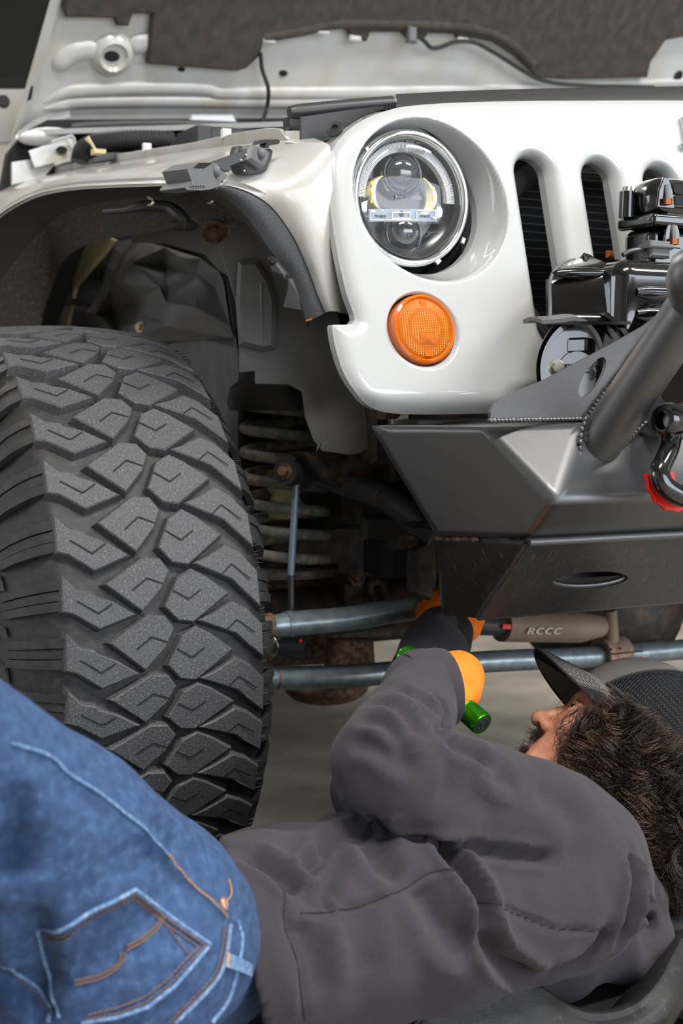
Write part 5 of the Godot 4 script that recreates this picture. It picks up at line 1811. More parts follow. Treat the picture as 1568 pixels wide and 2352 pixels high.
	part("brake_disc", tube([Vector3(0.755, 0.446, -2.037), Vector3(0.775, 0.446, -2.037)], 0.165, 40), M.rust, a)
	part("axle_bracket", plate(all_z([795, 1345, 805, 1340, 840, 1342, 843, 1385, 795, 1392], -1.93), 0.03, Vector3.BACK, 0.004), M.frame_steel, a)
	part("bracket_bolt", bolt(on_z(818, 1328, -1.91), Vector3(0, 0.2, 1), 0.009, 0.012), M.rust, a)
	part("hose_clip", tube(smooth_path([on_z(856, 1385, -1.92), on_z(850, 1345, -1.92), on_z(868, 1335, -1.92), on_z(880, 1350, -1.92), on_z(878, 1385, -1.92)], 4), 0.006, 8), M.frame_steel, a)
	part("lower_bracket", ball(on_z(750, 1575, -1.98), Vector3(0.07, 0.030, 0.06), Basis(), 20), M.rust, a)
	part("axle_cradle", box(Vector3(0.96, 0.43, -2.12), Vector3(0.34, 0.15, 0.06), Basis(Vector3.BACK, -0.05), 0.012), M.rust, a)
	part("control_arm", tube([Vector3(0.98, 0.40, -2.15), Vector3(1.05, 0.45, -3.2)], 0.03, 16), M.frame_steel, a)
	part("axle_shield", box(Vector3(1.25, 0.50, -2.16), Vector3(0.7, 0.26, 0.03), Basis(), 0.01), M.frame_steel, a)
	part("axle_truss", plate(all_z([770, 1470, 860, 1470, 865, 1545, 760, 1545], -2.0), 0.03, Vector3.BACK, 0.004), M.rust, a)
	var f := assembly("chassis", car)
	part("frame_rail", box(Vector3(1.075, 0.66, -2.9), Vector3(0.07, 0.12, 2.2), Basis(), 0.006), M.frame_steel, f)
	part("frame_rail", box(Vector3(1.925, 0.66, -2.9), Vector3(0.07, 0.12, 2.2), Basis(), 0.006), M.frame_steel, f)
	part("frame_horn", plate(all_z([700, 1040, 850, 1040, 900, 1070, 985, 1215, 985, 1240, 930, 1250, 860, 1160, 740, 1100], -1.83), 0.05, Vector3.BACK, 0.004), M.frame_steel, f)
	part("spring_bracket", plate(all_z([840, 1190, 990, 1190, 990, 1265, 905, 1265, 900, 1240, 840, 1240], -1.78), 0.02, Vector3.BACK, 0.003), M.black_plastic, f)
	part("bracket_bolt", bolt(on_z(938, 1238, -1.765), Vector3(-0.3, 0, 1), 0.009, 0.014), M.rust, f)
	part("horn_gusset", plate(all_z([950, 1265, 1000, 1235, 1005, 1330, 990, 1380, 948, 1360], -1.72), 0.02, Vector3.BACK, 0.003), M.frame_steel, f)
	part("steering_box", box(Vector3(1.12, 0.60, -1.84), Vector3(0.16, 0.14, 0.13), Basis(), 0.02), M.dark, f)
	part("sump_guard", box(Vector3(1.5, 0.60, -2.35), Vector3(0.9, 0.05, 0.5), Basis(), 0.01), M.dark, f)
	part("gearbox", box(Vector3(1.5, 0.60, -3.1), Vector3(0.55, 0.34, 1.0), Basis(), 0.04), M.dark, f)
	part("crossmember", box(Vector3(1.5, 0.47, -3.4), Vector3(1.0, 0.09, 0.3), Basis(), 0.01), M.frame_steel, f)
	part("exhaust", tube(smooth_path([Vector3(1.2, 0.5, -2.4), Vector3(1.25, 0.45, -3.0), Vector3(1.3, 0.45, -4.2)], 6), 0.035, 16), M.beige, f)
	part("body_floor", box(Vector3(1.5, 0.80, -4.3), Vector3(1.5, 0.12, 2.9), Basis(), 0.02), M.dark, f)
	part("fuel_tank_guard", box(Vector3(1.5, 0.55, -4.9), Vector3(1.4, 0.36, 0.5), Basis(), 0.03), M.dark, f)
	part("rear_axle", tube([Vector3(0.75, 0.446, -5.0), Vector3(2.25, 0.446, -5.0)], 0.05, 20), M.dark, f)
	part("body_tub", box(Vector3(1.5, 1.08, -4.5), Vector3(1.5, 0.5, 2.1), Basis(), 0.04), M.paint, f)
	for x in [0.64, 2.36]:
		part("rear_tyre", lathe([Vector2(0.24, -0.14), Vector2(0.40, -0.155), Vector2(0.445, -0.12), Vector2(0.449, 0.0), Vector2(0.445, 0.12), Vector2(0.40, 0.155), Vector2(0.24, 0.14), Vector2(0.0, 0.1)], Transform3D(Basis(Vector3.UP, Vector3.BACK, Vector3.RIGHT), Vector3(x, 0.449, -5.0)), 48), M.rubber_side, f, 50.0)
	var far := Mb.new()
	lathe([Vector2(0.24, -0.14), Vector2(0.40, -0.155), Vector2(0.44, -0.12), Vector2(0.449, 0.0), Vector2(0.44, 0.12), Vector2(0.40, 0.155), Vector2(0.24, 0.14), Vector2(0.0, 0.1)], Transform3D(Basis(Vector3.UP, Vector3.BACK, Vector3.RIGHT), Vector3(2.389, 0.449, -2.037)), 64, far)
	part("far_tyre", far, M.rubber_side, f, 50.0)
	part("far_wing", box(Vector3(2.22, 1.08, -2.2), Vector3(0.4, 0.12, 1.1), Basis(), 0.03), M.paint, f)

# ---------- shackle hanging from the bumper ----------
func build_shackle():
	var p := on_z(1536, 975, -1.285)
	var s := thing("shackle", "glossy black bow shackle with red isolator rings hanging from the bumper face", "shackle", Vector3(p.x, p.y - 0.10, p.z))
	var zz := -1.285
	var pts := []
	for q in [[1538, 985, 0], [1538, 1010, 0], [1533, 1035, 0.01], [1522, 1060, 0.018], [1514, 1085, 0.024], [1524, 1112, 0.028], [1545, 1130, 0.03], [1580, 1142, 0.03], [1615, 1130, 0.028], [1634, 1100, 0.024], [1636, 1070, 0.018], [1630, 1040, 0.01], [1626, 1010, 0], [1626, 985, 0]]:
		pts.append(on_z(q[0], q[1], zz + q[2]))
	part("bow", tube(smooth_path(pts, 6), [0.0135, 0.0135, 0.0125, 0.012, 0.0118, 0.012, 0.0125, 0.0125, 0.0125, 0.012, 0.0118, 0.012, 0.0125, 0.0135], 18), M.gloss_black, s, 60.0)
	for q in [1538, 1626]:
		var c := on_z(q, 966, zz)
		var e := frame_on(c, Vector3(-1, 0, 0.28))
		part("eye", lathe([Vector2(0.0085, -0.014), Vector2(0.015, -0.0145), Vector2(0.0185, -0.009), Vector2(0.0195, 0.0), Vector2(0.0185, 0.009), Vector2(0.015, 0.0145), Vector2(0.0095, 0.015), Vector2(0.0085, 0.012)], e * Transform3D(Basis.from_scale(Vector3(1, 1.12, 1.15)), Vector3.ZERO), 32), M.gloss_black, s, 60.0)
		part("pin_end", prism(disc(0.0086, 20), e * Transform3D(Basis(), Vector3(0, 0, 0.008)), 0.03, 0.001), M.gloss_black, s)
	var arc := []
	for i in 17:
		var t := PI * 1.02 + PI * 0.96 * i / 16.0
		arc.append(t)
	var cc := on_z(1580, 1082, zz + 0.026)
	var outer := []
	var inner := []
	for i in arc.size():
		var k := 0.0325 + (0.0022 if i % 2 == 0 else 0.0)
		outer.append(cc + Vector3(cos(arc[i]) * k, sin(arc[i]) * k, 0))
		inner.append(cc + Vector3(cos(arc[i]) * 0.020, sin(arc[i]) * 0.020, 0))
	inner.reverse()
	part("isolator", plate(outer + inner, 0.014, Vector3.BACK, 0.0015), M.red, s)
	var o2 := []
	for i in arc.size():
		var k := 0.047 + (0.002 if i % 2 == 0 else 0.0)
		o2.append(cc + Vector3(cos(arc[i]) * k, sin(arc[i]) * k, -0.016))
	var i2 := []
	for q in inner:
		i2.append((q as Vector3) + Vector3(0, 0, -0.016))
	part("isolator", plate(o2 + i2, 0.006, Vector3.BACK, 0.001), M.red, s)
	part("lug", plate(all_z([1556, 930, 1608, 930, 1612, 1010, 1552, 1010], zz - 0.012), 0.07, Vector3.BACK, 0.004), M.steel_black, s)
	part("pin", tube([on_z(1536, 966, zz), on_z(1628, 966, zz)], 0.0085, 16), M.gloss_black, s)

# ---------- soft shapes: blended capsules and ellipsoids, meshed with surface nets ----------
class Field:
	var a := PackedVector3Array()
	var e := PackedVector3Array()           # b - a, or the three reciprocal radii
	var ra := PackedFloat32Array()
	var rb := PackedFloat32Array()
	var l2 := PackedFloat32Array()          # squared length; -1 marks an ellipsoid
	var turn := []
	var k := 0.015
	var kk := PackedFloat32Array()         # blend of each shape with those before it
	var cuts := []                          # half-spaces taken off: point, normal
	var dents := []                         # balls taken off: centre, radius
	var creases := []                       # points, width, depth (positive is inwards), bounds
	var wrinkle: FastNoiseLite
	var amp := 0.0
	var stretch := Vector3.ONE

	func cap(p: Vector3, q: Vector3, r: float, s: float):
		a.append(p)
		e.append(q - p)
		ra.append(r)
		rb.append(s)
		l2.append(maxf((q - p).length_squared(), 1e-9))
		turn.append(Basis())
		kk.append(k)

	func chain(pts: Array, radii: Array):
		for i in pts.size() - 1:
			cap(pts[i], pts[i + 1], radii[i], radii[i + 1])

	func ell(c: Vector3, r: Vector3, b := Basis()):
		a.append(c)
		e.append(Vector3(1.0 / r.x, 1.0 / r.y, 1.0 / r.z))
		ra.append(minf(r.x, minf(r.y, r.z)))
		rb.append(0.0)
		l2.append(-1.0)
		turn.append(b.transposed())
		kk.append(k)

	func one(i: int, p: Vector3) -> float:
		var q := p - a[i]
		if l2[i] < 0.0:
			var s := (turn[i] as Basis) * q * e[i]
			var l := s.length()
			var g := (s * e[i]).length()
			return l * (l - 1.0) / maxf(g, 1e-6) if g > 1e-6 else -ra[i]
		var h := clampf(q.dot(e[i]) / l2[i], 0.0, 1.0)
		return (q - e[i] * h).length() - (ra[i] + (rb[i] - ra[i]) * h)

	func over(list: PackedInt32Array, p: Vector3) -> float:
		var d := 1e3
		for i in list:
			var v := one(i, p)
			var s := kk[i]
			var h := s - absf(d - v)
			d = minf(d, v)
			if h > 0.0:
				d -= h * h / (4.0 * s)
		for c in cuts:
			if c.size() < 3 or p.distance_squared_to(c[0]) < c[2] * c[2]:
				d = maxf(d, (p - (c[0] as Vector3)).dot(c[1]))
		for c in dents:
			var v: float = c[1] - p.distance_to(c[0])
			var h := 0.006 - absf(d - v)
			d = maxf(d, v)
			if h > 0.0:
				d += h * h / 0.024
		return d

	func everything() -> PackedInt32Array:
		return PackedInt32Array(range(a.size()))

	func grad(list: PackedInt32Array, p: Vector3) -> Vector3:
		var h := 0.002
		return Vector3(over(list, p + Vector3(h, 0, 0)) - over(list, p - Vector3(h, 0, 0)), over(list, p + Vector3(0, h, 0)) - over(list, p - Vector3(0, h, 0)), over(list, p + Vector3(0, 0, h)) - over(list, p - Vector3(0, 0, h))).normalized()

	func hit(from: Vector3, dir: Vector3) -> Array:            # where a line first meets the shape: point, normal
		var list := everything()
		var d := dir.normalized()
		var t := 0.6
		for i in 90:
			var v := over(list, from + d * t)
			if v < 0.0003:
				break
			t += maxf(v * 0.8, 0.0005)
			if t > 3.2:
				return []
		var p := from + d * t
		var n := grad(list, p)
		return [p + n * rise(p), n]

	func crease(pts: Array, width: float, depth: float):
		if pts.size() < 2:
			return
		var b := AABB(pts[0], Vector3.ZERO)
		for q in pts:
			b = b.expand(q)
		creases.append([PackedVector3Array(pts), width, depth, b.grow(width * 3.6)])

	func rise(p: Vector3) -> float:
		var r := 0.0
		if amp != 0.0:
			r += wrinkle.get_noise_3dv(p * stretch) * amp
		for c in creases:
			if (c[3] as AABB).has_point(p):
				var pts: PackedVector3Array = c[0]
				var best := 1e9
				var along := 0.0
				for i in pts.size() - 1:
					var s := pts[i + 1] - pts[i]
					var h := clampf((p - pts[i]).dot(s) / maxf(s.length_squared(), 1e-10), 0.0, 1.0)
					var d := (p - pts[i] - s * h).length()
					if d < best:
						best = d
						along = (i + h) / (pts.size() - 1)
				var w: float = c[1]
				var fade := minf(1.0, 6.0 * minf(along, 1.0 - along) + 0.15)
				var x := best / w
				r -= c[2] * fade * exp(-x * x) - 0.35 * c[2] * fade * exp(-(x - 1.7) * (x - 1.7) * 2.0)
		return r

	func mesh(cell: float, xf := Transform3D()) -> ArrayMesh:
		var lo := Vector3.ONE * 1e9
		var hi := -lo
		for i in a.size():
			var r := maxf(ra[i], rb[i])
			if l2[i] < 0.0:
				r = 1.0 / minf(e[i].x, minf(e[i].y, e[i].z))
				lo = lo.min(a[i] - Vector3.ONE * r)
				hi = hi.max(a[i] + Vector3.ONE * r)
			else:
				lo = lo.min(a[i] - Vector3.ONE * r).min(a[i] + e[i] - Vector3.ONE * r)
				hi = hi.max(a[i] + Vector3.ONE * r).max(a[i] + e[i] + Vector3.ONE * r)
		lo -= Vector3.ONE * cell * 2.0
		var B := 7
		var size := (hi - lo) / cell
		var nb := Vector3i((size / B).ceil()) + Vector3i.ONE
		var NX := nb.x * B + 2
		var NY := nb.y * B + 2
		var every := everything()
		var k := 0.0
		for q in kk:
			k = maxf(k, q)
		var half := cell * B * 0.5 * sqrt(3.0)
		var ids := {}
		var verts := PackedVector3Array()
		var edges := []
		var M1 := B + 1
		var val := PackedFloat32Array()
		val.resize(M1 * M1 * M1)
		for bz in nb.z:
			for by in nb.y:
				for bx in nb.x:
					var org := lo + Vector3(bx, by, bz) * (cell * B)
					var mid := org + Vector3.ONE * (cell * B * 0.5)
					var near := 1e9
					var ds := PackedFloat32Array()
					ds.resize(every.size())
					for i in every.size():
						ds[i] = one(i, mid)
						near = minf(near, ds[i])
					if near > half * 1.25 + k * 0.5 or near < -half * 1.6 - k and cuts.is_empty() and dents.is_empty():
						continue
					var list := PackedInt32Array()
					for i in every.size():
						if ds[i] < near + 2.0 * half * 1.15 + k:
							list.append(i)
					var pos := false
					var neg := false
					var t := 0
					for z in M1:
						for y in M1:
							for x in M1:
								var v := over(list, org + Vector3(x, y, z) * cell)
								val[t] = v
								t += 1
								if v < 0.0:
									neg = true
								else:
									pos = true
					if not (pos and neg):
						continue
					for z in B:
						for y in B:
							for x in B:
								var o := (z * M1 + y) * M1 + x
								var inside := 0
								var q := PackedFloat32Array([val[o], val[o + 1], val[o + M1], val[o + M1 + 1], val[o + M1 * M1], val[o + M1 * M1 + 1], val[o + M1 * M1 + M1], val[o + M1 * M1 + M1 + 1]])
								for v in q:
									if v < 0.0:
										inside += 1
								if inside == 0 or inside == 8:
									continue
								var sum := Vector3.ZERO
								var n := 0
								for ed in EDGES:
									var u := q[ed[0]]
									var w := q[ed[1]]
									if (u < 0.0) != (w < 0.0):
										sum += (ed[2] as Vector3).lerp(ed[3], u / (u - w))
										n += 1
								var g := Vector3i(bx * B + x, by * B + y, bz * B + z)
								ids[(g.z * NY + g.y) * NX + g.x] = verts.size()
								verts.append(org + (Vector3(x, y, z) + sum / n) * cell)
								for ax in 3:
									var other: float = q[1 << ax]
									if (q[0] < 0.0) != (other < 0.0):
										edges.append([g, ax, q[0] < 0.0])
		var idx := PackedInt32Array()
		var step := [1, NX, NX * NY]
		for ed in edges:
			var g: Vector3i = ed[0]
			var c := (g.z * NY + g.y) * NX + g.x
			var u: int = step[(ed[1] + 1) % 3]
			var w: int = step[(ed[1] + 2) % 3]
			if not (ids.has(c - u) and ids.has(c - w) and ids.has(c - u - w)):
				continue
			var p0: int = ids[c]
			var p1: int = ids[c - u]
			var p2: int = ids[c - u - w]
			var p3: int = ids[c - w]
			if ed[2]:
				idx.append_array([p0, p2, p1, p0, p3, p2])
			else:
				idx.append_array([p0, p1, p2, p0, p2, p3])
		var nn := normals(verts, idx)
		if amp != 0.0 or creases.size():
			for i in verts.size():
				verts[i] += nn[i] * rise(verts[i])
			nn = normals(verts, idx)
		if xf.basis.determinant() < 0.0:
			idx.reverse()
		for i in verts.size():
			verts[i] = xf * verts[i]
			nn[i] = (xf.basis * nn[i]).normalized()
		var arr := []
		arr.resize(Mesh.ARRAY_MAX)
		arr[Mesh.ARRAY_VERTEX] = verts
		arr[Mesh.ARRAY_NORMAL] = nn
		arr[Mesh.ARRAY_INDEX] = idx
		var m := ArrayMesh.new()
		m.add_surface_from_arrays(Mesh.PRIMITIVE_TRIANGLES, arr)
		return m

	static func normals(v: PackedVector3Array, idx: PackedInt32Array) -> PackedVector3Array:
		var n := PackedVector3Array()
		n.resize(v.size())
		for i in range(0, idx.size(), 3):
			var c := (v[idx[i + 2]] - v[idx[i]]).cross(v[idx[i + 1]] - v[idx[i]])
			n[idx[i]] += c
			n[idx[i + 1]] += c
			n[idx[i + 2]] += c
		for i in n.size():
			n[i] = n[i].normalized()
		return n

	const EDGES := [[0, 1, Vector3(0, 0, 0), Vector3(1, 0, 0)], [2, 3, Vector3(0, 1, 0), Vector3(1, 1, 0)], [4, 5, Vector3(0, 0, 1), Vector3(1, 0, 1)], [6, 7, Vector3(0, 1, 1), Vector3(1, 1, 1)],
		[0, 2, Vector3(0, 0, 0), Vector3(0, 1, 0)], [1, 3, Vector3(1, 0, 0), Vector3(1, 1, 0)], [4, 6, Vector3(0, 0, 1), Vector3(0, 1, 1)], [5, 7, Vector3(1, 0, 1), Vector3(1, 1, 1)],
		[0, 4, Vector3(0, 0, 0), Vector3(0, 0, 1)], [1, 5, Vector3(1, 0, 0), Vector3(1, 0, 1)], [2, 6, Vector3(0, 1, 0), Vector3(0, 1, 1)], [3, 7, Vector3(1, 1, 0), Vector3(1, 1, 1)]]

func caps(f: Field, list: Array):           # px, py, depth, radius chains
	for q in list:
		var pts := []
		var rad := []
		for i in range(0, q.size(), 4):
			pts.append(at(q[i], q[i + 1], q[i + 2]))
			rad.append(q[i + 3])
		f.chain(pts, rad)

func on_field(f: Field, list: Array, lift := 0.0) -> Array:
	var out := []
	for i in range(0, list.size(), 2):
		var h := f.hit(EYE, ray(list[i], list[i + 1]))
		if h.size():
			out.append((h[0] as Vector3) + (h[1] as Vector3) * lift)
	return out

func fold(f: Field, list: Array, width: float, depth: float):
	f.crease(on_field(f, list), width, depth)

func straight(list: Array, n: int) -> Array:
	var out := []
	for i in range(0, list.size() - 2, 2):
		for j in n:
			out.append(lerpf(list[i], list[i + 2], float(j) / n))
			out.append(lerpf(list[i + 1], list[i + 3], float(j) / n))
	out.append_array(list.slice(list.size() - 2))
	return out

func finer(list: Array, n: int) -> Array:    # more pixels along a pixel line, smoothly
	var pts := []
	for i in range(0, list.size(), 2):
		pts.append(Vector3(list[i], list[i + 1], 0))
	var out := []
	for q in smooth_path(pts, n):
		out.append_array([q.x, q.y])
	return out

func stitch(f: Field, list: Array, lift: float, r: float, dash := 0.0, into: Mb = null, n := 5) -> Mb:
	var m := into if into else Mb.new()
	var path := on_field(f, finer(list, n) if n > 0 else straight(list, 6), lift)
	if path.size() < 2:
		return m
	if dash <= 0.0:
		return tube(path, r, 5, true, m)
	var run := 0.0
	for i in path.size() - 1:
		var a: Vector3 = path[i]
		var b: Vector3 = path[i + 1]
		var l := (b - a).length()
		if l > 0.03:
			continue
		var t := 0.0
		while t < l:
			var u := minf(t + dash * 0.72, l)
			tube([a.lerp(b, t / l), a.lerp(b, u / l)], r, 4, true, m)
			t += dash
	return m

# ---------- creeper board ----------
func build_creeper():
	var c := thing("creeper", "scuffed black moulded mechanic's creeper with a padded headrest, under the mechanic's back", "creeper", Vector3(1.0, 0, -1.45))
	var rim := all_at([880, 2420, 1.40, 985, 2312, 1.44, 1040, 2278, 1.46, 1120, 2260, 1.49, 1195, 2252, 1.52, 1240, 2266, 1.535, 1290, 2302, 1.55, 1365, 2322, 1.57, 1440, 2302, 1.60, 1492, 2250, 1.63, 1522, 2195, 1.67, 1550, 2145, 1.71, 1600, 2115, 1.74, 1680, 2110, 1.80])
	var lip := all_at([850, 2480, 1.38, 960, 2350, 1.42, 1025, 2308, 1.44, 1115, 2288, 1.47, 1190, 2278, 1.50, 1243, 2290, 1.515, 1300, 2326, 1.53, 1370, 2345, 1.55, 1455, 2326, 1.58, 1512, 2272, 1.61, 1545, 2212, 1.65, 1574, 2165, 1.69, 1625, 2135, 1.72, 1700, 2130, 1.78])
	var low := all_at([820, 2600, 1.36, 960, 2500, 1.40, 1040, 2470, 1.42, 1130, 2440, 1.45, 1200, 2425, 1.48, 1260, 2420, 1.50, 1330, 2415, 1.52, 1410, 2400, 1.54, 1490, 2372, 1.57, 1548, 2330, 1.60, 1580, 2280, 1.65, 1610, 2235, 1.69, 1660, 2210, 1.72, 1740, 2200, 1.78])
	var under := []
	for q in low:
		under.append(Vector3(q.x + 0.03, 0.045, q.z - 0.05))
	var s := 4
	var R := smooth_path(rim, s)
	var L := smooth_path(lip, s)
	var W := smooth_path(low, s)
	var U := smooth_path(under, s)
	var inner := []
	for q in R:
		inner.append((q as Vector3) + Vector3(-0.010, -0.022, -0.030))
	var rows := [inner]
	rows.append_array(between(R, L, 3, Vector3(0, 0.006, 0.004)))
	rows.append_array(between(L, W, 3, Vector3(0, 0.004, 0.006)).slice(1))
	rows.append_array(between(W, U, 2).slice(1))
	part("moulded_rim", sheet(rows, 0.006, Vector3(0, 0.5, 1)), M.creeper, c, 50.0)
	var deck := []
	for q in all_at([820, 2420, 1.46, 1000, 2330, 1.52, 1150, 2300, 1.57, 1250, 2312, 1.58, 1340, 2336, 1.60, 1430, 2318, 1.62, 1485, 2262, 1.66, 1516, 2205, 1.70, 1560, 2160, 1.76]):
		deck.append(q)
	var far := []
	for q in deck:
		far.append((q as Vector3) + Vector3(0.05, 0.02, -0.34))
	part("headrest_pad", sheet(between(smooth_path(deck, 3), smooth_path(far, 3), 5, Vector3(0, -0.012, 0)), 0.03, Vector3.UP), M.creeper_pad, c, 60.0)
	part("deck", box(Vector3(0.78, 0.07, -1.47), Vector3(1.25, 0.035, 0.40), Basis(), 0.008), M.creeper, c)
	part("far_rim", box(Vector3(0.86, 0.085, -1.68), Vector3(1.25, 0.06, 0.04), Basis(), 0.01), M.creeper, c)
	part("pad_nub", ball(at(1548, 2120, 1.74), Vector3(0.028, 0.018, 0.03), Basis(), 18), M.creeper_pad, c)
	for q in [[0.30, -1.35], [0.30, -1.62], [1.16, -1.28], [1.30, -1.60]]:
		var k := Vector3(q[0], 0.03, q[1])
		part("caster", lathe([Vector2(0.0, -0.012), Vector2(0.026, -0.012), Vector2(0.030, -0.007), Vector2(0.030, 0.007), Vector2(0.026, 0.012), Vector2(0.0, 0.012)], frame_on(k, Vector3.RIGHT), 24), M.gloss_black, c)
		part("caster_fork", box(k + Vector3(0, 0.022, 0), Vector3(0.034, 0.016, 0.03), Basis(), 0.003), M.zinc, c)

# ---------- the mechanic ----------
var head_xf := Transform3D()

func hd(f: float, u: float, s: float) -> Vector3:      # head frame: forward, up (crown), towards the camera
	return head_xf * Vector3(f, u, s)

func build_person():
	var hip := at(480, 2140, 1.34)
	person = thing("person", "person in dark hoodie, blue jeans and grey cap lying under the car holding a torch", "person", Vector3(hip.x, 0, hip.z))
	var S := Vector3(0.0, 0.30, 0.95).normalized()
	var F := Vector3(-0.62, 0.74, 0)
	F = (F - S * F.dot(S)).normalized()
	var U := F.cross(S).normalized()
	head_xf = Transform3D(lens * Basis(F, U, S), at(1460, 1690, 1.82))
	build_body()
	build_hoodie()
	build_jeans()
	build_gloves()
	build_cap()
	build_hair()
	build_torch()

func build_body():
	var h := Field.new()                      # head, in its own frame
	h.k = 0.018
	h.ell(Vector3(-0.012, 0.006, 0), Vector3(0.098, 0.088, 0.074))
	h.ell(Vector3(0.028, -0.045, 0), Vector3(0.058, 0.080, 0.060))
	h.cap(Vector3(0.010, -0.085, 0.040), Vector3(0.050, -0.122, 0.014), 0.024, 0.022)
	h.cap(Vector3(0.010, -0.085, -0.040), Vector3(0.050, -0.122, -0.014), 0.024, 0.022)
	h.cap(Vector3(0.052, -0.124, -0.008), Vector3(0.052, -0.124, 0.008), 0.021, 0.021)
	h.cap(Vector3(0.072, -0.018, -0.03), Vector3(0.072, -0.018, 0.03), 0.013, 0.013)
	h.ell(Vector3(0.050, -0.062, 0.036), Vector3(0.026, 0.024, 0.022))
	h.ell(Vector3(0.050, -0.062, -0.036), Vector3(0.026, 0.024, 0.022))
	h.cap(Vector3(0.056, -0.096, -0.014), Vector3(0.056, -0.096, 0.014), 0.020, 0.020)
	h.cap(Vector3(-0.045, -0.09, 0), Vector3(-0.09, -0.22, 0.0), 0.056, 0.062)
	h.cap(Vector3(0.0, -0.10, 0), Vector3(-0.055, -0.22, 0.0), 0.045, 0.055)
	for s in [-1, 1]:
		h.dents.append([Vector3(0.092, -0.040, 0.032 * s), 0.017])
	var nose := Field.new()
	nose.k = 0.007
	nose.cap(Vector3(0.072, -0.028, 0), Vector3(0.094, -0.074, 0), 0.0085, 0.0105)
	nose.ell(Vector3(0.097, -0.078, 0), Vector3(0.0115, 0.0105, 0.011))
	for s in [-1, 1]:
		nose.ell(Vector3(0.083, -0.080, 0.0125 * s), Vector3(0.011, 0.009, 0.0075))
		nose.dents.append([Vector3(0.090, -0.0895, 0.0080 * s), 0.0048])
	nose.ell(Vector3(0.072, -0.078, 0), Vector3(0.014, 0.012, 0.014))
	var lips := Field.new()
	lips.k = 0.004
	lips.cap(Vector3(0.073, -0.101, -0.013), Vector3(0.0775, -0.1005, 0), 0.0045, 0.0062)
	lips.cap(Vector3(0.073, -0.101, 0.013), Vector3(0.0775, -0.1005, 0), 0.0045, 0.0062)
	lips.cap(Vector3(0.071, -0.110, -0.012), Vector3(0.0745, -0.1115, 0), 0.0045, 0.0068)
	lips.cap(Vector3(0.071, -0.110, 0.012), Vector3(0.0745, -0.1115, 0), 0.0045, 0.0068)
	var head := h.mesh(0.0032, head_xf)
	# trunk, limbs and hands inside the clothes, one skin with the neck
	var b := Field.new()
	b.k = 0.02
	caps(b, [[570, 2150, 1.42, 0.065, 950, 2090, 1.55, 0.085, 1270, 2000, 1.65, 0.085], [1270, 2000, 1.65, 0.08, 1400, 1880, 1.78, 0.05], [590, 2130, 1.50, 0.07, 1250, 1990, 1.72, 0.08],
		[1270, 1935, 1.57, 0.045, 905, 1770, 1.45, 0.032, 985, 1578, 1.62, 0.026, 1040, 1572, 1.66, 0.022], [1220, 1960, 1.74, 0.045, 868, 1812, 1.72, 0.032, 1000, 1500, 2.03, 0.032, 1040, 1430, 2.14, 0.026],
		[570, 2150, 1.42, 0.06, 300, 2160, 1.27, 0.065, 104, 1945, 1.14, 0.055, -260, 1660, 1.0, 0.052, -420, 2150, 1.02, 0.042, -520, 2650, 1.05, 0.035], [560, 2130, 1.5, 0.06, 330, 2080, 1.40, 0.065, 60, 1900, 1.32, 0.052, -200, 1700, 1.22, 0.05, -330, 2100, 1.25, 0.04, -420, 2500, 1.3, 0.033]])
	var body := b.mesh(0.014)
	body.surface_set_material(0, M.skin)
	for m in [head, nose.mesh(0.0016, head_xf)]:
		body.add_surface_from_arrays(Mesh.PRIMITIVE_TRIANGLES, m.surface_get_arrays(0))
		body.surface_set_material(body.get_surface_count() - 1, M.skin)
	body.add_surface_from_arrays(Mesh.PRIMITIVE_TRIANGLES, lips.mesh(0.0014, head_xf).surface_get_arrays(0))
	body.surface_set_material(body.get_surface_count() - 1, mat(Color(0.70, 0.40, 0.35), 0.45))
	var o := MeshInstance3D.new()
	o.name = "body"
	o.mesh = body
	place(o, person)
	for s in [-1, 1]:
		part("eye", ball(hd(0.0695, -0.040, 0.031 * s), Vector3.ONE * 0.0115, Basis(), 20), mat(Color(0.86, 0.84, 0.82), 0.15), person, 60.0)
		part("iris", ball(hd(0.0775, -0.040, 0.032 * s), Vector3.ONE * 0.0052, Basis(), 14), mat(Color(0.14, 0.08, 0.05), 0.1), person, 60.0)
		var lid := Field.new()
		lid.k = 0.003
		lid.chain([Vector3(0.076, -0.036, 0.020 * s), Vector3(0.079, -0.0355, 0.031 * s), Vector3(0.073, -0.037, 0.043 * s)], [0.0042, 0.0052, 0.0042])
		lid.chain([Vector3(0.075, -0.046, 0.020 * s), Vector3(0.077, -0.0475, 0.031 * s), Vector3(0.072, -0.045, 0.043 * s)], [0.004, 0.0042, 0.004])
		part("eyelid", lid.mesh(0.0016, head_xf), M.skin, person)
		var ear := Field.new()
		ear.k = 0.005
		ear.chain([Vector3(-0.01, -0.07, 0.070 * s), Vector3(-0.006, -0.045, 0.076 * s), Vector3(-0.022, -0.024, 0.082 * s), Vector3(-0.036, -0.034, 0.082 * s), Vector3(-0.032, -0.06, 0.076 * s), Vector3(-0.014, -0.078, 0.070 * s)], [0.006, 0.004, 0.0042, 0.0042, 0.004, 0.006])
		ear.ell(Vector3(-0.018, -0.05, 0.070 * s), Vector3(0.014, 0.022, 0.006))
		part("ear", ear.mesh(0.0025, head_xf), M.skin, person)

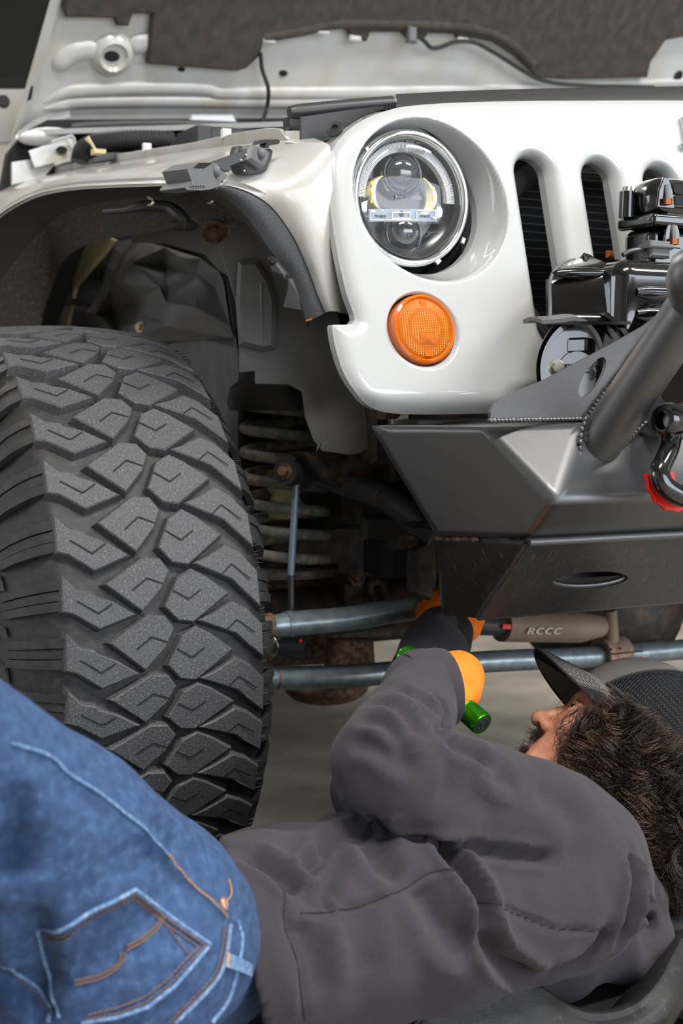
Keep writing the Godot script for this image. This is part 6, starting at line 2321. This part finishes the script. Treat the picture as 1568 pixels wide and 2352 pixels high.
func build_hoodie():
	var f := Field.new()
	f.k = 0.022
	caps(f, [[430, 2190, 1.33, 0.097, 600, 2165, 1.385, 0.100, 950, 2100, 1.50, 0.108, 1265, 2010, 1.60, 0.112], [470, 2150, 1.47, 0.09, 640, 2112, 1.53, 0.096, 1240, 1995, 1.74, 0.105],
		[1288, 1962, 1.595, 0.078, 1288, 1990, 1.60, 0.085], [1240, 1850, 1.70, 0.030, 1390, 1890, 1.74, 0.045]])
	f.k = 0.007
	caps(f, [[1275, 1925, 1.57, 0.076, 1090, 1845, 1.515, 0.068, 905, 1775, 1.45, 0.0585], [890, 1745, 1.45, 0.0565, 935, 1655, 1.53, 0.050, 985, 1585, 1.605, 0.0455]])
	f.k = 0.012
	caps(f, [[972, 1585, 1.605, 0.044, 1012, 1587, 1.615, 0.042],
		[1200, 1960, 1.76, 0.07, 868, 1815, 1.72, 0.055, 930, 1660, 1.86, 0.050, 998, 1500, 2.02, 0.047, 1012, 1462, 2.08, 0.043],
		[1432, 1965, 1.69, 0.028, 1470, 2060, 1.715, 0.030, 1478, 2150, 1.71, 0.032, 1430, 2205, 1.68, 0.030], [1478, 1990, 1.75, 0.018, 1500, 2080, 1.755, 0.020, 1500, 2160, 1.75, 0.020],
		[1180, 2215, 1.60, 0.035, 1300, 2215, 1.64, 0.038, 1400, 2180, 1.67, 0.036], [700, 1945, 1.46, 0.022, 660, 1985, 1.42, 0.018], [640, 1935, 1.47, 0.020, 560, 1985, 1.42, 0.016], [765, 1935, 1.50, 0.030, 860, 1925, 1.53, 0.03]])
	var hem := (at(574, 2210, 1.29) - at(508, 1935, 1.41)).cross(ray(545, 2080)).normalized()
	f.cuts.append([at(545, 2085, 1.35), hem if hem.dot(lens.x) < 0 else -hem])
	f.cuts.append([at(1000, 1586, 1.608), (lens * Vector3(0.92, 0.10, -0.38)).normalized(), 0.075])
	f.wrinkle = noise(7.0, 3, FastNoiseLite.TYPE_SIMPLEX_SMOOTH, 12)
	f.amp = 0.0075
	f.stretch = Vector3(1.0, 0.7, 1.0)
	# creases that the cloth shows: arm over trunk, armpit, waist gathers, sleeve wrinkles
	var list := [
		[[836, 1871, 894, 1909, 1003, 1930, 1120, 1955, 1228, 1970, 1270, 1972], 0.008, 0.0085],
		[[1003, 1934, 1030, 1962, 1055, 1988, 1090, 2028, 1106, 2058, 1119, 2108, 1126, 2180], 0.011, 0.020],
		[[1124, 2150, 1150, 2205, 1190, 2235, 1230, 2252], 0.012, 0.018],
		[[960, 2030, 985, 2070, 1020, 2115, 1060, 2160, 1110, 2196], 0.020, 0.012],
		[[835, 1880, 850, 1930, 880, 1980, 930, 2010], 0.018, 0.012],
		[[800, 1890, 770, 1940, 760, 1990, 745, 2060], 0.016, 0.010],
		[[735, 1925, 742, 1950, 722, 1972, 700, 2000], 0.009, 0.014],
		[[560, 1962, 620, 1990, 665, 2018, 690, 2050], 0.013, 0.013],
		[[700, 2050, 740, 2070, 770, 2070], 0.015, 0.008],
		[[690, 2110, 700, 2170, 730, 2230, 740, 2300], 0.020, 0.006],
		[[820, 2060, 825, 2150, 835, 2250], 0.02, 0.005],
		[[975, 2050, 1000, 2100, 1010, 2150], 0.014, 0.006],
		[[1000, 1592, 1018, 1625, 1020, 1660, 1005, 1690], 0.007, 0.007],
		[[962, 1580, 990, 1620, 1002, 1660, 1000, 1700], 0.007, 0.007],
		[[905, 1570, 950, 1592, 978, 1640, 985, 1690], 0.009, 0.006],
		[[850, 1610, 900, 1612, 940, 1650, 960, 1700], 0.010, 0.006],
		[[820, 1650, 870, 1655, 915, 1690, 945, 1735], 0.010, 0.006],
		[[800, 1700, 850, 1706, 900, 1735, 960, 1770], 0.012, 0.006],
		[[1010, 1690, 1030, 1715, 1080, 1730, 1140, 1745], 0.010, 0.010],
		[[1100, 1742, 1150, 1780, 1200, 1800], 0.014, 0.006],
		[[1000, 1800, 1080, 1830, 1160, 1880], 0.024, 0.005],
		[[1230, 1800, 1300, 1850, 1345, 1910], 0.02, 0.005],
		[[1455, 1960, 1462, 2020, 1450, 2100, 1425, 2170], 0.010, 0.016],
		[[1490, 1985, 1484, 2060, 1490, 2140], 0.008, 0.010],
		[[1400, 2140, 1340, 2200, 1250, 2240], 0.012, 0.012],
		[[620, 2008, 650, 2057, 656, 2121, 688, 2211, 701, 2345], 0.005, 0.0035],
		[[1112, 2062, 1190, 2100, 1260, 2129, 1330, 2137, 1410, 2136], 0.004, 0.003],
		[[690, 2098, 800, 2086, 870, 2065, 930, 2040, 975, 2010, 1010, 2004, 1062, 2016], 0.004, 0.0025]]
	for q in list:
		fold(f, finer(q[0], 3), q[1] * 0.9, q[2] * 1.35)
	var m := f.mesh(0.0048)
	part("hoodie", m, M.hoodie, person)
	# overlock seams
	var sm := Mb.new()
	for q in list.slice(list.size() - 3):
		stitch(f, q[0], 0.0010, 0.0007, 0.0030, sm, 5)
	stitch(f, [840, 1878, 900, 1913, 1003, 1934], 0.0, 0.0006, 0.003, sm)
	part("hoodie_seam", sm, M.hoodie_seam, person)

func build_jeans():
	var f := Field.new()
	f.k = 0.02
	caps(f, [[570, 2150, 1.40, 0.064, 505, 2152, 1.375, 0.069, 335, 2155, 1.263, 0.095, 245, 2195, 1.20, 0.110], [300, 2112, 1.25, 0.098, 110, 1948, 1.145, 0.087, -260, 1662, 1.0, 0.068, -420, 2150, 1.02, 0.056, -520, 2600, 1.05, 0.05],
		[540, 2160, 1.46, 0.072, 330, 2090, 1.38, 0.090, 60, 1900, 1.30, 0.078, -200, 1700, 1.22, 0.065, -330, 2100, 1.25, 0.055, -420, 2450, 1.3, 0.05], [420, 2200, 1.40, 0.09, 240, 2240, 1.32, 0.10]])
	f.wrinkle = noise(6.0, 3, FastNoiseLite.TYPE_SIMPLEX_SMOOTH, 22)
	f.amp = 0.005
	var pocket := [83, 2171, 143, 2120, 304, 2041, 475, 2171, 451, 2200, 402, 2262, 339, 2312, 268, 2338, 188, 2350]
	for q in [
		[[20, 1900, 30, 1960, 10, 2010, -10, 2040], 0.014, 0.014], [[90, 1900, 85, 1970, 50, 2010, 0, 2030], 0.016, 0.010], [[0, 1830, 40, 1850, 50, 1900], 0.012, 0.008],
		[[430, 1930, 455, 1985, 470, 2040], 0.010, 0.005], [[395, 1905, 430, 1965, 445, 2030], 0.010, 0.005], [[350, 1880, 392, 1930, 410, 1985], 0.010, 0.004], [[470, 1950, 495, 2010, 505, 2060], 0.008, 0.005],
		[[60, 2090, 75, 2140, 80, 2200, 110, 2300], 0.014, 0.012], [[240, 1990, 300, 1985, 360, 1970], 0.014, 0.004], [[0, 2212, 49, 2264, 89, 2320, 107, 2350], 0.012, 0.010],
		[[20, 1708, 110, 1739, 147, 1773, 204, 1810, 261, 1855, 327, 1908, 379, 1968, 415, 2008, 455, 2044, 491, 2079, 520, 2102], 0.005, -0.003]]:
		fold(f, finer(q[0], 3), q[1], q[2] * 1.3)
	fold(f, straight(pocket, 3), 0.004, -0.0022)
	part("jeans", f.mesh(0.0066), M.denim, person)
	var pale := Mb.new()
	for q in [pocket, [83, 2171, 89, 2215, 110, 2280, 134, 2340]]:
		stitch(f, q, 0.0004, 0.0019, 0.0, pale, 0)
	stitch(f, [529, 2124, 518, 2187, 500, 2236, 460, 2289, 402, 2350], 0.0002, 0.0022, 0.0, pale)
	stitch(f, [546, 2115, 556, 2160, 540, 2236, 522, 2294, 487, 2350], 0.0002, 0.0022, 0.0, pale)
	stitch(f, [20, 1708, 110, 1739, 147, 1773, 204, 1810, 261, 1855, 327, 1908, 379, 1968], 0.0004, 0.0014, 0.0, pale)
	stitch(f, [0, 2209, 49, 2262, 89, 2320, 107, 2350], 0.0004, 0.002, 0.0, pale)
	part("pale_seam_edge", pale, M.denim_edge, person, 60.0)
	var th := Mb.new()
	for o in [[10, 14], [22, 30]]:
		var inner := []
		var c := Vector2(280, 2205)
		for i in range(0, pocket.size(), 2):
			var v := Vector2(pocket[i], pocket[i + 1])
			v += (c - v).normalized() * o[0]
			inner.append_array([v.x, v.y])
		stitch(f, inner, 0.0012, 0.0007, 0.0042, th, 0)
	for o in [0, 9]:
		stitch(f, [522 - o, 2129, 512 - o, 2187, 494 - o, 2236, 454 - o, 2287, 396 - o, 2348], 0.0012, 0.0006, 0.0042, th)
		stitch(f, [379 - o * 0.6, 2102, 366 - o * 0.6, 2128 - o * 0.5, 330, 2160 - o, 290, 2182 - o], 0.0012, 0.0008, 0.0, th)
		stitch(f, [286 - o, 2186, 283 - o, 2206, 259, 2231 - o, 223, 2249 - o, 174, 2258 - o], 0.0012, 0.0008, 0.0, th)
	stitch(f, [0, 2216, 44, 2264, 82, 2322, 98, 2350], 0.0012, 0.0006, 0.0042, th)
	stitch(f, [304, 2062, 370, 2110, 430, 2190], 0.0010, 0.0006, 0.0042, th)
	part("brown_stitching", th, M.thread, person)
	var gold := Mb.new()
	stitch(f, [374, 1964, 415, 2014, 455, 2052, 491, 2086, 518, 2108], 0.0016, 0.0007, 0.0042, gold)
	part("coin_pocket_stitching", stitch(f, [520, 2022, 528, 2048, 518, 2072], 0.0012, 0.0006), M.thread_gold, person)
	part("gold_stitching", gold, M.thread_gold, person)
	part("loop_tack", stitch(f, [515, 2190, 512, 2204, 511, 2220], 0.0030, 0.0018), M.thread_gold, person)
	var rv := f.hit(EYE, ray(514, 2076))
	if rv.size():
		part("rivet", lathe([Vector2(0.0058, 0.0), Vector2(0.0056, 0.002), Vector2(0.004, 0.003), Vector2(0.0018, 0.0022), Vector2(0.0, 0.0026)], frame_on(rv[0], rv[1]), 24), M.rivet, person)
	var loop_a := on_field(f, [512, 2190, 530, 2194, 545, 2200, 560, 2207, 572, 2213], 0.004)
	var loop_b := on_field(f, [508, 2220, 528, 2226, 545, 2231, 560, 2236, 572, 2241], 0.004)
	if loop_a.size() == loop_b.size() and loop_a.size() > 1:
		part("belt_loop", sheet([loop_a, loop_b], 0.003, -ray(540, 2210)), M.denim_edge, person)

func build_gloves():
	# near hand, closed on the torch
	var t0 := at(930, 1508, 1.70)
	var t1 := at(1112, 1668, 1.60)
	var ax := (t1 - t0).normalized()
	var f := Field.new()
	f.k = 0.009
	var wr := at(985, 1572, 1.635)
	var kn := at(1052, 1556, 1.665)
	f.chain([wr, kn], [0.030, 0.031])
	f.ell(at(1052, 1572, 1.665), Vector3(0.020, 0.036, 0.030), lens)
	var hold := at(1030, 1598, 1.648)
	var away := lens * Vector3(0.0, 0, -1)
	var side := ax.cross(away).normalized()
	for i in 4:
		var c := hold + ax * (0.020 * i - 0.040)
		var r := 0.0095 - 0.0006 * absf(i - 1.2)
		var l := [0.95, 1.0, 0.97, 0.85][i] as float
		f.chain([kn + ax * (0.018 * i - 0.028), c + away * 0.030 * l + side * 0.016, c + away * 0.028 - side * 0.012, c + away * 0.004 - side * 0.024 * l], [r + 0.0015, r, r, r - 0.001])
	f.chain([wr + ax * -0.01, at(1040, 1600, 1.62) , at(1058, 1606, 1.63), at(1066, 1600, 1.65)], [0.016, 0.013, 0.0115, 0.010])
	f.cap(at(1068, 1535, 1.67), at(1074, 1600, 1.655), 0.012, 0.013)
	f.cap(at(1000, 1516, 1.65), at(1060, 1545, 1.665), 0.013, 0.013)
	part("glove", f.mesh(0.003), M.glove, person)
	var cuff := Mb.new()
	tube(smooth_path([at(978, 1660, 1.60), at(1000, 1672, 1.61), at(1018, 1668, 1.62), at(1036, 1640, 1.625)], 5), [0.008, 0.012, 0.012, 0.006], 12, true, cuff)
	part("glove_cuff", cuff, M.cuff_black, person, 60.0)
	part("glove_tab", ball(at(1030, 1652, 1.628), Vector3(0.004, 0.008, 0.006), Basis(lens.z, -0.6) * lens, 12), M.glove, person, 60.0)
	var band := Mb.new()                      # ribbed sleeve end round the near wrist
	var c0 := at(990, 1584, 1.606)
	var dir := (lens * Vector3(0.92, 0.10, -0.38)).normalized()
	var xf := frame_on(c0, dir)
	lathe([Vector2(0.0445, -0.028), Vector2(0.0475, -0.012), Vector2(0.0462, 0.012), Vector2(0.0440, 0.020), Vector2(0.0405, 0.019), Vector2(0.040, -0.02)], xf, 44, band)
	part("sleeve_cuff", band, M.hoodie, person, 60.0)
	# far hand, gripping behind the drag link
	var g := Field.new()
	g.k = 0.010
	var w2 := at(1015, 1462, 2.09)
	var p2 := at(1052, 1408, 2.15)
	g.chain([w2, p2], [0.034, 0.038])
	g.ell(at(1040, 1425, 2.12), Vector3(0.046, 0.028, 0.028), Basis(lens.z, 0.25) * lens)
	g.chain([at(1030, 1440, 2.10), at(1078, 1446, 2.11), at(1096, 1422, 2.13)], [0.020, 0.014, 0.011])
	for i in 4:
		var x := 972 + 22 * i
		var top := 1338.0 + absf(i - 2) * 8.0 + (3 - i) * 8.0
		g.chain([at(1010 + 16 * i, 1405, 2.17), at(x + 10, 1380, 2.20), at(x, top + 18, 2.175), at(x - 4, top + 22, 2.135), at(x - 2, top + 36, 2.115)], [0.013, 0.0105, 0.0100, 0.0095, 0.0085])
	part("glove", g.mesh(0.0032), M.glove, person)
	var knit := Mb.new()
	tube(smooth_path([at(1002, 1498, 2.03), at(1010, 1470, 2.07), at(1022, 1446, 2.10)], 5), [0.047, 0.047, 0.043], 30, false, knit, 0.9)
	part("glove_cuff", knit, M.cuff_black, person, 60.0)

func build_torch():
	var t0 := at(928, 1506, 1.70)
	var t1 := at(1108, 1664, 1.605)
	var l := (t1 - t0).length()
	var t := thing("torch", "metallic green pocket torch held in the mechanic's near orange glove", "flashlight", (t0 + t1) / 2)
	var xf := frame_on(t0, (t1 - t0).normalized())
	part("barrel", lathe([Vector2(0.0, 0.002), Vector2(0.0145, 0.0), Vector2(0.0155, 0.003), Vector2(0.0155, 0.030), Vector2(0.0125, 0.036), Vector2(0.0125, l - 0.048), Vector2(0.0132, l - 0.046), Vector2(0.0132, l - 0.028), Vector2(0.0122, l - 0.027), Vector2(0.0122, l - 0.0245), Vector2(0.0138, l - 0.0235), Vector2(0.0138, l - 0.002), Vector2(0.0130, l), Vector2(0.0108, l), Vector2(0.0104, l - 0.002)], xf, 40), M.torch_green, t)
	part("tail_switch", lathe([Vector2(0.0106, l - 0.004), Vector2(0.0104, l - 0.0005), Vector2(0.007, l + 0.0006), Vector2(0.006, l - 0.0004), Vector2(0.0035, l - 0.0002), Vector2(0.003, l + 0.001), Vector2(0.0, l + 0.0012)], xf, 32), M.cuff_black, t)
	var eye := xf.affine_inverse() * EYE
	var ang := atan2(eye.y, eye.x)
	part("dark_band", lathe([Vector2(0.0134, l - 0.046), Vector2(0.0135, l - 0.045), Vector2(0.0135, l - 0.031), Vector2(0.0134, l - 0.030)], xf, 16, null, ang - 0.9, ang + 0.35), M.ink, t)
	var word := part("band_print", lettering("S15", 0.012, 0.0003, "Droid Sans", 700), M.etch, t)
	var o := xf * Vector3(cos(ang - 0.35) * 0.0136, sin(ang - 0.35) * 0.0136, l - 0.0385)
	word.transform = Transform3D(frame_on(o, xf.basis * Vector3(cos(ang - 0.35), sin(ang - 0.35), 0), xf.basis.z).basis, o - t.position)
	var kn := Mb.new()
	for i in 24:
		for k in 5:
			var a := TAU * (i + 0.5 * (k % 2)) / 24
			ball(xf * Vector3(cos(a) * 0.0126, sin(a) * 0.0126, l - 0.055 - 0.004 * k), Vector3.ONE * 0.0010, Basis(), 6, kn)
	part("knurling", kn, M.torch_green, t, 60.0)

func dome(az: float, el: float, grow := 0.0) -> Vector3:       # the crown of the cap, az 0 is forward
	return Vector3(-0.012 + (0.112 + grow) * cos(el) * cos(az), 0.002 + (0.104 + grow) * sin(el), (0.087 + grow) * cos(el) * sin(az))

func build_cap():
	var edge_az := func(el: float) -> float: return lerpf(0.74, 1.08, sin(el))
	var rows := []
	for i in 13:
		var el := PI / 2 * i / 12.0
		var line := []
		for j in 25:
			var az: float = lerpf(-edge_az.call(el), edge_az.call(el), j / 24.0)
			line.append(head_xf * dome(az, el))
		rows.append(line)
	part("cap_front_panel", sheet(rows, 0.002, head_xf.basis.x), M.cap_grey, person, 60.0)
	var lin := []
	for i in 11:
		var el := PI / 2 * i / 10.0 - 0.02
		var line := []
		for j in 49:
			line.append(head_xf * dome(TAU * j / 48.0, el, -0.0045))
		lin.append(line)
	part("cap_lining", sheet(lin, 0.001, head_xf.basis.y), M.cap_lining, person, 60.0)
	var net := Mb.new()
	var n := 46
	for i in n:
		var el := PI / 2 * (i + 0.5) / n * 0.985
		var a0: float = edge_az.call(el) + 0.01
		var len := (TAU - 2 * a0) * 0.1 * cos(el)
		var steps := maxi(8, int(len / 0.0019))
		var path := []
		for j in steps + 1:
			var az := lerpf(a0, TAU - a0, float(j) / steps)
			path.append(head_xf * dome(az, el + (0.016 if (j + i) % 2 == 0 else -0.016)))
		tube(path, 0.00075, 3, false, net)
	part("cap_mesh_panel", net, M.cap_mesh, person, 70.0).set_meta("kind", "stuff")
	var bind := Mb.new()
	for s in [-1, 1]:
		var path := []
		for i in 16:
			var el := PI / 2 * i / 15.0
			path.append(head_xf * dome(s * edge_az.call(el), el, 0.0012))
		tube(path, 0.0026, 8, true, bind, 0.6)
	var round := []
	for j in 40:
		round.append(head_xf * dome(lerpf(0.74, TAU - 0.74, j / 39.0), 0.02, 0.0012))
	tube(round, 0.003, 8, true, bind)
	part("cap_binding", bind, M.cap_stitch, person, 60.0)
	# curved peak
	var top := []
	var f := func(s: float, t: float) -> Vector3:
		var z := 0.080 * s
		var fr := -0.014 + 0.112 * sqrt(maxf(0.02, 1.0 - pow(z / 0.0875, 2.0)))
		var reach := 0.070 * pow(maxf(0.0, 1.0 - pow(absf(s), 2.6)), 0.5) + 0.004
		return Vector3(fr + reach * t * 0.93, 0.004 - 0.022 * s * s * (0.4 + 0.6 * t) - reach * t * 0.34 + 0.004, z * (1.0 - 0.10 * t))
	for i in 11:
		var line := []
		for j in 33:
			line.append(head_xf * (f.call(lerpf(-1, 1, j / 32.0), i / 10.0) as Vector3))
		top.append(line)
	part("cap_peak", sheet(top, 0.003, head_xf.basis.y), M.cap_grey, person, 60.0)
	var low := []
	for row in top:
		var line := []
		for q in row:
			line.append((q as Vector3) - head_xf.basis.y * 0.0034)
		low.append(line)
	part("cap_peak_underside", sheet(low, 0.0008, -head_xf.basis.y), M.cap_lining, person, 60.0)
	var st := Mb.new()
	for k in 7:
		var t := 0.95 - 0.10 * k
		var path := []
		for j in 33:
			path.append(head_xf * ((f.call(lerpf(-0.97, 0.97, j / 32.0), t) as Vector3) + Vector3(0, 0.0004, 0)))
		for j in 32:
			tube([path[j], (path[j] as Vector3).lerp(path[j + 1], 0.7)], 0.00055, 4, true, st)
	part("cap_stitching", st, M.cap_stitch, person)
	part("cap_patch", sheet([[head_xf * dome(-0.3, 0.35, 0.001), head_xf * dome(0.0, 0.35, 0.001), head_xf * dome(0.3, 0.35, 0.001)], [head_xf * dome(-0.3, 0.75, 0.001), head_xf * dome(0.0, 0.75, 0.001), head_xf * dome(0.3, 0.75, 0.001)]], 0.001, head_xf.basis.x), mat(Color(0.55, 0.13, 0.10), 0.8), person)

func strands(guides: Array, count: int, spread: float, curl: float, wave: float, r: float, m: Material, sd: int, n := 22, called := "hair", per := 1):
	var rng := RandomNumberGenerator.new()
	rng.seed = sd
	var v := PackedVector3Array()
	var nn := PackedVector3Array()
	var idx := PackedInt32Array()
	for g in guides:
		var path := smooth_path(g, 6)
		var lock := Vector3.ZERO
		var lock_ph := 0.0
		var lock_cr := 0.0
		var lock_wv := 0.0
		var lock_lo := 0.0
		var lock_sway := Vector3.ZERO
		for c in count:
			if c % per == 0:
				lock = Vector3(rng.randfn(), rng.randfn(), rng.randfn()) * spread
				lock_ph = rng.randf() * TAU
				lock_cr = curl * rng.randf_range(0.6, 1.4)
				lock_wv = wave * rng.randf_range(0.7, 1.3)
				lock_lo = rng.randf_range(0.0, 0.18)
				lock_sway = Vector3(rng.randfn(), rng.randfn(), rng.randfn()) * spread * 0.7
			var off := lock + Vector3(rng.randfn(), rng.randfn(), rng.randfn()) * spread * (0.19 if per > 1 else 0.0)
			var ph := lock_ph + rng.randfn() * (0.16 if per > 1 else 0.0)
			var cr := lock_cr * rng.randf_range(0.75, 1.2)
			var wv := lock_wv * rng.randf_range(0.95, 1.05)
			var lo := lock_lo + rng.randf_range(0.0, 0.1)
			var hi := rng.randf_range(0.82, 1.0)
			var rr := r * rng.randf_range(0.7, 1.3)
			var sway := lock_sway + Vector3(rng.randfn(), rng.randfn(), rng.randfn()) * spread * 0.12
			var prev := Vector3.ZERO
			var b0 := v.size()
			var len := 0.0
			for i in n + 1:
				var t := lerpf(lo, hi, float(i) / n)
				var fi := t * (path.size() - 1)
				var k := mini(int(fi), path.size() - 2)
				var p: Vector3 = (path[k] as Vector3).lerp(path[k + 1], fi - k)
				var d: Vector3 = ((path[k + 1] as Vector3) - (path[k] as Vector3)).normalized()
				var s := d.cross(Vector3.UP if absf(d.y) < 0.9 else Vector3.RIGHT).normalized()
				var u := s.cross(d)
				var grow := minf(1.0, 4.0 * float(i) / n)
				var ang := ph + len / wv * TAU
				p += off + sway * (float(i) / n) + (s * cos(ang) + u * sin(ang)) * cr * grow
				if i > 0:
					len += (p - prev).length()
				var dir := (p - prev).normalized() if i > 0 else d
				prev = p
				var a := dir.cross(Vector3.BACK).normalized()
				var b := a.cross(dir)
				var w := rr * (1.0 - 0.8 * pow(float(i) / n, 3.0))
				for q in 3:
					var no := a * cos(TAU * q / 3) + b * sin(TAU * q / 3)
					v.append(p + no * w)
					nn.append(no)
			for i in n:
				for q in 3:
					var a := b0 + i * 3 + q
					var b := b0 + i * 3 + (q + 1) % 3
					idx.append_array([a, b, b + 3, a, b + 3, a + 3])
	var arr := []
	arr.resize(Mesh.ARRAY_MAX)
	arr[Mesh.ARRAY_VERTEX] = v
	arr[Mesh.ARRAY_NORMAL] = nn
	arr[Mesh.ARRAY_INDEX] = idx
	var am := ArrayMesh.new()
	am.add_surface_from_arrays(Mesh.PRIMITIVE_TRIANGLES, arr)
	part(called, am, m, person)

func build_hair():
	var base := Field.new()
	base.k = 0.02
	caps(base, [[1375, 1650, 1.765, 0.014, 1350, 1700, 1.765, 0.016, 1350, 1750, 1.765, 0.020], [1400, 1680, 1.765, 0.030, 1420, 1780, 1.755, 0.034, 1465, 1860, 1.765, 0.034], [1500, 1800, 1.77, 0.030, 1530, 1940, 1.775, 0.036, 1560, 2060, 1.79, 0.036], [1600, 1850, 1.80, 0.04, 1620, 2060, 1.82, 0.05]])
	base.wrinkle = noise(40.0, 3, FastNoiseLite.TYPE_SIMPLEX_SMOOTH, 31)
	base.amp = 0.008
	part("hair_mass", base.mesh(0.005), M.hair, person)
	var guides := []
	for g in [
		[1375, 1620, 1.735, 1345, 1660, 1.73, 1320, 1700, 1.735, 1305, 1738, 1.74, 1315, 1775, 1.745],
		[1405, 1645, 1.73, 1372, 1690, 1.722, 1345, 1735, 1.725, 1355, 1780, 1.735],
		[1425, 1665, 1.725, 1405, 1725, 1.715, 1375, 1780, 1.72, 1405, 1830, 1.725],
		[1450, 1700, 1.725, 1432, 1770, 1.715, 1440, 1835, 1.715, 1472, 1890, 1.725],
		[1485, 1750, 1.73, 1492, 1825, 1.72, 1482, 1895, 1.72, 1512, 1960, 1.73],
		[1500, 1790, 1.735, 1532, 1870, 1.725, 1522, 1955, 1.725, 1545, 2035, 1.735, 1535, 2105, 1.75],
		[1545, 1820, 1.745, 1572, 1910, 1.735, 1562, 2005, 1.74, 1578, 2100, 1.755],
		[1435, 1820, 1.725, 1462, 1895, 1.72, 1492, 1970, 1.73, 1512, 2055, 1.745],
		[1378, 1610, 1.74, 1362, 1640, 1.735, 1375, 1680, 1.725, 1342, 1712, 1.73],
		[1440, 1655, 1.735, 1478, 1705, 1.728, 1520, 1760, 1.732, 1560, 1810, 1.745], [1460, 1690, 1.73, 1510, 1762, 1.73, 1555, 1830, 1.74, 1590, 1900, 1.75], [1520, 1780, 1.745, 1570, 1850, 1.75, 1610, 1930, 1.76],
		[1602, 1840, 1.76, 1620, 1945, 1.76, 1612, 2075, 1.77],
		[1400, 1610, 1.735, 1430, 1660, 1.722, 1462, 1720, 1.72, 1450, 1780, 1.715]]:
		guides.append(all_at(g))
	var near := [guides.pop_at(8), guides.pop_at(1), guides.pop_at(0)]
	strands(guides, 600, 0.0108, 0.0135, 0.062, 0.00030, M.hair, 41, 30, "hair", 30)
	strands(guides, 96, 0.0115, 0.0135, 0.060, 0.00030, M.hair_light, 43, 30, "hair", 12)
	strands(near, 240, 0.0065, 0.005, 0.05, 0.00028, M.hair, 45, 20, "hair", 12)
	strands([all_at([1345, 1612, 1.735, 1310, 1640, 1.74, 1285, 1680, 1.745, 1268, 1720, 1.745]), all_at([1380, 1605, 1.74, 1350, 1635, 1.74, 1330, 1670, 1.74, 1320, 1700, 1.74])], 6, 0.010, 0.006, 0.05, 0.0003, M.hair, 47)
	# beard, moustache and eyebrow
	var bd := []
	for s in [-0.02, -0.01, 0.0, 0.012, 0.022]:
		bd.append([hd(0.066 - absf(s) * 0.3, -0.128, s), hd(0.078 - absf(s) * 0.4, -0.142, s), hd(0.080 - absf(s) * 0.4, -0.154, s * 1.1)])
		bd.append([hd(0.040, -0.140, s * 1.3), hd(0.050, -0.152, s * 1.3), hd(0.056, -0.160, s * 1.3)])
	for s in [-0.012, -0.004, 0.004, 0.012]:
		bd.append([hd(0.078, -0.090, s), hd(0.084, -0.095, s * 1.3), hd(0.084, -0.100, s * 1.6)])
		bd.append([hd(0.074, -0.116, s), hd(0.077, -0.120, s), hd(0.078, -0.126, s)])
	strands(bd, 75, 0.0042, 0.0016, 0.014, 0.00026, M.hair, 51, 8, "beard")
	strands([[hd(0.084, -0.022, 0.016), hd(0.082, -0.016, 0.030), hd(0.072, -0.018, 0.046)], [hd(0.084, -0.022, -0.016), hd(0.082, -0.016, -0.030), hd(0.072, -0.018, -0.046)]], 90, 0.0022, 0.001, 0.02, 0.00026, M.hair, 53, 8, "eyebrow")
